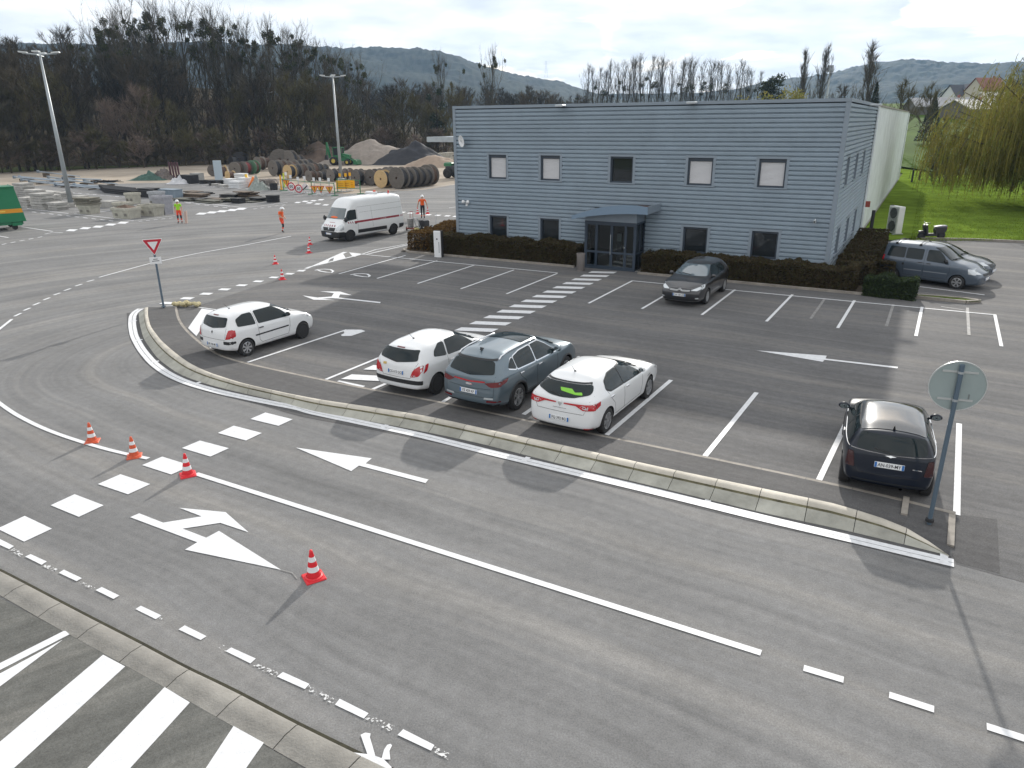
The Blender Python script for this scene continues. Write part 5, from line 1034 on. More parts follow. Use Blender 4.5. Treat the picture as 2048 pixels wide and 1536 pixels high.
# --- white works van
PV = WHITE('paint_white_van')
plV = place2((788,469),(702,483),.98,'L')
wb = (G(702,483)-G(788,469)).length; wb = min(4.4, max(3.6, wb))
xe = wb+.85; ro = 1.0
S = dict(name='works_van', cat='van', label='white high-roof works van with red stripe along its side', place=plV, wb=wb, fo=.85, ro=ro, w=1.03, rw=.345, ww=.23, paint=PV, gap=.06, trear=.97, tfront=.86, br=.02, bf=.10,
    top=[(-ro,2.60),(-ro+.4,2.66),(wb*.5,2.68),(wb-.55,2.64),(wb-.28,2.5),(wb-.05,2.12),(wb+.42,1.30),(xe-.15,1.12),(xe,.98)], edge=[(-ro,.12),(wb-.4,.12),(wb+.3,.07),(xe,.04)], belt=[(-ro,1.25),(wb,1.2),(xe,1.0)], roofw=[(-ro,.84),(wb-.5,.84),(wb+.4,.84),(xe-.2,.78),(xe,.66)],
    xr=[(.2,.04),(.5,0),(1.2,.02),(2.4,.08),(2.7,.14)], xf=[(.2,.05),(.5,0),(.8,.04),(1.0,.12),(1.3,.2)], bot=[(-ro,.42),(-ro+.5,.32),(xe-.5,.26),(xe,.26)], wheels=[('steel',8),('steel',8)],
    side_win=[[(wb-.62,1.34),(wb+.30,1.26),(wb-.02,1.86),(wb-.20,1.92),(wb-.62,1.92)]], screen=[(-.84,1.38),(.84,1.38),(.74,2.02),(-.74,2.02)], screen_glass=mat('van_windscreen', (.06,.08,.085), .04, spec=.7, coat=1.), mir=(wb+.30,1.35,M_TRIMB), mirsz=(.14,.26,.32), plate_f=('',.52), doff=.008,
    decals=[('front_bumper',[(-.98,.28),(.98,.28),(.98,.62),(.6,.66),(-.6,.66),(-.98,.62)],'F',M_TRIMB,.04,1), ('side_bumper',[(xe-.62,.28),(xe-.02,.28),(xe-.02,.66),(xe-.42,.64)],'R',M_TRIMB,.04), ('grille',[(-.52,.68),(.52,.68),(.60,.90),(-.60,.90)],'F',M_TRIMB,.03,1), ('headlamp',[(.60,.70),(.92,.78),(.90,1.12),(.72,1.02)],'F',M_LAMP,.04), ('headlamp',[(xe-.40,.78),(xe-.12,.74),(xe-.2,1.0),(xe-.36,1.12)],'R',M_LAMP,.03),
            ('side_cladding',[(.62,.46),(wb-.62,.46),(wb-.62,.68),(.62,.68)],'R',M_TRIMB,.03), ('rear_cladding',[(-.98,.42),(-.5,.42),(-.5,.70),(-.98,.70)],'R',M_TRIMB,.03), ('red_stripe',[(-.55,1.14),(wb-.40,1.10),(wb-.40,1.22),(-.55,1.26)],'R',mat('stripe_red',(.25,.015,.03),.4),.01),
            ('emblem',[(0,.71),(.07,.82),(0,.93),(-.07,.82)],'F',M_CHROME,.004,1), ('bonnet_lettering',[(-.25,1.165),(.25,1.165),(.25,1.185),(-.25,1.185)],'F',mat('stripe_red2',(.35,.05,.08),.4),.003,1), ('company_logo',[(.55,1.155),(1.15,1.16),(1.15,1.215),(.55,1.21)],'R',mat('logo_white',(.6,.5,.52),.5),.01)],
    seams=[[(wb-.68,2.0),(wb-.68,1.2),(wb-.66,.45)], [(wb-.68,2.05),(-.9,2.1)], [(wb-.9,1.72),(-.9,1.75)], [(wb-1.9,2.0),(wb-1.9,.75)]], handles=[(wb-.5,1.08)], handle_m=M_TRIMB)
B, rt = car(S)
MR = mat('stripe_red', (.25,.015,.03), .4)
for k in range(3):
    for pl in 'LR':
        B.decal('hazard_stripe', [(wb-.30+k*.16,1.10),(wb-.24+k*.16,1.10),(wb-.20+k*.16,1.22),(wb-.26+k*.16,1.22)], pl, MR, rt, .008); B.decal('hazard_stripe', [(-.66-k*.1,1.14),(-.62-k*.1,1.14),(-.66-k*.1,1.26),(-.70-k*.1,1.26)], pl, MR, rt, .008)
for k in range(6):
    y = -.56+k*.2; B.decal('hazard_stripe', [(y,.95),(y+.08,.95),(y+.02,1.05),(y-.06,1.05)], 'F', MR, rt, .009)
B.decal('dashboard_vest', [(-.4,1.42),(.2,1.42),(.3,1.5),(-.1,1.54),(-.35,1.5)], 'F', mat('vest_orange',(.75,.13,.02),.6), rt, .012, .03)
h = B.hit('T', -.35, .3)[0]; mb = MB(); mb.cyl((h.x,h.y,h.z),(h.x,h.y,h.z+.05),.06,12); mb.lathe([(.055,.05),(.055,.17),(.02,.20),(.001,.20)], 12, Matrix.Translation(h)); mb.build('beacon', mat('beacon_red',(.5,.03,.02),.25), rt, smooth=True)
h = B.hit('T', .6, -.3)[0]; mb = MB(); mb.bevbox((h.x,h.y,h.z+.08),(.3,.9,.12),.03); mb.build('roof_light_bar', M_PLW, rt); mb = MB(); mb.bevbox((h.x,h.y+.3,h.z+.19),(.16,.16,.1),.03); mb.build('beacon', mat('beacon_orange',(.7,.10,.05),.3), rt)
# ================================================================== cones, signs, lamps
M_CONER = mat('cone_red', (.62,.012,.022), .45); M_CONEO = mat('cone_orange_faded', (.55,.085,.03), .55, nscale=8, namt=.25); M_CONEW = mat('cone_reflective_white', (.68,.69,.70), .45)
def cone_mesh(key, col):
    B = MB(); h = .5; b = .16
    B.bevbox((0,0,.0125),(b*2,b*2,.025),.012, 0); B.lathe([(.145,.025),(.14,.04),(.115,.05)], 20)
    body = MB(); body.lathe([(.112,.03),(.028,.47),(.022,.50),(.001,.50)], 20)
    r = lambda z: .112+(.028-.112)*(z-.03)/.44
    bands = []
    for z0, z1 in ((.14,.225),(.31,.39)): m = MB(); m.lathe([(r(z0)+.002,z0),(r(z1)+.002,z1)], 20); bands.append(m.mesh('band', M_CONEW, True))
    return B.mesh('base', col), body.mesh('cone', col, True), bands
def put_cone(px, kind, label, sc=1.0, rz=None, loc=None):
    if kind not in CM: CM[kind] = cone_mesh(kind, M_CONER if kind == 'red' else M_CONEO)
    bm_, co, bd = CM[kind]; t = thing('traffic_cone', label, 'traffic cone', loc or G(*px), R_.uniform(0,1.5) if rz is None else rz, 'traffic cones'); t.scale = (sc,)*3
    obj_mesh('base', bm_, t); obj_mesh('cone', co, t)
    for b in bd: obj_mesh('band', b, t)
    return t
CM = {}
put_cone((628,1155), 'red', 'red and white traffic cone near the tip of the big turn arrow', 1.04, .55)
put_cone((376,950), 'red', 'red and white traffic cone at the start of the solid white centre line', 1.0, .5)
put_cone((269,913), 'old', 'faded orange traffic cone at the end of the curved white line, nearer the crossing squares', .97, .4)
put_cone((185,883), 'old', 'faded orange traffic cone on the curved white line, leftmost of all', .96, .3)
put_cone((565,559), 'red', 'traffic cone on the row of white squares beside the parking lot', 1.0)
put_cone((551,528), 'red', 'traffic cone on the grey road just behind the row of white squares', .95)
put_cone((618,506), 'red', 'nearer of two traffic cones one behind the other left of the van', .95)
put_cone((620,489), 'red', 'farther of two traffic cones one behind the other left of the van', .95)
def HT(P, px, py): r = ray(px, py); return CAM_H+r.z*(P.y/r.y)
# give-way sign
M_POST = mat('post_grey_blue', srgb(88,104,118), .5, .3); M_SRED = mat('sign_red', (.45,.012,.03), .4); M_SWHITE = mat('sign_white', (.68,.69,.70), .4); M_SBACK = mat('sign_back_grey', srgb(148,160,160), .5, .3, nscale=3, namt=.05)
P = G(327,612,.2); P.z = .18; ht = HT(P, 303, 470); t = thing('give_way_sign', 'red and white triangular give-way sign on a grey post at the pavement end', 'road sign', P, radians(28)); z0 = -P.z
mb = MB(); mb.tube([(0,0,-.1),(0,0,ht-.2+z0)], .04, 10); mb.build('post', M_POST, t)
def tri(r, z, y, mb, th=.02): # inverted triangle, centre height z, half side r, towards -Y
    Pp = round_poly([(-r,.577*r),(0,-1.155*r),(r,.577*r)], r*.14)
    mb.prism(Pp, 0, th, Matrix.Translation((0,y,z)) @ Matrix.Rotation(pi/2,4,'X'))
zc_ = ht-.36+z0
mb = MB(); tri(.37, zc_, -.05, mb); pnl = mb.build('sign_panel', M_SWHITE, t); mb = MB(); tri(.34, zc_, -.071, mb, .004); mb.build('red_border', M_SRED, pnl); mb = MB(); tri(.19, zc_, -.076, mb, .004); mb.build('white_field', M_SWHITE, pnl)
mb = MB(); mb.bevbox((.0,-.055,zc_-.62),(.42,.02,.26),.008); sp = mb.build('sub_panel', M_SWHITE, t)
for k, w_ in ((0,.16),(1,.26)): mb = MB(); mb.b2((-w_/2,-.0672,zc_-.58-k*.07),(w_/2,-.0655,zc_-.555-k*.07)); mb.build('lettering', M_INK, sp)
mb = MB(); mb.lathe([(.04,.0),(.09,.0),(.09,.02),(.04,.02)], 12, Matrix.Translation((0,0,.0))); mb.build('foot_collar', M_POST, t)
# round sign seen from behind
P = G(1859,1042,.1); zc_ = HT(P, 1915, 774)-P.z; az = atan2(P.x, P.y); t = thing('round_sign', 'round traffic sign seen from its grey back beside the small dark blue car', 'road sign', P, -az*.55)
mb = MB(); mb.tube([(0,0,-.1),(0,0,zc_+.40)], .038, 12); mb.build('post', M_POST, t)
mb = MB(); mb.cyl((0,.045,zc_),(0,.058,zc_),.43,40); d = mb.build('sign_disc', M_SBACK, t, auto=40)
mb = MB(); mb.lathe([(.43,-.012),(.445,-.012),(.445,.012),(.43,.012),(.43,-.012)], 40, Matrix.Translation((0,.05,zc_)) @ Matrix.Rotation(pi/2,4,'X')); mb.build('rim', mat('sign_rim', (.55,.57,.57), .35, .5), d)
for dz in (-.24,.26): mb = MB(); mb.b2((-.27,.028,zc_+dz-.018),(.27,.044,zc_+dz+.018)); mb.build('mounting_rail', mat('rail_alu', (.5,.52,.52), .4, .5), d); 
for dz in (-.24,.26): mb = MB(); mb.lathe([(.040,-.02),(.048,-.02),(.048,.02),(.040,.02)], 14, Matrix.Translation((0,0,zc_+dz))); mb.build('clamp', M_METAL, t)
mb = MB(); mb.b2((.19,.040,zc_-.22),(.215,.0445,zc_-.13)); mb.build('sticker', mat('sticker_grey',(.16,.18,.18),.6), d)
mb = MB(); mb.lathe([(.038,.0),(.075,.0),(.07,.05),(.038,.06)], 14); mb.build('foot_collar', M_DARK, t)
# lamp posts with four floodlight heads
def lamp(P, ht, label, rz):
    t = thing('floodlight_mast', label, 'lamp post', P, rz, 'floodlight masts in the yard')
    mb = MB(); mb.tube([(0,0,0),(0,0,ht-.25)], [.22,.09], 12); mb.build('pole', mat('mast_galvanised', (.34,.37,.39), .5, .4, nscale=.6, namt=.1), t, smooth=True)
    mb = MB(); mb.tube([(-1.35,0,ht-.15),(-.3,0,ht-.22),(.3,0,ht-.22),(1.35,0,ht-.15)], .05, 6); mb.tube([(0,-.9,ht-.32),(0,.9,ht-.32)], .05, 6); mb.tube([(0,0,ht-.4),(0,0,ht-.1)], .11, 10); mb.build('crossarm', M_METAL, t)
    for dx, dy in ((-1.25,0),(1.25,0),(0,-.85),(0,.85)): mb = MB(); mb.box((dx,dy,ht-.06),(.62 if dx else .5,.5 if dx else .62,.11),0,(-.10 if dx > 0 else .10) if dx else 0); mb.build('floodlight_head', mat('head_light_grey', (.55,.57,.58), .4, .3), t)
    mb = MB(); mb.bevbox((0,0,.15),(.9,.9,.5),.03); mb.build('footing', M_CONC, t)
P = G(143,414); lamp(P, HT(P, 83, 103), 'tall floodlight mast standing among the concrete slabs on the left', .25)
P = Vector((G(548,322.5).x, G(548,322.5).y, 0)); lamp(P, HT(P, 535, 183), 'floodlight mast farthest back behind the cable drums', .3)
P = G(683,363); lamp(P, HT(P, 664, 150), 'floodlight mast between the cable drums and the green digger', .3)
# clump of expanding foam rubble at the pavement corner
rng = random.Random(3); mb = MB()
for k in range(26): mb.sphere((rng.gauss(0,.24), rng.gauss(0,.09), .06+rng.random()*.12), rng.uniform(.06,.12), 7, 5, (1,1,.8))
o = mb.build('foam_clump', mat('foam_yellow', (.50,.44,.26), .9, nscale=12, namt=.25, bump=.4), smooth=True); o.location = G(374,613); tag(o, 'clump of pale yellow foam lying at the corner of the pavement', 'foam')
# motor scooter on the lot edge
P = G(1861,479); t = thing('motor_scooter', 'black motor scooter parked at the edge of the lawn', 'scooter', P, radians(182))
SB = mat('scooter_black', (.016,.016,.018), .35, coat=.5)
for x in (-.62,.62):
    mb = MB(); mb.lathe([(.13,-.05),(.22,-.055),(.245,-.03),(.245,.03),(.22,.055),(.13,.05),(.13,-.05)], 20, Matrix.Translation((x,0,.245)) @ Matrix.Rotation(pi/2,4,'X')); w_ = mb.build('wheel', M_TYRE, t, smooth=True)
    mb = MB(); mb.lathe([(.001,-.03),(.13,-.03),(.13,.03),(.001,.03)], 14, Matrix.Translation((x,0,.245)) @ Matrix.Rotation(pi/2,4,'X')); mb.build('rim', M_STEELB, w_)
mb = MB(); mb.prism(round_poly([(-.85,.62),(-.75,.42),(-.2,.36),(-.12,.62),(-.2,.74),(-.8,.78)], .06), -.14, .14, Matrix.Rotation(pi/2,4,'X')); mb.build('tail_body', SB, t)
mb = MB(); mb.prism(round_poly([(-.82,.78),(-.15,.74),(-.10,.80),(-.5,.86),(-.84,.86)], .03), -.13, .13, Matrix.Rotation(pi/2,4,'X')); mb.build('saddle', mat('saddle_grey', (.22,.22,.26), .5), t)
mb = MB(); mb.b2((-.3,-.15,.22),(.40,.15,.38)); mb.build('footboard', SB, t)
mb = MB(); mb.prism(round_poly([(.30,.30),(.42,.34),(.56,.86),(.44,.94),(.36,.6)], .03), -.2, .2, Matrix.Rotation(pi/2,4,'X')); mb.build('front_shield', SB, t)
mb = MB(); mb.tube([(.62,0,.245),(.46,0,.95)], .035, 8); mb.tube([(.40,-.34,1.06),(.45,-.12,1.0),(.45,.12,1.0),(.40,.34,1.06)], .022, 6); mb.build('handlebar', SB, t)
mb = MB(); mb.prism(round_poly([(.40,.44),(.85,.44),(.80,.54),(.5,.56)], .04), -.09, .09, Matrix.Rotation(pi/2,4,'X')); mb.build('mudguard', SB, t)
mb = MB(); mb.tube([(-.05,-.08,.3),(.0,-.3,.02)], .018, 6); mb.build('kick_stand', M_METAL, t)
mb = MB(); mb.box((-.88,0,.70),(.03,.14,.08)); mb.build('tail_light', M_RED, t)

# ================================================================== people
SKIN = mat('skin', (.48,.28,.19), .6)
def person(label, P, rz, joints, mats, ht=1.76, extra=None):
    """joints: name -> (x, y, z) for a 1.76 m figure; x right of the body, y forward"""
    t = thing('person', label, 'person', P, rz, 'road workers')
    J = dict(pelvis=(0,0,.96), waist=(0,.0,1.08), chest=(0,.0,1.30), neck=(0,.01,1.47), head=(0,.03,1.58), crown=(0,.035,1.70))
    J.update(joints); R = dict(pelvis=(.15,.115), waist=(.145,.105), chest=(.165,.115), neck=(.058,.058), head=(.082,.098), crown=(.06,.07), sh=(.07,.07), el=(.048,.048), wr=(.034,.034), ha=(.04,.028), hp=(.10,.10), kn=(.066,.066), an=(.046,.046), to=(.045,.04))
    names = list(J); idx = {n: i for i, n in enumerate(names)}
    E_ = [('pelvis','waist'),('waist','chest'),('chest','neck'),('neck','head'),('head','crown')]
    for s_ in 'LR': E_ += [('chest','sh'+s_),('sh'+s_,'el'+s_),('el'+s_,'wr'+s_),('wr'+s_,'ha'+s_),('pelvis','hp'+s_),('hp'+s_,'kn'+s_),('kn'+s_,'an'+s_),('an'+s_,'to'+s_)]
    me = bpy.data.meshes.new('body'); me.from_pydata([J[n] for n in names], [(idx[a], idx[b]) for a, b in E_], []); o = bpy.data.objects.new('body', me); COL.objects.link(o)
    o.modifiers.new('sk', 'SKIN'); sv = me.skin_vertices[0].data
    for n in names: sv[idx[n]].radius = R[n if n in R else n[:2]]
    sv[idx['pelvis']].use_root = True
    o.modifiers.new('ss', 'SUBSURF').levels = 2
    dg = bpy.context.evaluated_depsgraph_get(); ev = bpy.data.meshes.new_from_object(o.evaluated_get(dg)); bpy.data.objects.remove(o)
    for m in mats: ev.materials.append(m)       # 0 skin, 1 shirt, 2 trousers, 3 dark patches, 4 shoes, 5 reflective
    seg = [(Vector(J[a]), Vector(J[b]), a, b) for a, b in E_]
    for p in ev.polygons:
        p.use_smooth = True; c = p.center; best = min(seg, key=lambda s_: (c-closest(s_[0], s_[1], c)).length); a, b = best[2], best[3]
        tt = (c-best[0]).dot(best[1]-best[0])/max(1e-6, (best[1]-best[0]).length_squared); k = 0
        if b in ('waist','chest','neck') or b[:2] == 'sh': k = 1 if not (b == 'neck' and tt > .75) else 0
        elif b[:2] == 'el': k = 1 if tt < .6 else 0
        elif b in ('head','crown') or b[:2] in ('wr','ha'): k = 0
        elif b[:2] == 'hp': k = 2
        elif b[:2] == 'kn': k = 2 if tt < .72 or not mats[3] else 3
        elif b[:2] == 'an': k = (3 if tt < .3 else 5 if .62 < tt < .78 else 2) if tt < .88 else 4
        elif b[:2] == 'to': k = 4
        if a == 'pelvis' and b == 'waist' and tt < .35: k = 3
        p.material_index = k
    obj_mesh('body', ev, t)
    mb = MB(); hd = Vector(J['head']); mb.lathe([(.001,.125),(.06,.118),(.10,.08),(.118,.03),(.12,.0),(.135,-.005),(.135,-.012),(.115,-.012)], 16, Matrix.Translation(hd+Vector((0,.005,.045))) @ Matrix.Diagonal((1,1.12,1,1))); mb.box((hd.x,hd.y+.15,hd.z+.035),(.14,.07,.012)); mb.build('helmet', M_PLW, t, smooth=True)
    for s_, sg in (('L',-1),('R',1)):
        w_, h = Vector(J['wr'+s_]), Vector(J['ha'+s_]); d = (h-w_).normalized(); sd = d.orthogonal().normalized(); up = d.cross(sd); mb = MB()
        for k in range(4): q = h+sd*(k-1.5)*.018; mb.tube([q, q+d*.035+up*.004, q+d*.06+up*.018], [.009,.008,.006], 5)
        mb.tube([w_+d*.03+sd*.03, h+sd*.045+up*.01, h+sd*.045+d*.03+up*.02], [.011,.009,.007], 5); mb.build('fingers', SKIN, t)
    mb = MB(); f = hd+Vector((0,.085,-.01)); mb.sphere(f+Vector((0,.018,-.005)), .014, 6, 5)
    for s_ in (-1,1): mb.sphere(f+Vector((s_*.085,-.08,0)), .02, 6, 5, (.4,1,1.4))
    mb.build('facial_features', SKIN, t)
    mb = MB()
    for s_ in (-1,1): mb.sphere(f+Vector((s_*.03,.004,.02)), .009, 6, 5)
    mb.box(f+Vector((0,.004,-.045)),(.045,.01,.008)); mb.build('eyes_and_mouth', M_DARK, t)
    t.scale = (ht/1.76,)*3; return t
def closest(a, b, p): ab = b-a; return a+ab*max(0, min(1, (p-a).dot(ab)/max(1e-9, ab.length_squared)))
def stand(dx=.12):
    J = {}
    for s_, k in (('L',-1),('R',1)):
        J.update({'sh'+s_:(k*.19,0,1.42),'el'+s_:(k*.25,-.02,1.14),'wr'+s_:(k*.26,.06,.90),'ha'+s_:(k*.26,.09,.83),'hp'+s_:(k*.09,0,.90),'kn'+s_:(k*dx,.02,.50),'an'+s_:(k*(dx+.01),-.02,.10),'to'+s_:(k*(dx+.03),.14,.04)})
    return J
LIME = mat('shirt_lime', (.30,.62,.02), .75); ORG = mat('workwear_orange', (.72,.10,.012), .75); ORR = mat('trousers_red_orange', (.70,.06,.018), .75); NVY = mat('cloth_dark', (.02,.022,.03), .8); SHO = mat('boots_black', (.02,.02,.02), .7); REF = mat('reflective_grey', (.6,.6,.58), .4)
pw = G(361,447); person('worker in lime green shirt and orange trousers with white helmet, facing the camera', pw, pi+.1, {**stand(), 'elR':(.25,-.06,1.15),'wrR':(.27,-.02,.90),'haR':(.27,.02,.83)}, [SKIN, LIME, ORR, NVY, SHO, REF], 1.78)
o = MB(); V = []; n = 12
for k in range(n): a = -1.2+2.4*k/(n-1); V += [(.12*cos(a), .2*sin(a), .02), (.17*cos(a)+.03, .27*sin(a)+.02, .92)]
o.add(V, [(2*k,2*k+2,2*k+3,2*k+1) for k in range(n-1)]); o = o.build('plastic_sheet', mat('sheet_pink', (.62,.48,.42), .6, transl=.3)); o.location = pw+Vector((.42,-.05,0)); tag(o, 'pale pink rolled sheet held by the worker in the lime green shirt', 'sheet'); sm = o.modifiers.new('t', 'SOLIDIFY'); sm.thickness = .01
J = stand(.08); J.update({'chest':(0,.03,1.30),'neck':(0,.08,1.46),'head':(0,.12,1.56),'crown':(0,.15,1.67),'hpR':(.09,0,.9),'knR':(.09,.16,.52),'anR':(.08,.02,.16),'toR':(.08,.10,.05),'hpL':(-.09,0,.9),'knL':(-.09,.02,.5),'anL':(-.09,-.10,.12),'toL':(-.09,.05,.045),'elR':(.24,.02,1.14),'wrR':(.18,.20,1.02),'haR':(.14,.26,1.0),'elL':(-.24,.0,1.14),'wrL':(-.2,.18,.96),'haL':(-.16,.24,.95)})
person('worker in orange shirt and red trousers with white helmet, walking and looking down', G(566,466), -pi/2-.3, J, [SKIN, ORG, ORR, NVY, SHO, REF], 1.78)
pk = G(846,437); J = stand(.09); J.update({'elL':(-.30,-.02,1.16),'wrL':(-.36,.0,.93),'haL':(-.38,.0,.86),'elR':(.30,-.02,1.16),'wrR':(.36,.0,.93),'haR':(.38,.0,.86)})
person('worker in orange vest and black trousers carrying a traffic cone in each hand', pk, .1, J, [SKIN, ORG, NVY, NVY, SHO, ORG], 1.8)
for sd, nm in ((-1,'left'),(1,'right')): put_cone(None, 'red', 'traffic cone held in the %s hand of the worker in the orange vest' % nm, 1.0, .2, pk+Vector((sd*.39,-.04,.36)))
# ------------------------------------------------------------------ marking machines by the worker
P = G(850,463); t = thing('line_marking_machine', 'dark walk-behind line marking machine beside the van', 'marking machine', P, radians(40))
mb = MB(); mb.tube([(-.5,-.25,.3),(.5,-.25,.3),(.5,.25,.3),(-.5,.25,.3),(-.5,-.25,.3)], .03, 6); mb.tube([(-.5,-.25,.3),(-.75,-.25,1.0),(-.75,.25,1.0),(-.5,.25,.3)], .025, 6); mb.build('frame', M_METAL, t)
mb = MB(); mb.bevbox((.05,0,.55),(.5,.36,.42),.04); mb.build('engine', mat('engine_dark', (.05,.05,.055), .5, nscale=8, namt=.5), t)
mb = MB(); mb.cyl((-.3,.0,.35),(-.3,0,.8),.17,16); mb.build('paint_tank', mat('tank_black', (.03,.03,.035), .5), t)
for x, y in ((-.45,-.3),(-.45,.3),(.55,0)): mb = MB(); mb.lathe([(.05,-.05),(.17,-.05),(.19,0),(.17,.05),(.05,.05)], 16, Matrix.Translation((x,y,.19)) @ Matrix.Rotation(pi/2,4,'X')); mb.build('wheel', M_TYRE, t, smooth=True)
mb = MB(); mb.tube([(.4,-.25,.3),(.62,-.45,.5),(.66,-.48,1.25)], .015, 5); mb.build('guide_rod', M_METAL, t)
P = G(822,461); t = thing('paint_trolley', 'grey two-wheeled paint trolley with upright handle beside the van', 'trolley', P, radians(-10))
mb = MB(); mb.lathe([(.20,.22),(.23,.78),(.22,.82),(.001,.82)], 16); mb.build('drum', mat('drum_grey', (.20,.20,.20), .6, nscale=6, namt=.4), t)
mb = MB(); mb.tube([(.1,.2,.3),(.12,.25,1.25)], .02, 6); mb.tube([(-.1,.2,.3),(-.08,.25,1.25)], .02, 6); mb.tube([(.12,.25,1.25),(-.08,.25,1.25)], .02, 6); mb.b2((-.28,-.22,.12),(.28,.22,.2)); mb.build('frame', mat('trolley_red', (.22,.05,.04), .5), t)
for s_ in (-1,1): mb = MB(); mb.lathe([(.04,-.03),(.13,-.03),(.13,.03),(.04,.03)], 14, Matrix.Translation((s_*.3,0,.13)) @ Matrix.Rotation(pi/2,4,'Y')); mb.build('wheel', M_TYRE, t, smooth=True)
rng = random.Random(9); mb = MB()
for k in range(9): mb.sphere((rng.gauss(0,.12), rng.gauss(0,.08), .14+.12*k/9), .14-.008*k, 8, 6)
o = mb.build('bead_sack', mat('sack_yellow', (.48,.42,.18), .8, nscale=10, namt=.2), smooth=True); o.location = G(836,464); tag(o, 'yellowish sack on the ground between the trolley and the marking machine', 'sack')
mb = MB(); mb.bevbox((0,0,.03),(.6,.3,.06),.01); o = mb.build('wooden_board', mat('board_grey', (.16,.15,.13), .8)); o.location = G(829,464)+Vector((.1,-.1,0)); tag(o, 'dark flat board beside the yellowish sack', 'board')
# ================================================================== storage yard
M_WOODR = mat('drum_wood_weathered', (.15,.135,.12), .9, nscale=3, namt=.35, stretch=(1,1,9), rnd=.35); M_WOODL = mat('drum_wood_fresh', (.46,.33,.17), .85, nscale=3, namt=.25, stretch=(1,1,9), rnd=.12); M_CABLE = mat('cable_black', (.022,.022,.025), .55, nscale=9, namt=.4); M_CABLEB = mat('cable_brown', (.09,.055,.04), .7, nscale=6, namt=.4, rnd=.3)
def reel_mesh(r, w, wood, cab, planks=False):
    k = (r, w, wood.name, cab.name)
    if k in RM: return RM[k]
    A = Matrix.Rotation(pi/2, 4, 'X'); fl = []
    for s_ in (-1, 1):
        m = MB(); y0 = s_*w/2; m.lathe([(.09*r/1,-.03),(r*.97,-.03),(r,-.02),(r,.03),(r*.97,.04),(.09*r,.04),(.09*r,-.03)], 26, Matrix.Translation((0,y0,r)) @ A)
        for q in range(8): a = 2*pi*q/8; m.cyl((r*.45*cos(a), y0-.05, r+r*.45*sin(a)), (r*.45*cos(a), y0+.05, r+r*.45*sin(a)), .03, 6)
        fl.append(m.mesh('flange', wood))
    c = MB(); n = max(4, int(w/.12)); pr = [(r*.62,-w/2+.04)]
    for q in range(n): z0 = -w/2+.04+(w-.08)*q/n; z1 = -w/2+.04+(w-.08)*(q+1)/n; pr += [(r*.76, z0+.01), (r*.80, (z0+z1)/2), (r*.76, z1-.01)]
    pr.append((r*.62, w/2-.04)); c.lathe(pr, 24, Matrix.Translation((0,0,r)) @ A); cm = c.mesh('cable_coil', cab, True)
    h = MB(); h.lathe([(.09*r,-w/2-.04),(.14*r,-w/2-.04),(.14*r,w/2+.04),(.09*r,w/2+.04)], 12, Matrix.Translation((0,0,r)) @ A); hm = h.mesh('hub', mat('hub_rust', (.12,.06,.035), .8))
    RM[k] = (fl, cm, hm); return RM[k]
RM = {}
def reel(P, rz, r, w, wood, cab, label, z=0.):
    fl, cm, hm = reel_mesh(r, w, wood, cab); t = thing('cable_drum', label, 'cable drum', Vector((P.x,P.y,z)), rz, 'cable drums in the yard')
    for f in fl: obj_mesh('flange', f, t)
    obj_mesh('cable_coil', cm, t); obj_mesh('hub', hm, t); return t
RAX = radians(-32); ad = Vector((sin(radians(32)), cos(radians(32)), 0))     # drum rows run away from the camera
rng = random.Random(21)
rows = [((795,378),1.18,6,.95,'in the rightmost row of the front drums'), ((763,376),1.0,5,.9,'in the row led by the pale wooden drum'), ((741,371),.95,6,.9,'in the third row from the right'), ((712,371),.92,6,.95,'in the row behind the yellow signs'), ((660,363),.75,6,.9,'in the low row left of the mast'), ((618,363),.68,6,.85,'in the low row behind the road sign rack'), ((577,357),.92,7,.9,'in the row right of the orange pipes'), ((548,352),1.1,7,.9,'in the row led by the large dark drum')]
wood_ord = ('nearest drum', 'second drum', 'third drum', 'fourth drum', 'fifth drum', 'sixth drum', 'last drum')
for ri, (pp, r, n, w, wh) in enumerate(rows):
    P = G(*pp)+ad*(w/2)
    for k in range(n):
        rr = r*(1 if k == 0 else rng.uniform(.86,1.05)); wd = M_WOODL if (ri == 1 and k == 0) or (ri == 6 and k == 0) else M_WOODR; cb = M_CABLE if rng.random() < .6 else M_CABLEB
        lb = {(0,0):'large grey wooden cable drum at the front right of the drum rows', (1,0):'pale fresh wood cable drum beside the large grey one', (6,0):'light wood cable drum right of the orange pipes'}.get((ri, k), '%s %s, %s coil' % (wood_ord[k], wh, 'black' if cb == M_CABLE else 'brown'))
        reel(P+Vector((rng.gauss(0,.05), 0, 0)), RAX+rng.gauss(0,.03), round(rr*20)/20, w, wd, cb, lb); P = P+ad*(w+.08+(.06 if k else 0))
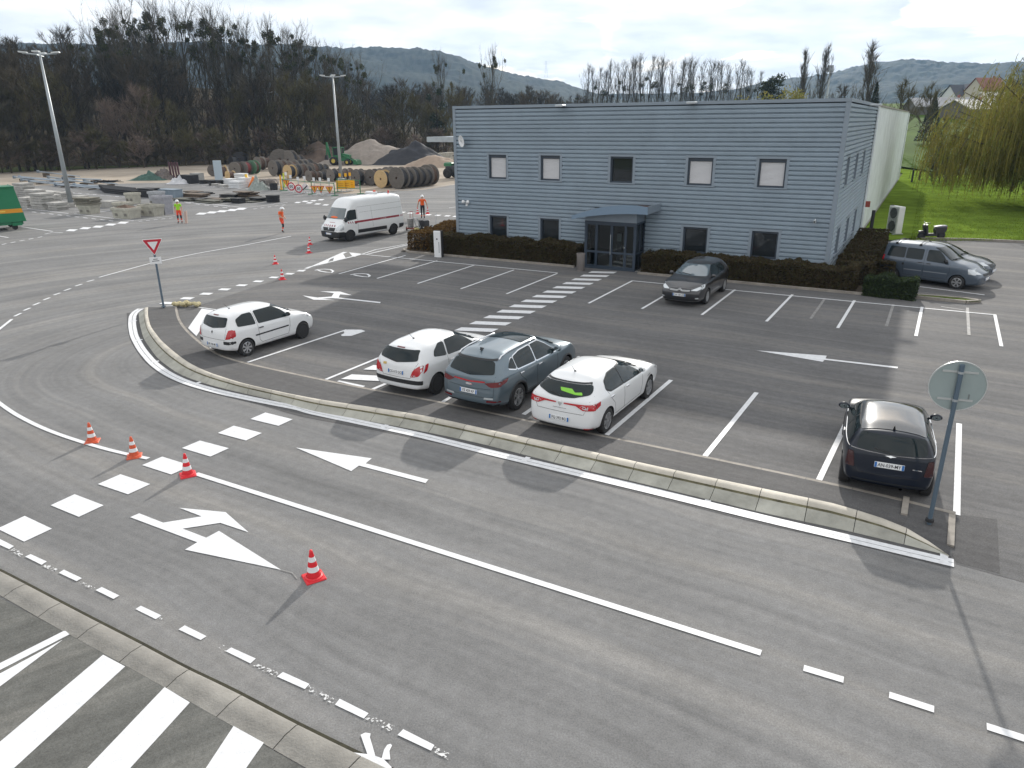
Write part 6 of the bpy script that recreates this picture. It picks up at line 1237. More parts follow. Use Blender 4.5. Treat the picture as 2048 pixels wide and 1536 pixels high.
back = [((468,332),.85,'black cable drum at the far left of the drum pile',M_CABLE,M_CABLE), ((482,330),1.15,'large black cable drum standing above the pile on the left',M_CABLE,M_CABLE), ((446,356),.85,'small light wood drum left of the upright pale plate',M_WOODL,M_CABLEB), ((462,358),.55,'smallest light wood drum beside the upright pale plate',M_WOODL,M_CABLEB), ((474,350),.95,'brown banded cable drum in the left pile',M_WOODR,M_CABLEB), ((492,349),.95,'cable drum with reddish coil in the left pile',M_WOODR,mat('cable_red',(.20,.04,.04),.6)), ((508,348),1.0,'cable drum with green rim in the left pile',mat('drum_green',(.08,.17,.10),.7,rnd=.2),M_CABLEB), ((521,340),1.05,'grey cable drum behind the left pile',M_WOODR,M_CABLEB), ((535,338),1.0,'brown cable drum beside the second mast',M_WOODR,M_CABLEB), ((562,338),1.6,'very large grey cable drum towering over the others',M_WOODR,M_CABLE), ((582,338),1.5,'second very large grey cable drum beside the towering one',M_WOODR,M_CABLE), ((598,336),1.1,'dark drum right of the two very large ones',M_WOODR,M_CABLE), ((430,352),.8,'weathered drum at the left edge of the pile',M_WOODR,M_CABLEB)]
for pp, r, lb, wd, cb in back: reel(G(*pp), RAX+rng.gauss(0,.25), r, .95, wd, cb, lb)
# ------------------------------------------------------------------ concrete goods
def slab_stack(pp, w, d, n, label, rz=FANG, th=.2, m=M_CONC, name='slab_stack', base=0., jit=.05):
    t = thing(name, label, 'concrete slabs' if m == M_CONC else 'boards', G(*pp)+Vector((0,0,base)), rz+rng.gauss(0,.05))
    for k in range(n): mb = MB(); mb.bevbox((rng.gauss(0,jit),rng.gauss(0,jit),th/2+k*(th+.03)),(w*rng.uniform(.94,1.04),d,th),.015); mb.build('slab', m, t)
    return t
for pp, w, d, n, lb in (((58,414),1.3,1.0,4,'stack of grey slabs right behind the green container'), ((89,417),1.9,1.2,6,'tall stack of thick concrete slabs left of the mast'), ((119,419),1.6,1.1,3,'low stack of slabs beside the tall stack'), ((73,402),1.6,1.2,5,'stack of pale concrete blocks behind the slab stacks'), ((52,392),1.8,1.3,6,'grey block stack above the green container'), ((88,394),1.7,1.2,3,'long flat stack of slabs behind the concrete stacks'), ((108,396),2.4,1.2,3,'wide stack of weathered slabs behind the concrete stacks'), ((128,397),1.5,1.2,3,'broken slab stack left of the mast'), ((106,408),1.4,1.0,4,'concrete slab stack just left of the mast foot'), ((163,411),1.3,1.0,4,'pale block stack just right of the mast'), ((221,414),1.5,1.1,1,'single thick concrete block under a plank')): slab_stack(pp, w, d, n, lb, th=.2 if n > 1 else .55)
def trough(pp, w, d, h, label, fill=None, m=None, lid=0):
    t = thing('concrete_trough', label, 'concrete box', G(*pp), FANG+.1+rng.gauss(0,.06), 'concrete boxes in the yard'); m = m or mat('trough_concrete', (.40,.385,.33), .9, nscale=3, namt=.2, bump=.2, rnd=.1)
    mb = MB(); k = .08
    ring = lambda a, b, z: [(-a,-b,z),(a,-b,z),(a,b,z),(-a,b,z)]
    V = ring(w/2-.12,d/2-.12,0)+ring(w/2-.05,d/2-.05,h-.2)+ring(w/2,d/2,h-.2)+ring(w/2,d/2,h)+ring(w/2-.1,d/2-.1,h)+ring(w/2-.16,d/2-.16,h-.35)
    mb.add(V, [(3,2,1,0),(20,21,22,23)]+[(i*4+j, i*4+(j+1)%4, i*4+4+(j+1)%4, i*4+4+j) for i in range(5) for j in range(4)]); mb.build('box', m, t)
    for s_ in (-.25,.25): mb = MB(); mb.b2((s_*w-.12,-d/2+.02,h*.25),(s_*w+.12,-d/2+.055,h*.5)); mb.build('painted_recess_shade', mat('trough_shadow', (.20,.19,.17), .9), t)  # raised plates in a darker tone paint the shade of recessed panels
    if fill: mb = MB(); mb.add([(-w/2+.1,-d/2+.1,h-.04),(w/2-.1,-d/2+.1,h-.04),(w/2-.1,d/2-.1,h-.04),(-w/2+.1,d/2-.1,h-.04),(0,0,h+.22)], ((0,1,4),(1,2,4),(2,3,4),(3,0,4))); mb.build('fill', fill, t)
    for k in range(lid): mb = MB(); mb.bevbox((rng.gauss(0,.06),rng.gauss(0,.05),h+.08+k*.15),(w*1.15,d*1.1,.12),.01); mb.build('lid_slab', mat('lid_dark', (.17,.16,.13), .9, nscale=4, namt=.3), t)
    return t
trough((180,427),1.5,1.1,.75,'concrete box stacked with dark lids beside the mast',None,None,4); trough((255,436),1.9,1.3,.85,'concrete box filled with brown soil nearest the road',mat('soil_brown',(.10,.065,.045),.95,nscale=6)); trough((305,431),1.8,1.2,.9,'pale concrete box right of the soil-filled one'); trough((268,407),1.2,1.0,1.0,'small pale concrete box at the back of the group'); trough((248,418),1.5,1.1,.6,'low white concrete box behind the soil-filled one'); trough((329,428),1.3,1.1,1.5,'grey plastic-wrapped crate at the right of the concrete boxes',None,mat('crate_grey',(.30,.30,.33),.7,nscale=5,namt=.2)); trough((318,420),1.1,1.0,1.6,'tall grey crate behind the concrete boxes',None,mat('crate_grey2',(.34,.35,.37),.7,nscale=5,namt=.2))
P = G(288,405); t = thing('drain_pipe', 'black pipe with a thick end lying across the concrete boxes', 'pipe', Vector((P.x,P.y,.95)), .1); mb = MB(); mb.tube([(-1,0,.1),(.9,0,.1)], .07, 8); mb.tube([(.7,0,.1),(1.1,0,.1)], .17, 10); mb.build('pipe', M_DARK, t)
# ------------------------------------------------------------------ poles and pipes lying in bundles
PG2 = mat('pole_galvanised', (.30,.35,.40), .4, .5, nscale=1, namt=.2, rnd=.25)
poles = [((40,358),(158,368),.2),((45,363),(150,373),.14),((78,352),(162,363),.55),((60,366),(168,378),.12),((98,360),(188,373),.3),((112,373),(205,381),.14),((128,365),(205,368),.45),((30,361),(120,369),.35),((150,374),(232,380),.16),((170,366),(236,373),.2)]
for i, (a, b, z) in enumerate(poles):
    A_, B_ = G(*a), G(*b); t = thing('lamp_pole', 'galvanised pole lying in the pile, %s' % ['longest at the back left','nearest the slabs at the left','raised on the pile at the far side','low in the front of the pile','in the middle of the pile','at the front right of the pile','raised at the right of the pile','at the far left end','short one beside the black pipes','short one behind the black pipes'][i], 'pole', (A_.x,A_.y,0), 0, 'poles lying in the yard'); d = B_-A_
    mb = MB(); mb.tube([(0,0,z+.1),(d.x,d.y,z+.1)], [.11,.06], 8); mb.build('shaft', PG2, t, smooth=True); mb = MB(); mb.box((0,0,z+.1),(.06,.4,.4),atan2(d.y,d.x)); mb.build('base_plate', PG2, t)
    for f in (.2,.8): mb = MB(); mb.box((d.x*f,d.y*f,z/2),(.12,.9,max(.04,z)),atan2(d.y,d.x)); mb.build('bearer', mat('timber_dark', (.10,.08,.06), .9), t)
for i in range(12):
    A_, B_ = G(200+(i%4)*3, 379+(i%4)*2.2), G(272+(i%4)*4, 386+(i%4)*2.4); t = thing('black_pipe', 'black plastic pipe in the bundle between the poles and the black crate', 'pipe', (A_.x,A_.y,0), 0, 'black pipes in one bundle'); d = B_-A_; z = .1+.19*(i//4); mb = MB(); mb.tube([(0,0,z),(d.x,d.y,z)], .1, 8, False); mb.build('pipe', M_DARK, t, smooth=True)
rr = random.Random(2); mb = MB()
for k in range(14): a = rr.random()*6; mb.tube([(rr.gauss(0,.6)+.5*cos(x)*1.3, rr.gauss(0,.1)+.4*sin(x), .75+rr.random()*.25) for x in [a+q*.5 for q in range(8)]], .03, 5)
o = mb.build('hose_coil', M_DARK); o.location = G(216,378); tag(o, 'tangled black hoses on top of the pipe bundle', 'hose')
def crate(pp, w, d, h, m, label, cat, name, ribs=6, rz=FANG):
    t = thing(name, label, cat, G(*pp), rz); mb = MB(); mb.bevbox((0,0,h/2),(w,d,h),.03); mb.build('body', m, t)
    for k in range(ribs): mb = MB(); mb.b2((-w/2+w*(k+.3)/ribs,-d/2-.03,.06),(-w/2+w*(k+.6)/ribs,-d/2-.002,h-.05)); mb.build('rib', m, t)
    mb = MB(); mb.b2((-w/2-.03,-d/2-.04,h+.002),(w/2+.03,d/2+.04,h+.05)); mb.build('rim', m, t); return t
crate((300,394),1.9,1.2,.85,M_DARK,'black ribbed crate beside the blue grey tank','crate','storage_crate'); crate((342,394),2.5,1.1,.75,mat('tank_blue_grey',(.20,.25,.30),.5,nscale=3,namt=.1),'blue grey ribbed tank right of the black crate','tank','storage_tank',8)
MB_BD = [mat('board_olive',(.075,.075,.06),.9,nscale=3,namt=.3,rnd=.2), mat('board_brown',(.10,.075,.055),.9,nscale=3,namt=.3,rnd=.2), mat('board_black',(.025,.025,.025),.8,nscale=3,namt=.3)]
zb_ = Z((270,300),6.827)
for i, (x, y, w, n, lb) in enumerate(((700,690,2.4,2,'low stack of dark boards next to the blue grey tank'), (830,640,2.8,3,'grey boards piled behind the low dark stack'), (900,690,2.6,2,'olive board stack in the middle of the board piles'), (1010,715,3.0,2,'brown boards leaning low in front of the board piles'), (1110,690,2.4,2,'flat grey board stack in the middle'), (1290,650,2.0,3,'brown stacked boards before the black pile'), (1390,705,2.2,3,'flat olive stack left of the small black crate'), (1540,655,2.0,6,'tallest black pile of boards'), (1690,690,1.9,3,'black boards right of the tallest pile'), (1600,715,1.3,1,'single grey board at the front corner'), (800,590,2.4,2,'dark boards at the back of the piles'), (950,600,1.6,2,'short dark pile with a grey block behind'))): slab_stack(zb_(x, y), w, 1.2, n, lb, FANG+rng.gauss(0,.15), .09, MB_BD[i % 3], 'board_stack', jit=.14)
crate(zb_(1415,725),1.1,.8,.42,M_DARK,'small black crate in front of the board piles','crate','storage_crate',5)
for k, lb in ((0,'left of the two black plastic drums at the end of the boards'),(1,'right of the two black plastic drums at the end of the boards')):
    t = thing('plastic_drum', lb, 'drum', G(*zb_(1860+k*60,712)), 0, 'black drums'); mb = MB(); mb.lathe([(.42,0),(.44,.1),(.40,.12),(.44,.3),(.40,.32),(.44,.5),(.44,.62),(.001,.62)], 18); mb.build('body', M_DARK, t, auto=40); mb = MB(); mb.lathe([(.46,.60),(.46,.66),(.001,.67)], 18); mb.build('lid', M_DARK, t, auto=40)
# ------------------------------------------------------------------ middle group
for k in range(4):
    P = G(*zb_(505+k*37, 400+k*2)); t = thing('bollard_post', 'dark purple upright post in the row of four, counting %s from the left' % ('first','second','third','fourth')[k], 'post', P, 0, 'four purple posts'); mb = MB(); mb.tube([(0,0,0),(-.1,0,2.3)], .13, 10); mb.build('post', mat('post_purple',(.06,.02,.03),.5), t); mb = MB(); mb.b2((-.3,-.3,0),(.3,.3,.1)); mb.build('foot', mat('post_purple',(.06,.02,.03),.5), t)
crate(zb_(735,455),2.6,1.2,1.0,M_DARK,'long black crate in the middle of the yard','crate','storage_crate',9); crate(zb_(860,440),1.4,1.1,1.1,mat('frame_grey',(.30,.30,.29),.7,nscale=4,namt=.3),'grey crate right of the long black crate','crate','storage_crate',4)
def heap(name, pp, sx, sy, h, m, label, cat, seed, rz=0., kind=None, seg=26, rough=.16):
    P = G(*pp); mb = MB(); V = []; n = seg; rough = .5 if sx < 3 else .24
    for i in range(n+1):
        for j in range(n+1):
            x, y = -1+2*i/n, -1+2*j/n; r = hypot(x, y); z = max(0, 1-r**1.35)**1.15; q = mnoise.noise(Vector((x*2.3, y*2.3, seed)))*.5+mnoise.noise(Vector((x*6, y*6, seed)))*.3; z = max(-.02, z*(1+q*rough*3)+q*rough*.2*(1 if z > 0 else 0))
            V.append((x*sx, y*sy, z*h-.01))
    mb.add(V, [(i*(n+1)+j, (i+1)*(n+1)+j, (i+1)*(n+1)+j+1, i*(n+1)+j+1) for i in range(n) for j in range(n)]); o = mb.build(name, m, smooth=True); o.location = P; o.rotation_euler = (0,0,rz); return tag(o, label, cat)
heap('tarp_heap', zb_(190,408),2.6,1.2,.9,mat('tarp_green',(.03,.08,.06),.6,nscale=3,namt=.4),'dark green tarp heap at the left of the middle group','tarp',3); heap('white_bag', zb_(605,460),1.6,1.0,.8,mat('bag_white',(.5,.5,.52),.7,nscale=3,namt=.2),'white slumped bag in front of the purple posts','bag',4); heap('scrap_heap', zb_(400,400),2.0,1.1,1.3,mat('scrap_mix',(.13,.11,.10),.8,nscale=4,namt=.6),'mixed scrap heap left of the purple posts','scrap',5); heap('scrap_heap', zb_(320,395),1.8,1.0,.6,mat('scrap_brown',(.11,.07,.06),.8,nscale=4,namt=.6),'low brownish scrap heap beside the green tarp','scrap',6)
for i, (x, y, lb) in enumerate(((940,460,'small dark block left of the upright plate'),(1075,480,'dark tyre shaped block in front of the upright plate'),(1190,480,'black block right below the upright plate'),(1210,505,'low grey slab in front of the upright plate'),(1110,490,'low dark slab before the upright plate'))): slab_stack(zb_(x,y),.9,.8,(3,4,4,2,2)[i],lb,FANG,.13,MB_BD[2] if i < 3 else M_CONC,'block_stack')
P = G(*zb_(1155,440)); t = thing('upright_panel', 'pale blue upright panel standing in the yard', 'panel', P, .35); mb = MB(); mb.bevbox((0,0,1.35),(1.0,.25,2.7),.03); mb.build('panel', mat('panel_pale_blue',(.38,.45,.50),.5), t); mb = MB(); mb.b2((-.6,-.4,-.005),(.6,.4,.06)); mb.build('foot', M_METAL, t)
WB = mat('block_white',(.62,.63,.64),.7,nscale=4,namt=.08)
for x, y, w, n, lb in ((1300,480,1.3,3,'white block pallet left of the others'),(1400,515,1.5,3,'front white block pallet'),(1505,500,1.3,4,'white block pallet beside the orange pipes'),(1460,400,1.6,3,'white block pallet at the back')):
    t = slab_stack(zb_(x,y),w,1.1,n,lb,FANG,.24,WB,'block_pallet',jit=.01); t['category'] = 'white blocks'; mb = MB(); mb.b2((-w/2,-.5,-.001),(w/2,.5,.0)) ; 
for i, (a, b, m, lb) in enumerate((((1570,500),(1510,330),mat('pipe_yellow',(.70,.42,.02),.5),'yellow pipe leaning upright'),((1560,510),(1620,370),mat('pipe_orange',(.72,.20,.04),.5),'orange pipe leaning to the right, in front'),((1580,505),(1640,385),mat('pipe_orange',(.72,.20,.04),.5),'orange pipe leaning to the right, behind'))):
    P = G(*zb_(*a)); h = HT(P, *zb_(*b)); q = ray(*zb_(*b)); q = q*(P.y/q.y); t = thing('leaning_pipe', lb, 'pipe', P, 0, 'leaning pipes'); mb = MB(); mb.tube([(0,0,0),(q.x-P.x,0,h)], .16, 10); mb.build('pipe', m, t, smooth=True)
mb = MB(); rr = random.Random(8)
for k in range(60):
    a = rr.random()*6.28; c = (rr.gauss(0,.5), rr.gauss(0,.3)); mb.tube([(c[0]+.6*cos(a+q*.6), c[1]+.25*sin(a+q*.6), max(.04, .2+.9*abs(sin(q*.7+a)))) for q in range(8)], .035, 4)
o = mb.build('rope_heap', mat('rope_grey',(.34,.31,.29),.9,rnd=.1)); o.location = G(*zb_(1800,530)); tag(o, 'tangled heap of pale ropes and hoses beside the orange pipes', 'rope')
heap('net_bag', zb_(1690,545),1.3,.9,1.3,mat('net_grey',(.24,.27,.25),.8,nscale=5,namt=.3),'grey net bag left of the rope heap','bag',7)
P = G(*zb_(1900,545)); t = thing('plastic_drum', 'black open drum right of the rope heap', 'drum', P, 0, 'black drums'); mb = MB(); mb.lathe([(.42,0),(.46,.7),(.48,.72),(.40,.72),(.38,.2),(.001,.2)], 18); mb.build('body', M_DARK, t, auto=40)
# ------------------------------------------------------------------ road sign rack
zs2 = Z((560,300),6.827); SG = mat('rack_green',(.02,.16,.07),.5); YL = mat('sign_yellow',(.72,.38,.01),.45); OR_ = mat('sign_orange',(.62,.16,.02),.45)
def rack(a, b, h, label):
    A_, B_ = G(*zs2(*a)), G(*zs2(*b)); d = B_-A_; t = thing('sign_rack', label, 'rack', A_, atan2(d.y, d.x), 'green sign racks'); L = d.length
    for x in (0, L): mb = MB(); mb.tube([(x,0,0),(x,0,h)], .045, 6); mb.b2((x-.06,-.45,0),(x+.06,.45,.08)); mb.build('upright', SG, t)
    for z in (h*.35, h*.95): mb = MB(); mb.tube([(0,0,z),(L,0,z)], .035, 6); mb.build('rail', SG, t)
    return t
rack((50,560),(440,605),1.3,'green metal rack behind the round road signs'); rack((440,605),(750,625),1.3,'green metal rack behind the triangular road signs'); rack((790,575),(1100,600),1.45,'green metal rack behind the yellow panels')
def rsign(x, y, z, kind, label, r=.43):
    P = G(*zs2(x, y)); P.y -= .12; t = thing('road_sign', label, 'road sign', P, radians(-8), 'loose road signs on the racks'); zc_ = r+.12+z
    M_ = Matrix.Translation((0,0,zc_)) @ Matrix.Rotation(pi/2,4,'X')
    mb = MB(); mb.b2((-.03,.03,0),(.03,.07,zc_+.9)); mb.b2((-.25,-.25,0),(.25,.25,.05)); mb.build('stand', M_METAL, t)
    if kind in ('05','end'):
        mb = MB(); mb.lathe([(.001,.0),(r,.0),(r,.02),(.001,.02)], 26, M_); d = mb.build('disc', M_SRED if kind == '05' else M_SWHITE, t); mb = MB(); mb.lathe([(.001,.026),(r*.72,.026)], 26, M_); mb.build('field', M_SWHITE, d)
        if kind == '05': o = obj_mesh('lettering', text_mesh('50', r*.95, M_INK, bold=.01), d); o.matrix_local = Matrix.Translation((0,-.032,zc_)) @ Matrix.Rotation(pi/2,4,'X') @ Matrix.Rotation(pi,4,'Z')
        else: mb = MB(); mb.box((0,-.03,zc_),(r*1.7,.006,.12),0,radians(-40)); mb.build('bar', M_INK, d)
    elif kind == 'tri':
        mb = MB(); tri(r, zc_+.1, 0, mb, .02); d = mb.build('triangle', M_SRED, t); mb = MB(); tri(r*.78, zc_+.1, -.021, mb, .004); f = mb.build('field', mat('sign_amber',(.70,.33,.02),.45), d); mb = MB(); mb.box((0,-.027,zc_+.05),(.07,.004,.3)); mb.box((.0,-.0275,zc_+.22),(.16,.004,.07)); mb.build('symbol', M_INK, d)
    else:
        mb = MB(); mb.bevbox((0,0,zc_),(1.0,.04,.9),.02); d = mb.build('panel', YL, t)
        for k in range(2): mb = MB(); mb.b2((-.3,-.0235,zc_-.12+.2*k),(.3,-.0205,zc_-.06+.2*k)); mb.build('lettering', mat('sign_amber2',(.45,.20,.01),.5), d)
    mb = MB(); mb.b2((-.13,-.01,zc_+.85),(.13,.02,zc_+1.2)); mb.build('top_plate', YL if kind == 'rect' else M_SWHITE, t); return t
for x, y, z, k, lb in ((105,545,.2,'tri','upside down orange triangle sign behind the first round sign'),(168,580,.1,'05','first upside down red ringed speed sign from the left'),(268,598,.0,'05','second upside down red ringed speed sign'),(355,585,.0,'end','white round sign with black diagonal bar'),(482,610,.0,'tri','first upside down orange triangle sign on the rack'),(568,610,.0,'tri','middle upside down orange triangle sign on the rack'),(685,618,.0,'tri','last upside down orange triangle sign on the rack'),(838,570,.2,'rect','left yellow rectangular panel on the rack'),(915,568,.2,'rect','middle yellow rectangular panel on the rack'),(972,556,.2,'rect','right yellow rectangular panel on the rack')): rsign(x, y, z, k, lb)
for x, y, m, lb in ((20,500,YL,'yellow upright marker at the left end of the racks'),(62,470,mat('marker_lime',(.5,.6,.05),.5),'lime upright marker at the left end of the racks')):
    P = G(*zs2(x,y+40)); mb = MB(); mb.tube([(0,0,0),(.02,0,1.6)], .09, 8); mb.lathe([(.22,0),(.22,.08),(.09,.1)], 10); o = mb.build('marker_post', m); o.location = P; tag(o, lb, 'marker post')
# ------------------------------------------------------------------ bulk material bays
M_BLK = mat('block_wall', (.36,.34,.29), .9, nscale=2, namt=.2, rnd=.15)
def bay_wall(a, b, h, label):
    A_, B_ = G(*a), G(*b); d = B_-A_; L = d.length; t = thing('block_wall', label, 'block wall', A_, atan2(d.y, d.x)); n = max(2, int(L/1.6)); nz = max(1, int(h/.8))
    for i in range(n):
        for k in range(nz): mb = MB(); mb.bevbox((L*(i+.5)/n+(.3 if k % 2 else 0)*(1 if i < n-1 else 0)*.0,0,.4+k*.8),(L/n-.03,.8,.78),.03); mb.build('block', M_BLK, t)
    return t
bay_wall((604,324),(660,324),2.6,'concrete block wall left of the digger'); bay_wall((700,323),(742,325),2.4,'concrete block wall right of the digger'); bay_wall((769,327),(800,318),2.0,'concrete block wall between the grey and black heaps'); bay_wall((842,327),(905,321),2.0,'concrete block wall right of the black heap')
heap('soil_heap', (640,325),9,5,3.4,mat('heap_brown',(.10,.072,.055),.95,nscale=.8,namt=.35,bump=.6,bscale=6),'brown soil heap behind the green digger','soil heap',11); heap('gravel_heap', (752,326),11,6,4.0,mat('heap_gravel',(.25,.215,.185),.95,nscale=1.2,namt=.2,bump=.6,bscale=6),'large grey brown gravel heap','gravel heap',12); heap('asphalt_heap', (826,327),8.5,5,3.5,mat('heap_black',(.028,.028,.032),.9,nscale=1.2,namt=.3,bump=.6,bscale=6),'black asphalt millings heap','asphalt heap',13); heap('sand_heap', (872,333),6,4,1.9,mat('heap_sand',(.30,.23,.175),.95,nscale=1.2,namt=.2,bump=.5,bscale=6),'small pinkish sand heap near the building','sand heap',14); heap('soil_heap', (700,320),8,4,3.2,mat('heap_brown2',(.09,.07,.06),.95,nscale=.8,namt=.35,bump=.6,bscale=6),'dark soil heap behind the digger on the right','soil heap',15)
# ------------------------------------------------------------------ green machines
GR = mat('machine_green',(.008,.13,.045),.4,coat=.4)
P = G(682,330); t = thing('backhoe_loader', 'green backhoe loader parked in front of the soil heaps', 'backhoe loader', P, radians(-8))
mb = MB(); mb.bevbox((-.2,0,1.05),(3.2,1.1,.7),.06); mb.build('chassis', GR, t); mb = MB(); mb.prism([(.5,1.35),(1.9,1.2),(1.9,1.75),(.5,2.0)], -.5, .5, Matrix.Rotation(pi/2,4,'X')); mb.build('bonnet', GR, t)
cb = MB(); cb.b2((-1.1,-.75,1.4),(.5,.75,1.7)); cb.b2((-1.15,-.8,2.95),(.55,.8,3.08))
for x in (-1.05,.45):
    for y in (-.7,.7): cb.b2((x-.05,y-.05,1.7),(x+.05,y+.05,2.95))
cb = cb.build('cab', GR, t); mb = MB(); mb.b2((-1.0,-.68,1.7),(.4,.68,2.94)); mb.build('cab_glass', M_GLASS, cb)
for x, r in ((-1.0,.75),(1.5,.52)):
    for y in (-.85,.85):
        mb = MB(); mb.lathe([(r*.5,-.22),(r*.94,-.2),(r,-.12),(r,.12),(r*.94,.2),(r*.5,.22)], 22, Matrix.Translation((x,y,r)) @ Matrix.Rotation(pi/2,4,'X')); w_ = mb.build('wheel', M_TYRE, t, smooth=True); mb = MB(); mb.lathe([(.001,-.16),(r*.52,-.16),(r*.52,.16),(.001,.16)], 16, Matrix.Translation((x,y,r)) @ Matrix.Rotation(pi/2,4,'X')); mb.build('rim', mat('rim_yellow',(.55,.42,.08),.5), w_)
mb = MB(); mb.tube([(-1.9,0,1.2),(-2.35,0,3.9)], [.26,.2], 6); mb.tube([(-2.35,0,3.9),(-2.5,0,1.7)], [.18,.13], 6); mb.build('backhoe_arm', GR, t); mb = MB(); mb.prism([(-2.9,.9),(-2.2,.9),(-2.3,1.7),(-2.7,1.75)], -.35, .35, Matrix.Rotation(pi/2,4,'X')); mb.build('backhoe_bucket', M_DARK, t)
for y in (-.55,.55): mb = MB(); mb.tube([(.6,y,1.7),(2.3,y,.9),(2.9,y,.5)], .11, 6); mb.build('loader_arm', GR, t)
mb = MB(); mb.prism([(2.7,.15),(3.6,.1),(3.3,.85),(2.8,1.0)], -1.15, 1.15, Matrix.Rotation(pi/2,4,'X')); mb.build('loader_bucket', GR, t)
P = G(916,356); t = thing('wheel_loader', 'green and black loader half hidden behind the left corner of the building', 'loader', P, radians(150))
mb = MB(); mb.bevbox((0,0,1.2),(3.2,1.5,.9),.15); mb.build('chassis', mat('machine_dark',(.03,.032,.035),.5), t); mb = MB(); mb.bevbox((1.2,0,1.75),(1.3,1.4,.5),.12); mb.build('bonnet', GR, t); mb = MB(); mb.bevbox((-.4,0,2.2),(1.3,1.3,1.3),.1); mb.build('cab', M_GLASS, t); mb = MB(); mb.bevbox((-.4,0,2.9),(1.4,1.4,.12),.04); mb.build('cab_roof', M_DARK, t)
for x in (-1.1,1.1):
    for y in (-.85,.85): mb = MB(); mb.lathe([(.25,-.22),(.6,-.22),(.66,-.1),(.66,.1),(.6,.22),(.25,.22)], 22, Matrix.Translation((x,y,.66)) @ Matrix.Rotation(pi/2,4,'X')); w_ = mb.build('wheel', M_TYRE, t, smooth=True); mb = MB(); mb.lathe([(.001,-.15),(.26,-.15),(.26,.15),(.001,.15)], 16, Matrix.Translation((x,y,.66)) @ Matrix.Rotation(pi/2,4,'X')); mb.build('rim', M_STEELB, w_)
mb = MB(); mb.box((1.86,.3,1.6),(.04,.3,.15)); mb.build('lamp', mat('lamp_yellow',(.6,.45,.05),.4), t)
# green roll-off container at the left edge
P = G(57,458); GC = mat('container_green',(.006,.155,.065),.45,coat=.2,nscale=.5,namt=.06); t = thing('skip_container', 'big green roll-off container with an orange band at the left edge', 'container', P, radians(41))
ht = HT(P, 42, 373); b0 = .42; fr = lambda z: .0-.33*(z-b0)/(ht-b0)
mb = MB(); Lc = 6.2; wc = 2.4
V = [(-Lc,0,b0+.15),(0,0,b0+.15),(fr(ht),0,ht),(-Lc,0,ht),(-Lc,wc,b0+.15),(0,wc,b0+.15),(fr(ht),wc,ht),(-Lc,wc,ht)]
mb.add(V, ((0,1,2,3),(5,4,7,6),(1,5,6,2),(4,0,3,7),(0,4,5,1),(3,2,6,7))); mb.build('body', GC, t)
z0, z1 = b0+.78, b0+1.06; mb = MB(); mb.add([(-Lc,-.006,z0),(fr(z0),-.006,z0),(fr(z1),-.006,z1),(-Lc,-.006,z1)], ((0,1,2,3),)); band = mb.build('orange_band', mat('band_orange',(.62,.26,.015),.5), t)
mb = MB(); mb.b2((-1.75,-.0075,z0+.1),(-1.15,-.0065,z0+.17)); mb.build('lettering', mat('band_yellow',(.75,.55,.10),.5), band)
mb = MB(); mb.tube([(-Lc,-.03,ht),(fr(ht),-.03,ht),(fr(ht),wc+.03,ht)], .05, 6); mb.build('top_rail', GC, t)
mb = MB(); mb.b2((-Lc,.1,b0-.05),(-.2,.25,b0+.148)); mb.b2((-Lc,wc-.25,b0-.05),(-.2,wc-.1,b0+.148)); mb.b2((-.9,.0,b0-.12),(-.3,.12,b0+.1)); mb.build('runner', GC, t)
for y in (.2, wc-.2): mb = MB(); mb.lathe([(.001,-.08),(.17,-.08),(.19,0),(.17,.08),(.001,.08)], 14, Matrix.Translation((-.75,y,.19)) @ Matrix.Rotation(pi/2,4,'X')); mb.b2((-.82,y-.1,.2),(-.68,y+.1,b0)); mb.build('roller', M_DARK, t)
for k in range(2): mb = MB(); mb.tube([(-Lc+.3+k*.0,-.1,ht+.02+k*.03),(-3.0,-.1+k*.3,ht+.05)], .05, 6); mb.build('cover_bar', M_METAL, t)
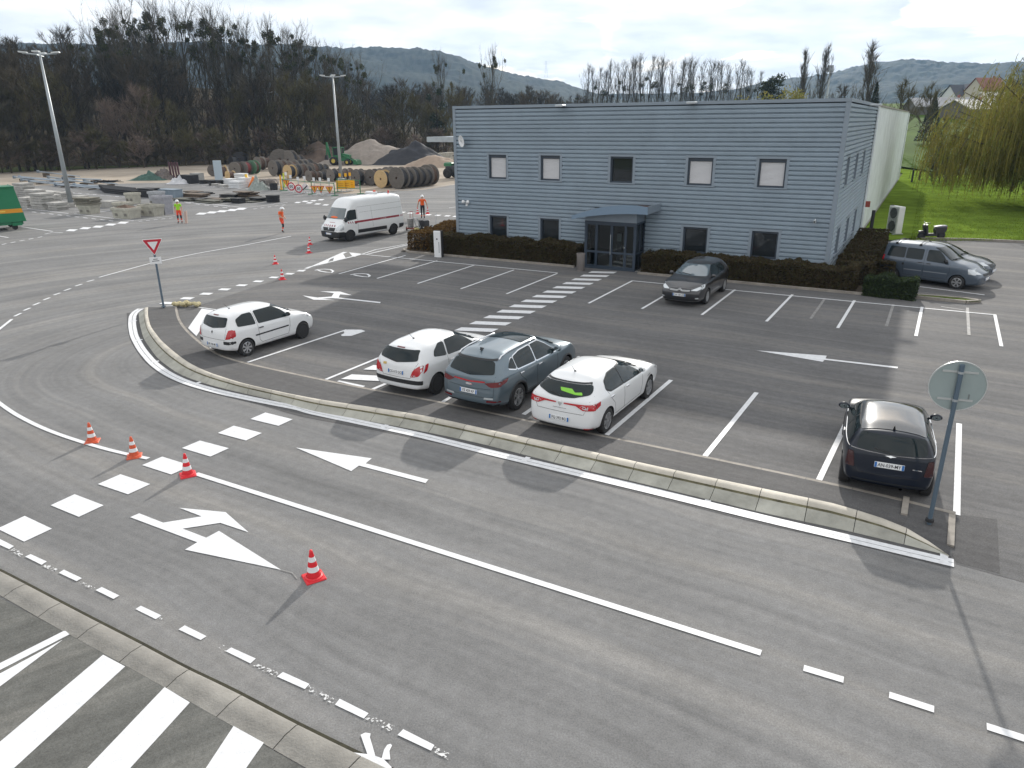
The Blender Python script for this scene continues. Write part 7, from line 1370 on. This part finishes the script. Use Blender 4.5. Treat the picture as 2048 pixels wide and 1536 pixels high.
# ================================================================== woods, hills, village
def ribbon(mb, p, d, L, w, rng, m=0):
    s_ = d.cross(Vector((rng.gauss(0,1), rng.gauss(0,1), rng.gauss(0,1)))).normalized()*w*.5; o = len(mb.v)
    mb.v += [tuple(p-s_), tuple(p+s_), tuple(p+d*L)]; mb.f.append((o,o+1,o+2)); mb.m.append(m)
def rdir(rng, d, k): return (d+Vector((rng.gauss(0,k), rng.gauss(0,k), rng.gauss(0,k)))).normalized()
def bare_tree(seed, H, lo, limb_n, limb_len, up, sub_n, twig_n, tw, barks, r0=None, mist=0, ivy=0, fork=0., droop=0., broom=0):
    """one leafless tree: trunk with limbs (one mesh), twigs (one mesh), mistletoe balls"""
    rng = random.Random(seed); wood = MB(); tw_ = MB(); pts = []; r0 = r0 or H*.011
    def limb(p, d, L, r, lvl):
        n = 4 if lvl < 2 else 3; P = [p]; q = p; dd = d
        for i in range(n):
            dd = (rdir(rng, dd, .13 if lvl else .035)+Vector((0,0,up*.16*(1 if lvl < 2 else .6)-droop*.1))).normalized(); q = q+dd*(L/n); P.append(q)
        wood.tube(P, [lerp(r, r*.22, i/n) for i in range(n+1)], 5 if lvl == 0 else 4 if lvl == 1 else 3, False)
        if lvl >= 1: pts.append(P[-1])
        if lvl < 2:
            k = limb_n if lvl == 0 else sub_n
            for j in range(k):
                t = lerp(lo, .98, (j+rng.random())/k) if lvl == 0 else lerp(.2, 1., rng.random()); f = t*n; i = min(n-1, int(f)); b = P[i].lerp(P[i+1], f-i)
                side = Vector((cos(j*2.4+rng.gauss(0,.4)), sin(j*2.4+rng.gauss(0,.4)), 0)); dn = ((P[i+1]-P[i]).normalized()*(up if lvl == 0 else .75)+side*(.7 if lvl == 0 else .55)+Vector((0,0,.25*up))).normalized()
                LL = (limb_len*H*(1.12-t*(.95 if broom else .75))*rng.uniform(.75,1.15)) if lvl == 0 else L*rng.uniform(.3,.55)*(1.15-t*.5)
                limb(b, dn, LL, max(.012, r*(.46 if lvl == 0 else .42)*(1.1-t*.5)), lvl+1)
        m_ = twig_n if lvl == 2 else twig_n//2 if lvl == 1 else twig_n
        for j in range(m_):
            t = lerp(.15, 1., rng.random()) if lvl else lerp(.8, 1, rng.random()); f = t*n; i = min(n-1, int(f)); b = P[i].lerp(P[i+1], min(1, f-i)); dn = rdir(rng, dd+Vector((0,0,up*.25-droop*.5)), .5)
            ribbon(tw_, b, dn, rng.uniform(.5,1.25)*tw[0], tw[1], rng)
    limb(Vector((0,0,-.2)), Vector((rng.gauss(0,.03), rng.gauss(0,.03), 1)).normalized(), H*(.80 if not fork else .55), r0, 0)
    out = [('trunk', wood.mesh('trunk', barks[0], True)), ('crown', tw_.mesh('crown', barks[1]))]
    if mist:
        hi = [p for p in pts if H*.35 < p.z < H*.80] or pts
        for k in range(mist):
            c = rng.choice(hi); R = rng.uniform(.35,.8)*(1.25 if k % 4 == 0 else 1); S = []
            for _ in range(int(190*R)): v = Vector((rng.gauss(0,1), rng.gauss(0,1), rng.gauss(0,1))).normalized()*R*(rng.random()**.4); S.append((c+v, None))
            out.append(('mistletoe', leaf_mass(rng, S, .21).mesh('mistletoe', [mat('mistletoe', (.045,.055,.014), .8, transl=.2), mat('mistletoe_dark', (.02,.025,.010), .85), mat('mistletoe_olive', (.06,.06,.02), .8, transl=.2)])))
    if ivy:
        S = []
        for k in range(ivy*420): z = rng.random()**1.2*H*.62; a = rng.random()*6.28; S.append((Vector((cos(a),sin(a),0))*abs(rng.gauss(.25,.30))+Vector((0,0,z)), None))
        out.append(('ivy', leaf_mass(rng, S, .2).mesh('ivy', [mat('ivy', (.018,.032,.012), .7), mat('ivy_dark', (.012,.020,.009), .8), mat('ivy_light', (.03,.045,.014), .7)])))
    return out
BK = lambda n, c, r=.18: mat(n, c, .9, rnd=r, spec=.1)
B_GREY = (BK('bark_grey',(.07,.065,.05)), BK('twig_grey',(.098,.088,.068))); B_BROWN = (BK('bark_brown',(.062,.05,.038)), BK('twig_brown',(.074,.062,.042))); B_PINK = (BK('bark_pale',(.12,.10,.085)), BK('twig_pinkish',(.165,.128,.105))); B_OLIVE = (BK('bark_olive',(.075,.065,.04)), BK('twig_olive',(.098,.088,.045))); B_DARK = (BK('bark_dark',(.036,.031,.026)), BK('twig_dark',(.044,.040,.030)))
KINDS = dict(
    poplar=[bare_tree(100+i, 28, .14, 13, .66, 1.15, 8, 7, (1.8,.04), B_GREY, r0=.30, mist=m, ivy=iv, broom=1) for i, (m, iv) in enumerate(((9,0),(6,1),(12,1),(4,0),(8,0)))],
    scrub=[bare_tree(200+i, 12, .10, 13, .55, .75, 7, 14, (1.1,.045), b, r0=.16, broom=1) for i, b in enumerate((B_OLIVE, B_PINK, B_BROWN, B_OLIVE, B_GREY))],
    wood=[bare_tree(300+i, 20, .16, 14, .52, 1.0, 7, 12, (1.3,.055), b, broom=1) for i, b in enumerate((B_DARK, B_BROWN, B_DARK, B_BROWN))],
    row=[bare_tree(400+i, 26, .16, 14, .42, 1.7, 5, 7, (1.7,.034), B_GREY, r0=.2, mist=m, broom=1) for i, m in enumerate((1,0,2,0,1))],
    lombardy=[bare_tree(500+i, 22, .08, 26, .42, 2.6, 6, 9, (1.3,.05), B_GREY, r0=.22, broom=1) for i in range(2)],
    shrub=[bare_tree(600+i, 5, .03, 12, .55, .6, 7, 14, (.8,.04), b, r0=.06) for i, b in enumerate((B_OLIVE, B_BROWN, B_PINK))])
TOPZ = {k: [sorted(v.co.z for v in q[1][1].vertices)[-12] for q in L] for k, L in KINDS.items()}     # real height of each tree
ORD = 'first second third fourth fifth sixth seventh eighth ninth tenth eleventh twelfth thirteenth fourteenth fifteenth sixteenth seventeenth eighteenth nineteenth twentieth'.split()
def ordinal(i): return ORD[i] if i < 20 else ('twent', 'thirt', 'fort')[(i+1)//10-2]+('ieth' if (i+1) % 10 == 0 else 'y-'+ORD[i % 10])
rngT = random.Random(77)
def plant(kind, var, P, H, label, group, wide=1., name=None):
    t = thing(name or {'poplar':'poplar_tree','scrub':'bare_tree','wood':'bare_tree','row':'poplar_tree','lombardy':'poplar_tree','shrub':'bare_shrub'}[kind], label, 'shrub' if kind == 'shrub' else 'tree', P, rngT.random()*6.28, group)
    var = var % len(KINDS[kind]); k = H/TOPZ[kind][var]; t.scale = (k*wide, k*wide, k)
    for nm, me in KINDS[kind][var]: obj_mesh(nm, me, t)
    return t
def hillz(x, y):                     # the wooded slope on the left
    if y < 132: return 0.
    a = max(0, min(1, (y-135)/150)); b = max(0, min(1, (20-x)/130)); a = a*a*(3-2*a); return 20*a*b*b
def fieldz(x, y):
    a = max(0, min(1, (y-95)/175)); return 12*a*a*(3-2*a)
def at_px(px, D):                    # place on the line of sight at horizontal distance D
    r = ray(px, 300); k = D/hypot(r.x, r.y); return Vector((r.x*k, r.y*k, 0))
def top_h(P, px, py, base): r = ray(px, py); return CAM_H+r.z*(hypot(P.x, P.y)/hypot(r.x, r.y))-base
mb = MB(); nx, ny = 40, 34; V = []
for i in range(nx+1):
    for j in range(ny+1): x = lerp(-330, 40, i/nx); y = lerp(118, 460, j/ny); V.append((x, y, hillz(x, y)+(.4*mnoise.noise(Vector((x*.05,y*.05,0))) if y > 150 else -.06)))
V = [(x, y, z-.06) for x, y, z in V]
mb.add(V, [(i*(ny+1)+j, (i+1)*(ny+1)+j, (i+1)*(ny+1)+j+1, i*(ny+1)+j+1) for i in range(nx) for j in range(ny)]); struct('wooded_slope', mb, mat('leaf_litter', (.048,.038,.024), .95, nscale=.25, namt=.5, space='World', spec=.03), smooth=True)
mb = MB(); V = []
for i in range(31):
    for j in range(31): x = lerp(58, 520, i/30); y = lerp(96, 640, j/30); V.append((x, y, fieldz(x, y)+.05))
mb.add(V, [(i*31+j, (i+1)*31+j, (i+1)*31+j+1, i*31+j+1) for i in range(30) for j in range(30)]); struct('far_field', mb, mat('far_field_green', (.06,.10,.018), .95, nscale=.03, namt=.35, space='World', spec=.03), smooth=True)
# edge of the wood along the yard
edge = [(-60,352),(0,347),(100,342),(200,338),(300,334),(400,331),(500,328),(600,326),(700,323),(800,320),(900,317),(960,316)]
def edge_pt(px, back): g = G(px, interp(edge, px)); d = Vector((g.x, g.y)).normalized(); return Vector((g.x+d.x*back, g.y+d.y*back, 0))
tops_scrub = [(-60,165),(0,150),(60,118),(110,160),(200,205),(270,165),(330,200),(400,195),(460,180),(540,120),(600,150),(660,160),(720,195),(780,200),(850,190),(900,170),(960,180)]
n = 46
for i in range(n):
    px = -50+i*(985/n)+rngT.gauss(0,6); back = rngT.uniform(2,16); P = edge_pt(px, back); H = max(5.5, top_h(P, px, interp(tops_scrub, px)+rngT.gauss(14,22), 0)); H = min(H, 17)
    plant('scrub', (1 if 230 < px < 300 or 430 < px < 480 else rngT.choice((0,2,3,4,0))), P, H, '%s leafless tree from the left along the front edge of the wood' % ordinal(i), 'trees along the edge of the wood', 1.15)
n = 49
for i in range(n):
    px = -50+i*(985/n)+rngT.gauss(0,8); P = edge_pt(px, rngT.uniform(-1.5,3)); plant('shrub', i, P, rngT.uniform(3.6,7), '%s tangled bare shrub from the left at the foot of the wood' % ordinal(i), 'shrubs at the foot of the wood', 1.6)
# tall poplars with mistletoe on the skyline
pop = [(232,40),(262,14),(290,-12),(318,-22),(345,-18),(372,-12),(398,-8),(424,2),(452,-4),(478,6),(505,22),(530,28),(556,24),(582,40),(606,36),(630,50),(656,66),(678,78),(702,84),(722,96)]
for i, (px, py) in enumerate(pop):
    P = edge_pt(px, rngT.uniform(16,34)); z = hillz(P.x, P.y); P.z = z; plant('poplar', (2,0,4,1,2,3,0,4)[i % 8], P, top_h(P, px, py, z), '%s tall mistletoe-laden poplar from the left on the skyline of the wood' % ordinal(i), 'tall poplars with mistletoe', .9)
for i, (px, py, v) in enumerate(((888,96,0),(984,84,2))):
    P = at_px(px, 185); plant('poplar', v, P, top_h(P, px, py, 0), 'lone mistletoe poplar rising %s' % ('behind the left corner of the building' if i == 0 else 'just right of the building corner above the wood'), 'tall poplars with mistletoe', .62)
# the wood on the slope
tops_w = [(-80,50),(0,42),(80,50),(160,40),(240,55),(330,40),(420,70),(520,80),(620,100),(700,125),(760,150),(840,150),(920,158),(1000,165),(1080,172),(1160,185)]
for k in range(96):
    px = rngT.uniform(-90, 760); D = rngT.uniform(165, 300) if k % 3 else rngT.uniform(150,185); P = at_px(px, D); P.z = hillz(P.x, P.y); H = top_h(P, px, interp(tops_w, px)+rngT.gauss(18,16)+(40 if D < 190 else 0), P.z); H = max(9, min(24, H)); plant('wood', k, P, H, 'dark leafless tree inside the wood behind the yard', 'trees inside the wood', 1.2)
for k in range(52):
    px = rngT.uniform(735, 1190); D = rngT.uniform(190, 330); P = at_px(px, D); H = top_h(P, px, interp(tops_w, px)+rngT.gauss(10,8), 0); plant('wood', k+1, P, max(8, min(20, H)), 'brown leafless tree of the low wood behind the building', 'trees of the low wood', 1.3)
# poplar row behind the building
for i in range(33):
    px = 1168+i*(330/32)+rngT.gauss(0,2.5); P = at_px(px, 255+rngT.gauss(0,6)); H = top_h(P, px, (118 if px > 1210 else 122)+rngT.gauss(0,5)+(18 if px > 1470 else 0)+(-6 if 1250 < px < 1400 else 0), 0); plant('row', i, P, H, '%s slender bare poplar from the left in the row behind the roof' % ordinal(i), 'row of slender poplars', 1.1)
for px, py, D, lb in ((1593,94,190,'left of the two narrow pointed poplars behind the roof'),(1624,86,190,'right of the two narrow pointed poplars behind the roof'),(1722,80,170,'single broad pointed poplar above the right end of the roof')):
    P = at_px(px, D); plant('lombardy', int(px), P, top_h(P, px, py, 0), lb, 'pointed poplars', 1.5 if px > 1700 else 1.05)
for px, py, D, k, w, lb in ((1790,152,150,'scrub',1.1,'round bare tree behind the right end of the roof'),(1845,160,160,'scrub',1.0,'round bare tree left of the village houses'),(1672,165,170,'scrub',.9,'bare tree behind the roof left of the broad poplar'),(1880,225,110,'scrub',.9,'dark bare tree in front of the long barn'),(1905,262,100,'scrub',1.1,'dark bushy bare tree left of the willow'),(1868,262,125,'scrub',1.0,'low bare tree at the far end of the warehouse'),(1995,150,110,'scrub',1.0,'pale bare tree behind the willow'),(2040,95,90,'wood',1.0,'tall brown bare tree above the willow')):
    P = at_px(px, D); P.z = fieldz(P.x, P.y); plant(k, int(px), P, max(3.5, top_h(P, px, py, P.z)), lb, 'bare trees on the right', w)
for i, px in enumerate((1878,1890,1902,1915,1930,1948)): P = at_px(px, 96+i*2); plant('shrub', i, P, 3.2+.3*(i % 3), '%s dark bare bush from the left beyond the lawn fence' % ordinal(i), 'bushes beyond the lawn fence', 1.3)
# leafy trees: ivy-dark one and small yellow willows behind the roof, conifer near the houses
def leafy(name, label, P, H, W, cols, n, seed, leaf, shape='round', z0=.15):
    rng = random.Random(seed); t = thing(name, label, 'tree', P); mb = MB(); mb.tube([(0,0,0),(0,0,H*.8)], [H*.02,H*.006], 6)
    blobs = [(Vector((rng.gauss(0,W*.28), rng.gauss(0,W*.28), H*lerp(z0+.1,.92,rng.random()))), rng.uniform(.16,.30)*W) for _ in range(14)]
    for c, r in blobs[:8]: mb.tube([(0,0,c.z*.6), tuple(c)], [H*.006,.02], 4)
    mb.build('trunk', B_DARK[0], t); S = []
    for _ in range(n):
        if shape == 'cone': z = rng.random()**1.2; a = rng.random()*6.28; r = (1-z)*W*.5*rng.uniform(.6,1.1); S.append((Vector((r*cos(a), r*sin(a), H*(.08+.92*z))), None))
        else: c, r = rng.choice(blobs); v = Vector((rng.gauss(0,1), rng.gauss(0,1), rng.gauss(0,1))).normalized()*r*rng.random()**.35; S.append((c+v, None))
    leaf_mass(rng, S, leaf).build('crown', cols, t); return t
IV = [mat('ivy', (.018,.032,.012), .7), mat('ivy_dark', (.012,.020,.009), .8), mat('ivy_light', (.03,.045,.014), .7)]; YW = [mat('willow_yellow', (.20,.175,.03), .7, transl=.4), mat('willow_olive', (.15,.14,.025), .7, transl=.3), mat('willow_lime', (.16,.175,.03), .7, transl=.4)]
for px, py, D, W, lb in ((1545,140,160,4.5,'dark ivy-covered tree rising behind the roof'),(1518,160,160,5,'lower dark ivy clump left of the ivy tree')): P = at_px(px, D); leafy('ivy_tree', lb, P, top_h(P, px, py, 0), W, IV, 2200, px, .28)
for px, py, D, W, lb in ((1500,178,140,7,'yellow-green willow crown left of the ivy tree behind the roof'),(1580,176,140,7,'yellow-green willow crown right of the ivy tree behind the roof')): P = at_px(px, D); leafy('small_willow', lb, P, top_h(P, px, py, 0), W, YW, 2600, px, .22)
P = at_px(1853, 165); P.z = fieldz(P.x, P.y); leafy('conifer_tree', 'dark green conifer left of the village houses', P, top_h(P, 1853, 188, P.z), 4.5, IV, 2000, 4, .25, 'cone')
P = at_px(1735, 168); leafy('conifer_tree', 'dark green conifer at the foot of the broad poplar', P, top_h(P, 1735, 165, 0), 5, IV, 1800, 5, .28, 'cone')
P = at_px(876, 165); leafy('ivy_tree', 'dark ivy-covered trunk at the left edge of the building', P, top_h(P, 876, 172, 0), 3.5, IV, 1800, 8, .28)
# big weeping willow at the right edge
rng = random.Random(31); WP = Vector((43.6, 60.5, .1)); t = thing('weeping_willow', 'big weeping willow with yellow-green hanging shoots on the lawn at the right edge', 'tree', WP); wood = MB(); sh = MB(); H = top_h(WP, 2030, 98, .1)
wood.tube([(0,0,-.1),(.2,.1,2),(.1,0,4.5)], [.55,.42,.3], 9); TW_ = (.30,.25,.03)
for k in range(72):
    a = k*2.4+rng.gauss(0,.2); R = rng.uniform(2.5,8.2); hz = rng.uniform(.55,1.0)*H*(1.05-.32*(R/8.2)**2); P = [Vector((.1,0,rng.uniform(2.5,5)))]; c = Vector((cos(a)*R*.45, sin(a)*R*.45, hz*.8)); e = Vector((cos(a)*R, sin(a)*R, hz)); e2 = Vector((cos(a)*R*1.08, sin(a)*R*1.08, hz-1.2))
    for i in range(1, 6): s_ = i/5; P.append(P[0]*(1-s_)**2+c*2*s_*(1-s_)+e*s_*s_)
    P.append(e2); wood.tube(P, [.16,.13,.10,.075,.05,.035,.015], 4, False)
    for j in range(95):
        f = rng.uniform(1.6, 6); i = min(5, int(f)); b = P[i].lerp(P[i+1], f-i)+Vector((rng.gauss(0,.7), rng.gauss(0,.7), rng.gauss(0,.3))); L = rng.uniform(1.2,5.5); L = min(L, b.z-rng.uniform(.4,2.5)); dv = Vector((cos(a)*.18+rng.gauss(0,.10), sin(a)*.18+rng.gauss(0,.10), -1)); q = b
        if L < .4: continue
        w_ = .04
        for m_ in range(4):
            d2 = Vector((dv.x*(1-m_*.25), dv.y*(1-m_*.25), -1 if m_ else -.35)).normalized(); q2 = q+d2*L/4; s_ = Vector((rng.gauss(0,1), rng.gauss(0,1), 0)).normalized()*w_*.5; o = len(sh.v); mi = rng.choice((0,0,1,2)); sh.v += [tuple(q-s_), tuple(q+s_), tuple(q2+s_*.8), tuple(q2-s_*.8)]; sh.f.append((o,o+1,o+2,o+3)); sh.m.append(mi)
            for _ in range(3): lp = q.lerp(q2, rng.random()); ribbon(sh, lp, Vector((rng.gauss(0,1), rng.gauss(0,1), -1.2)).normalized(), rng.uniform(.14,.32), .06, rng, mi)
            q = q2
wood.build('trunk', B_OLIVE[0], t, smooth=True); sh.build('crown', YW, t)
# low bare branches in front of the lawn edge at the right
# ------------------------------------------------------------------ far hills
def ridge(name, crest, D0, depth, m, seed, jag=5.):
    mb = MB(); n = 700; ny = 44; V = []; x0, x1 = crest[0][0], crest[-1][0]
    for i in range(n+1):
        px = lerp(x0, x1, i/n); py = interp(crest, px); r = ray(px, py); k = D0/hypot(r.x, r.y); C = Vector((r.x*k, r.y*k, 0)); hz = max(3, CAM_H+r.z*k); d = C.normalized()
        for j in range(ny+1):
            f = j/ny; p = C-d*depth*(1-f); z = hz*(1-(1-f)**1.9)+(mnoise.noise(Vector((p.x*.006, p.y*.006, seed)))*hz*.10*(1-f)*f*4)+(mnoise.noise(Vector((p.x*.035, p.y*.035, seed)))+.7*mnoise.noise(Vector((p.x*.11, p.y*.11, seed))))*jag*(.35+.65*f)
            V.append((p.x, p.y, z if j else -2.))
        V.append((*(C+d*depth*.6).xy, -5))
    w_ = ny+2
    mb.add(V, [(i*w_+j, (i+1)*w_+j, (i+1)*w_+j+1, i*w_+j+1) for i in range(n) for j in range(w_-1)]); return struct(name, mb, m, smooth=False)
M_HILL = mat('hill_forest', (.040,.044,.032), .95, nscale=.012, namt=.45, space='World', spec=.02)
ridge('far_hill', [(-700,120),(-200,100),(150,96),(420,92),(560,96),(700,103),(760,104),(830,106),(880,110),(920,122),(960,136),(1000,148),(1060,158),(1110,166),(1150,178),(1190,190),(1260,205),(1340,228)], 1900, 800, M_HILL, 1, 5)
ridge('far_hill', [(1050,215),(1150,196),(1250,190),(1380,190),(1480,182),(1540,164),(1600,158),(1660,152),(1700,140),(1745,131),(1800,128),(1900,129),(1990,131),(2100,126),(2400,140),(2800,150),(3300,170)], 2300, 900, M_HILL, 2, 6)
# ------------------------------------------------------------------ village on the slope
def house(px, D, py_base, w, d, h, rh, wall, roof, label, rz=0., wins=3, dormer=False):
    P = at_px(px, D); P.z = fieldz(P.x, P.y); t = thing('village_house', label, 'house', P, rz); b = top_h(P, px, py_base, P.z); b = max(-.5, min(b, 2.5))
    mb = MB(); mb.b2((-w/2,-d/2,-1),(w/2,d/2,b+h)); mb.add([(-w/2,-d/2,b+h),(-w/2,d/2,b+h),(-w/2,0,b+h+rh),(w/2,-d/2,b+h),(w/2,d/2,b+h),(w/2,0,b+h+rh)], ((0,2,1),(3,4,5))); mb.build('wall', wall, t)
    mb = MB(); o = .35; V = [(-w/2-o,-d/2-o,b+h-.1),(w/2+o,-d/2-o,b+h-.1),(w/2+o,0,b+h+rh+.12),(-w/2-o,0,b+h+rh+.12),(-w/2-o,d/2+o,b+h-.1),(w/2+o,d/2+o,b+h-.1)]; V += [(x,y,z+.18) for x, y, z in V]
    mb.add(V, ((0,1,2,3),(3,2,5,4),(7,6,9,8),(8,9,10,11),(0,6,7,1),(4,5,11,10),(0,3,9,6),(3,4,10,9),(1,7,8,2),(2,8,11,5))); r = mb.build('roof', roof, t)
    mb = MB(); mb.b2((w*.22,-.3,b+h+rh*.7),(w*.22+.5,.3,b+h+rh+.9)); mb.build('chimney', mat('brick_chimney',(.25,.11,.08),.9), r)
    for k in range(wins): x = -w/2+w*(k+.5)/wins; f = MB(); f.b2((x-.5,-d/2-.06,b+h*.3),(x+.5,-d/2-.004,b+h*.8)); q = f.build('window', M_PLW, t); f = MB(); f.b2((x-.4,-d/2-.075,b+h*.34),(x+.4,-d/2-.065,b+h*.76)); f.build('pane', M_GLASS, q)
    if dormer:
        mb = MB(); mb.b2((-1.4,-d/2-.1,b+h+.2),(1.4,0,b+h+rh*.75)); q = mb.build('dormer', wall, r); mb = MB(); mb.add([(-1.7,-d/2-.4,b+h+rh*.7),(1.7,-d/2-.4,b+h+rh*.7),(0,-d/2-.4,b+h+rh*1.15),(-1.7,.2,b+h+rh*.7),(1.7,.2,b+h+rh*.7),(0,.2,b+h+rh*1.15)], ((0,1,2),(0,2,5,3),(1,4,5,2))); mb.build('dormer_roof', roof, q)
        for x in (-.65,.65): mb = MB(); mb.b2((x-.45,-d/2-.13,b+h+.4),(x+.45,-d/2-.11,b+h+rh*.62)); mb.build('dormer_pane', M_GLASS, q)
    return t
WL_ = mat('render_white',(.62,.62,.62),.8); WC = mat('render_cream',(.50,.45,.38),.85); RS = mat('roof_slate',(.045,.05,.065),.7,nscale=1,namt=.2); RT = mat('roof_red_tile',(.20,.085,.065),.85,nscale=1,namt=.25); RB = mat('barn_roof_grey',(.30,.30,.31),.6,nscale=.4,namt=.2); RW = mat('barn_roof_bright',(.62,.60,.57),.4)
house(1905,330,214,11,8,3.2,3.6,WL_,RS,'white village house with slate roof and twin dormer windows',.1,4,True); house(1928,360,208,8,7,3.5,3.2,WL_,RT,'white house with reddish roof behind the dormer house',.9,2); house(1948,320,212,10,8,4.5,4.,WC,RT,'cream house with red tile roof beside the willow',.25,3); house(1893,400,200,9,7,4,1.2,WL_,WL_,'flat-topped white house highest on the slope',.0,3); house(1958,420,196,9,8,5,2.5,WL_,RS,'pale tall house behind the red roofed one',-.2,3); house(1880,420,204,6,6,3,2,WL_,RS,'small white house at the left of the village',.3,2)
house(1868,235,240,16,9,2.2,2.0,mat('barn_wall_dark',(.12,.11,.10),.9),RB,'long low barn with grey roof beyond the far end of the warehouse',-.12,0); house(1925,225,236,11,9,2.0,2.0,mat('barn_wall_dark',(.12,.11,.10),.9),RW,'low barn with a bright sunlit roof below the village',.35,0); house(1990,240,228,14,9,2.6,2.4,WC,RW,'barn with pale roof half hidden by the willow',.1,0)
# stadium mast and pylon
P = at_px(1640, 230); ht = top_h(P, 1641, 143, 0); t = thing('stadium_mast', 'tall grey floodlight mast behind the roof right of the narrow poplars', 'mast', P); mb = MB(); mb.tube([(0,0,0),(0,0,ht)], [.45,.22], 8); mb.build('pole', M_METAL, t); mb = MB(); mb.b2((-.7,-.35,ht-.2),(.7,.35,ht+1.5)); mb.build('lamp_panel', mat('lamp_panel_grey',(.3,.32,.36),.5), t)
P = at_px(1091, 1850); P.z = 115; t = thing('power_pylon', 'faint electricity pylon on the crest of the far hill', 'pylon', P); mb = MB(); ht = 34; t.scale = (.75,)*3
for sx, sy in ((-1,-1),(1,-1),(1,1),(-1,1)): mb.tube([(sx*4,sy*4,-12),(sx*.8,sy*.8,ht)], .35, 4)
mb.build('tower', M_METAL, t); mb = MB(); mb.tube([(-9,0,ht-8),(9,0,ht-8)], .4, 4); mb.tube([(-6,0,ht-2),(6,0,ht-2)], .4, 4); mb.build('crossarm', M_METAL, t)
# ------------------------------------------------------------------ air
mb = MB(); mb.b2((-2600,-60,-8),(3600,3600,330)); hz = mb.build('haze', []); hz.data.materials.clear()
m = bpy.data.materials.new('haze_air'); m.use_nodes = True; tt = m.node_tree; tt.nodes.clear(); o_ = tt.nodes.new('ShaderNodeOutputMaterial'); pv = tt.nodes.new('ShaderNodeVolumePrincipled')
pv.inputs['Color'].default_value = (.42,.64,.95,1); pv.inputs['Density'].default_value = .00013; pv.inputs['Anisotropy'].default_value = .2; tt.links.new(pv.outputs[0], o_.inputs['Volume']); hz.data.materials.append(m); tag(hz, 'thin blue haze over the far hills', 'haze', kind='stuff')
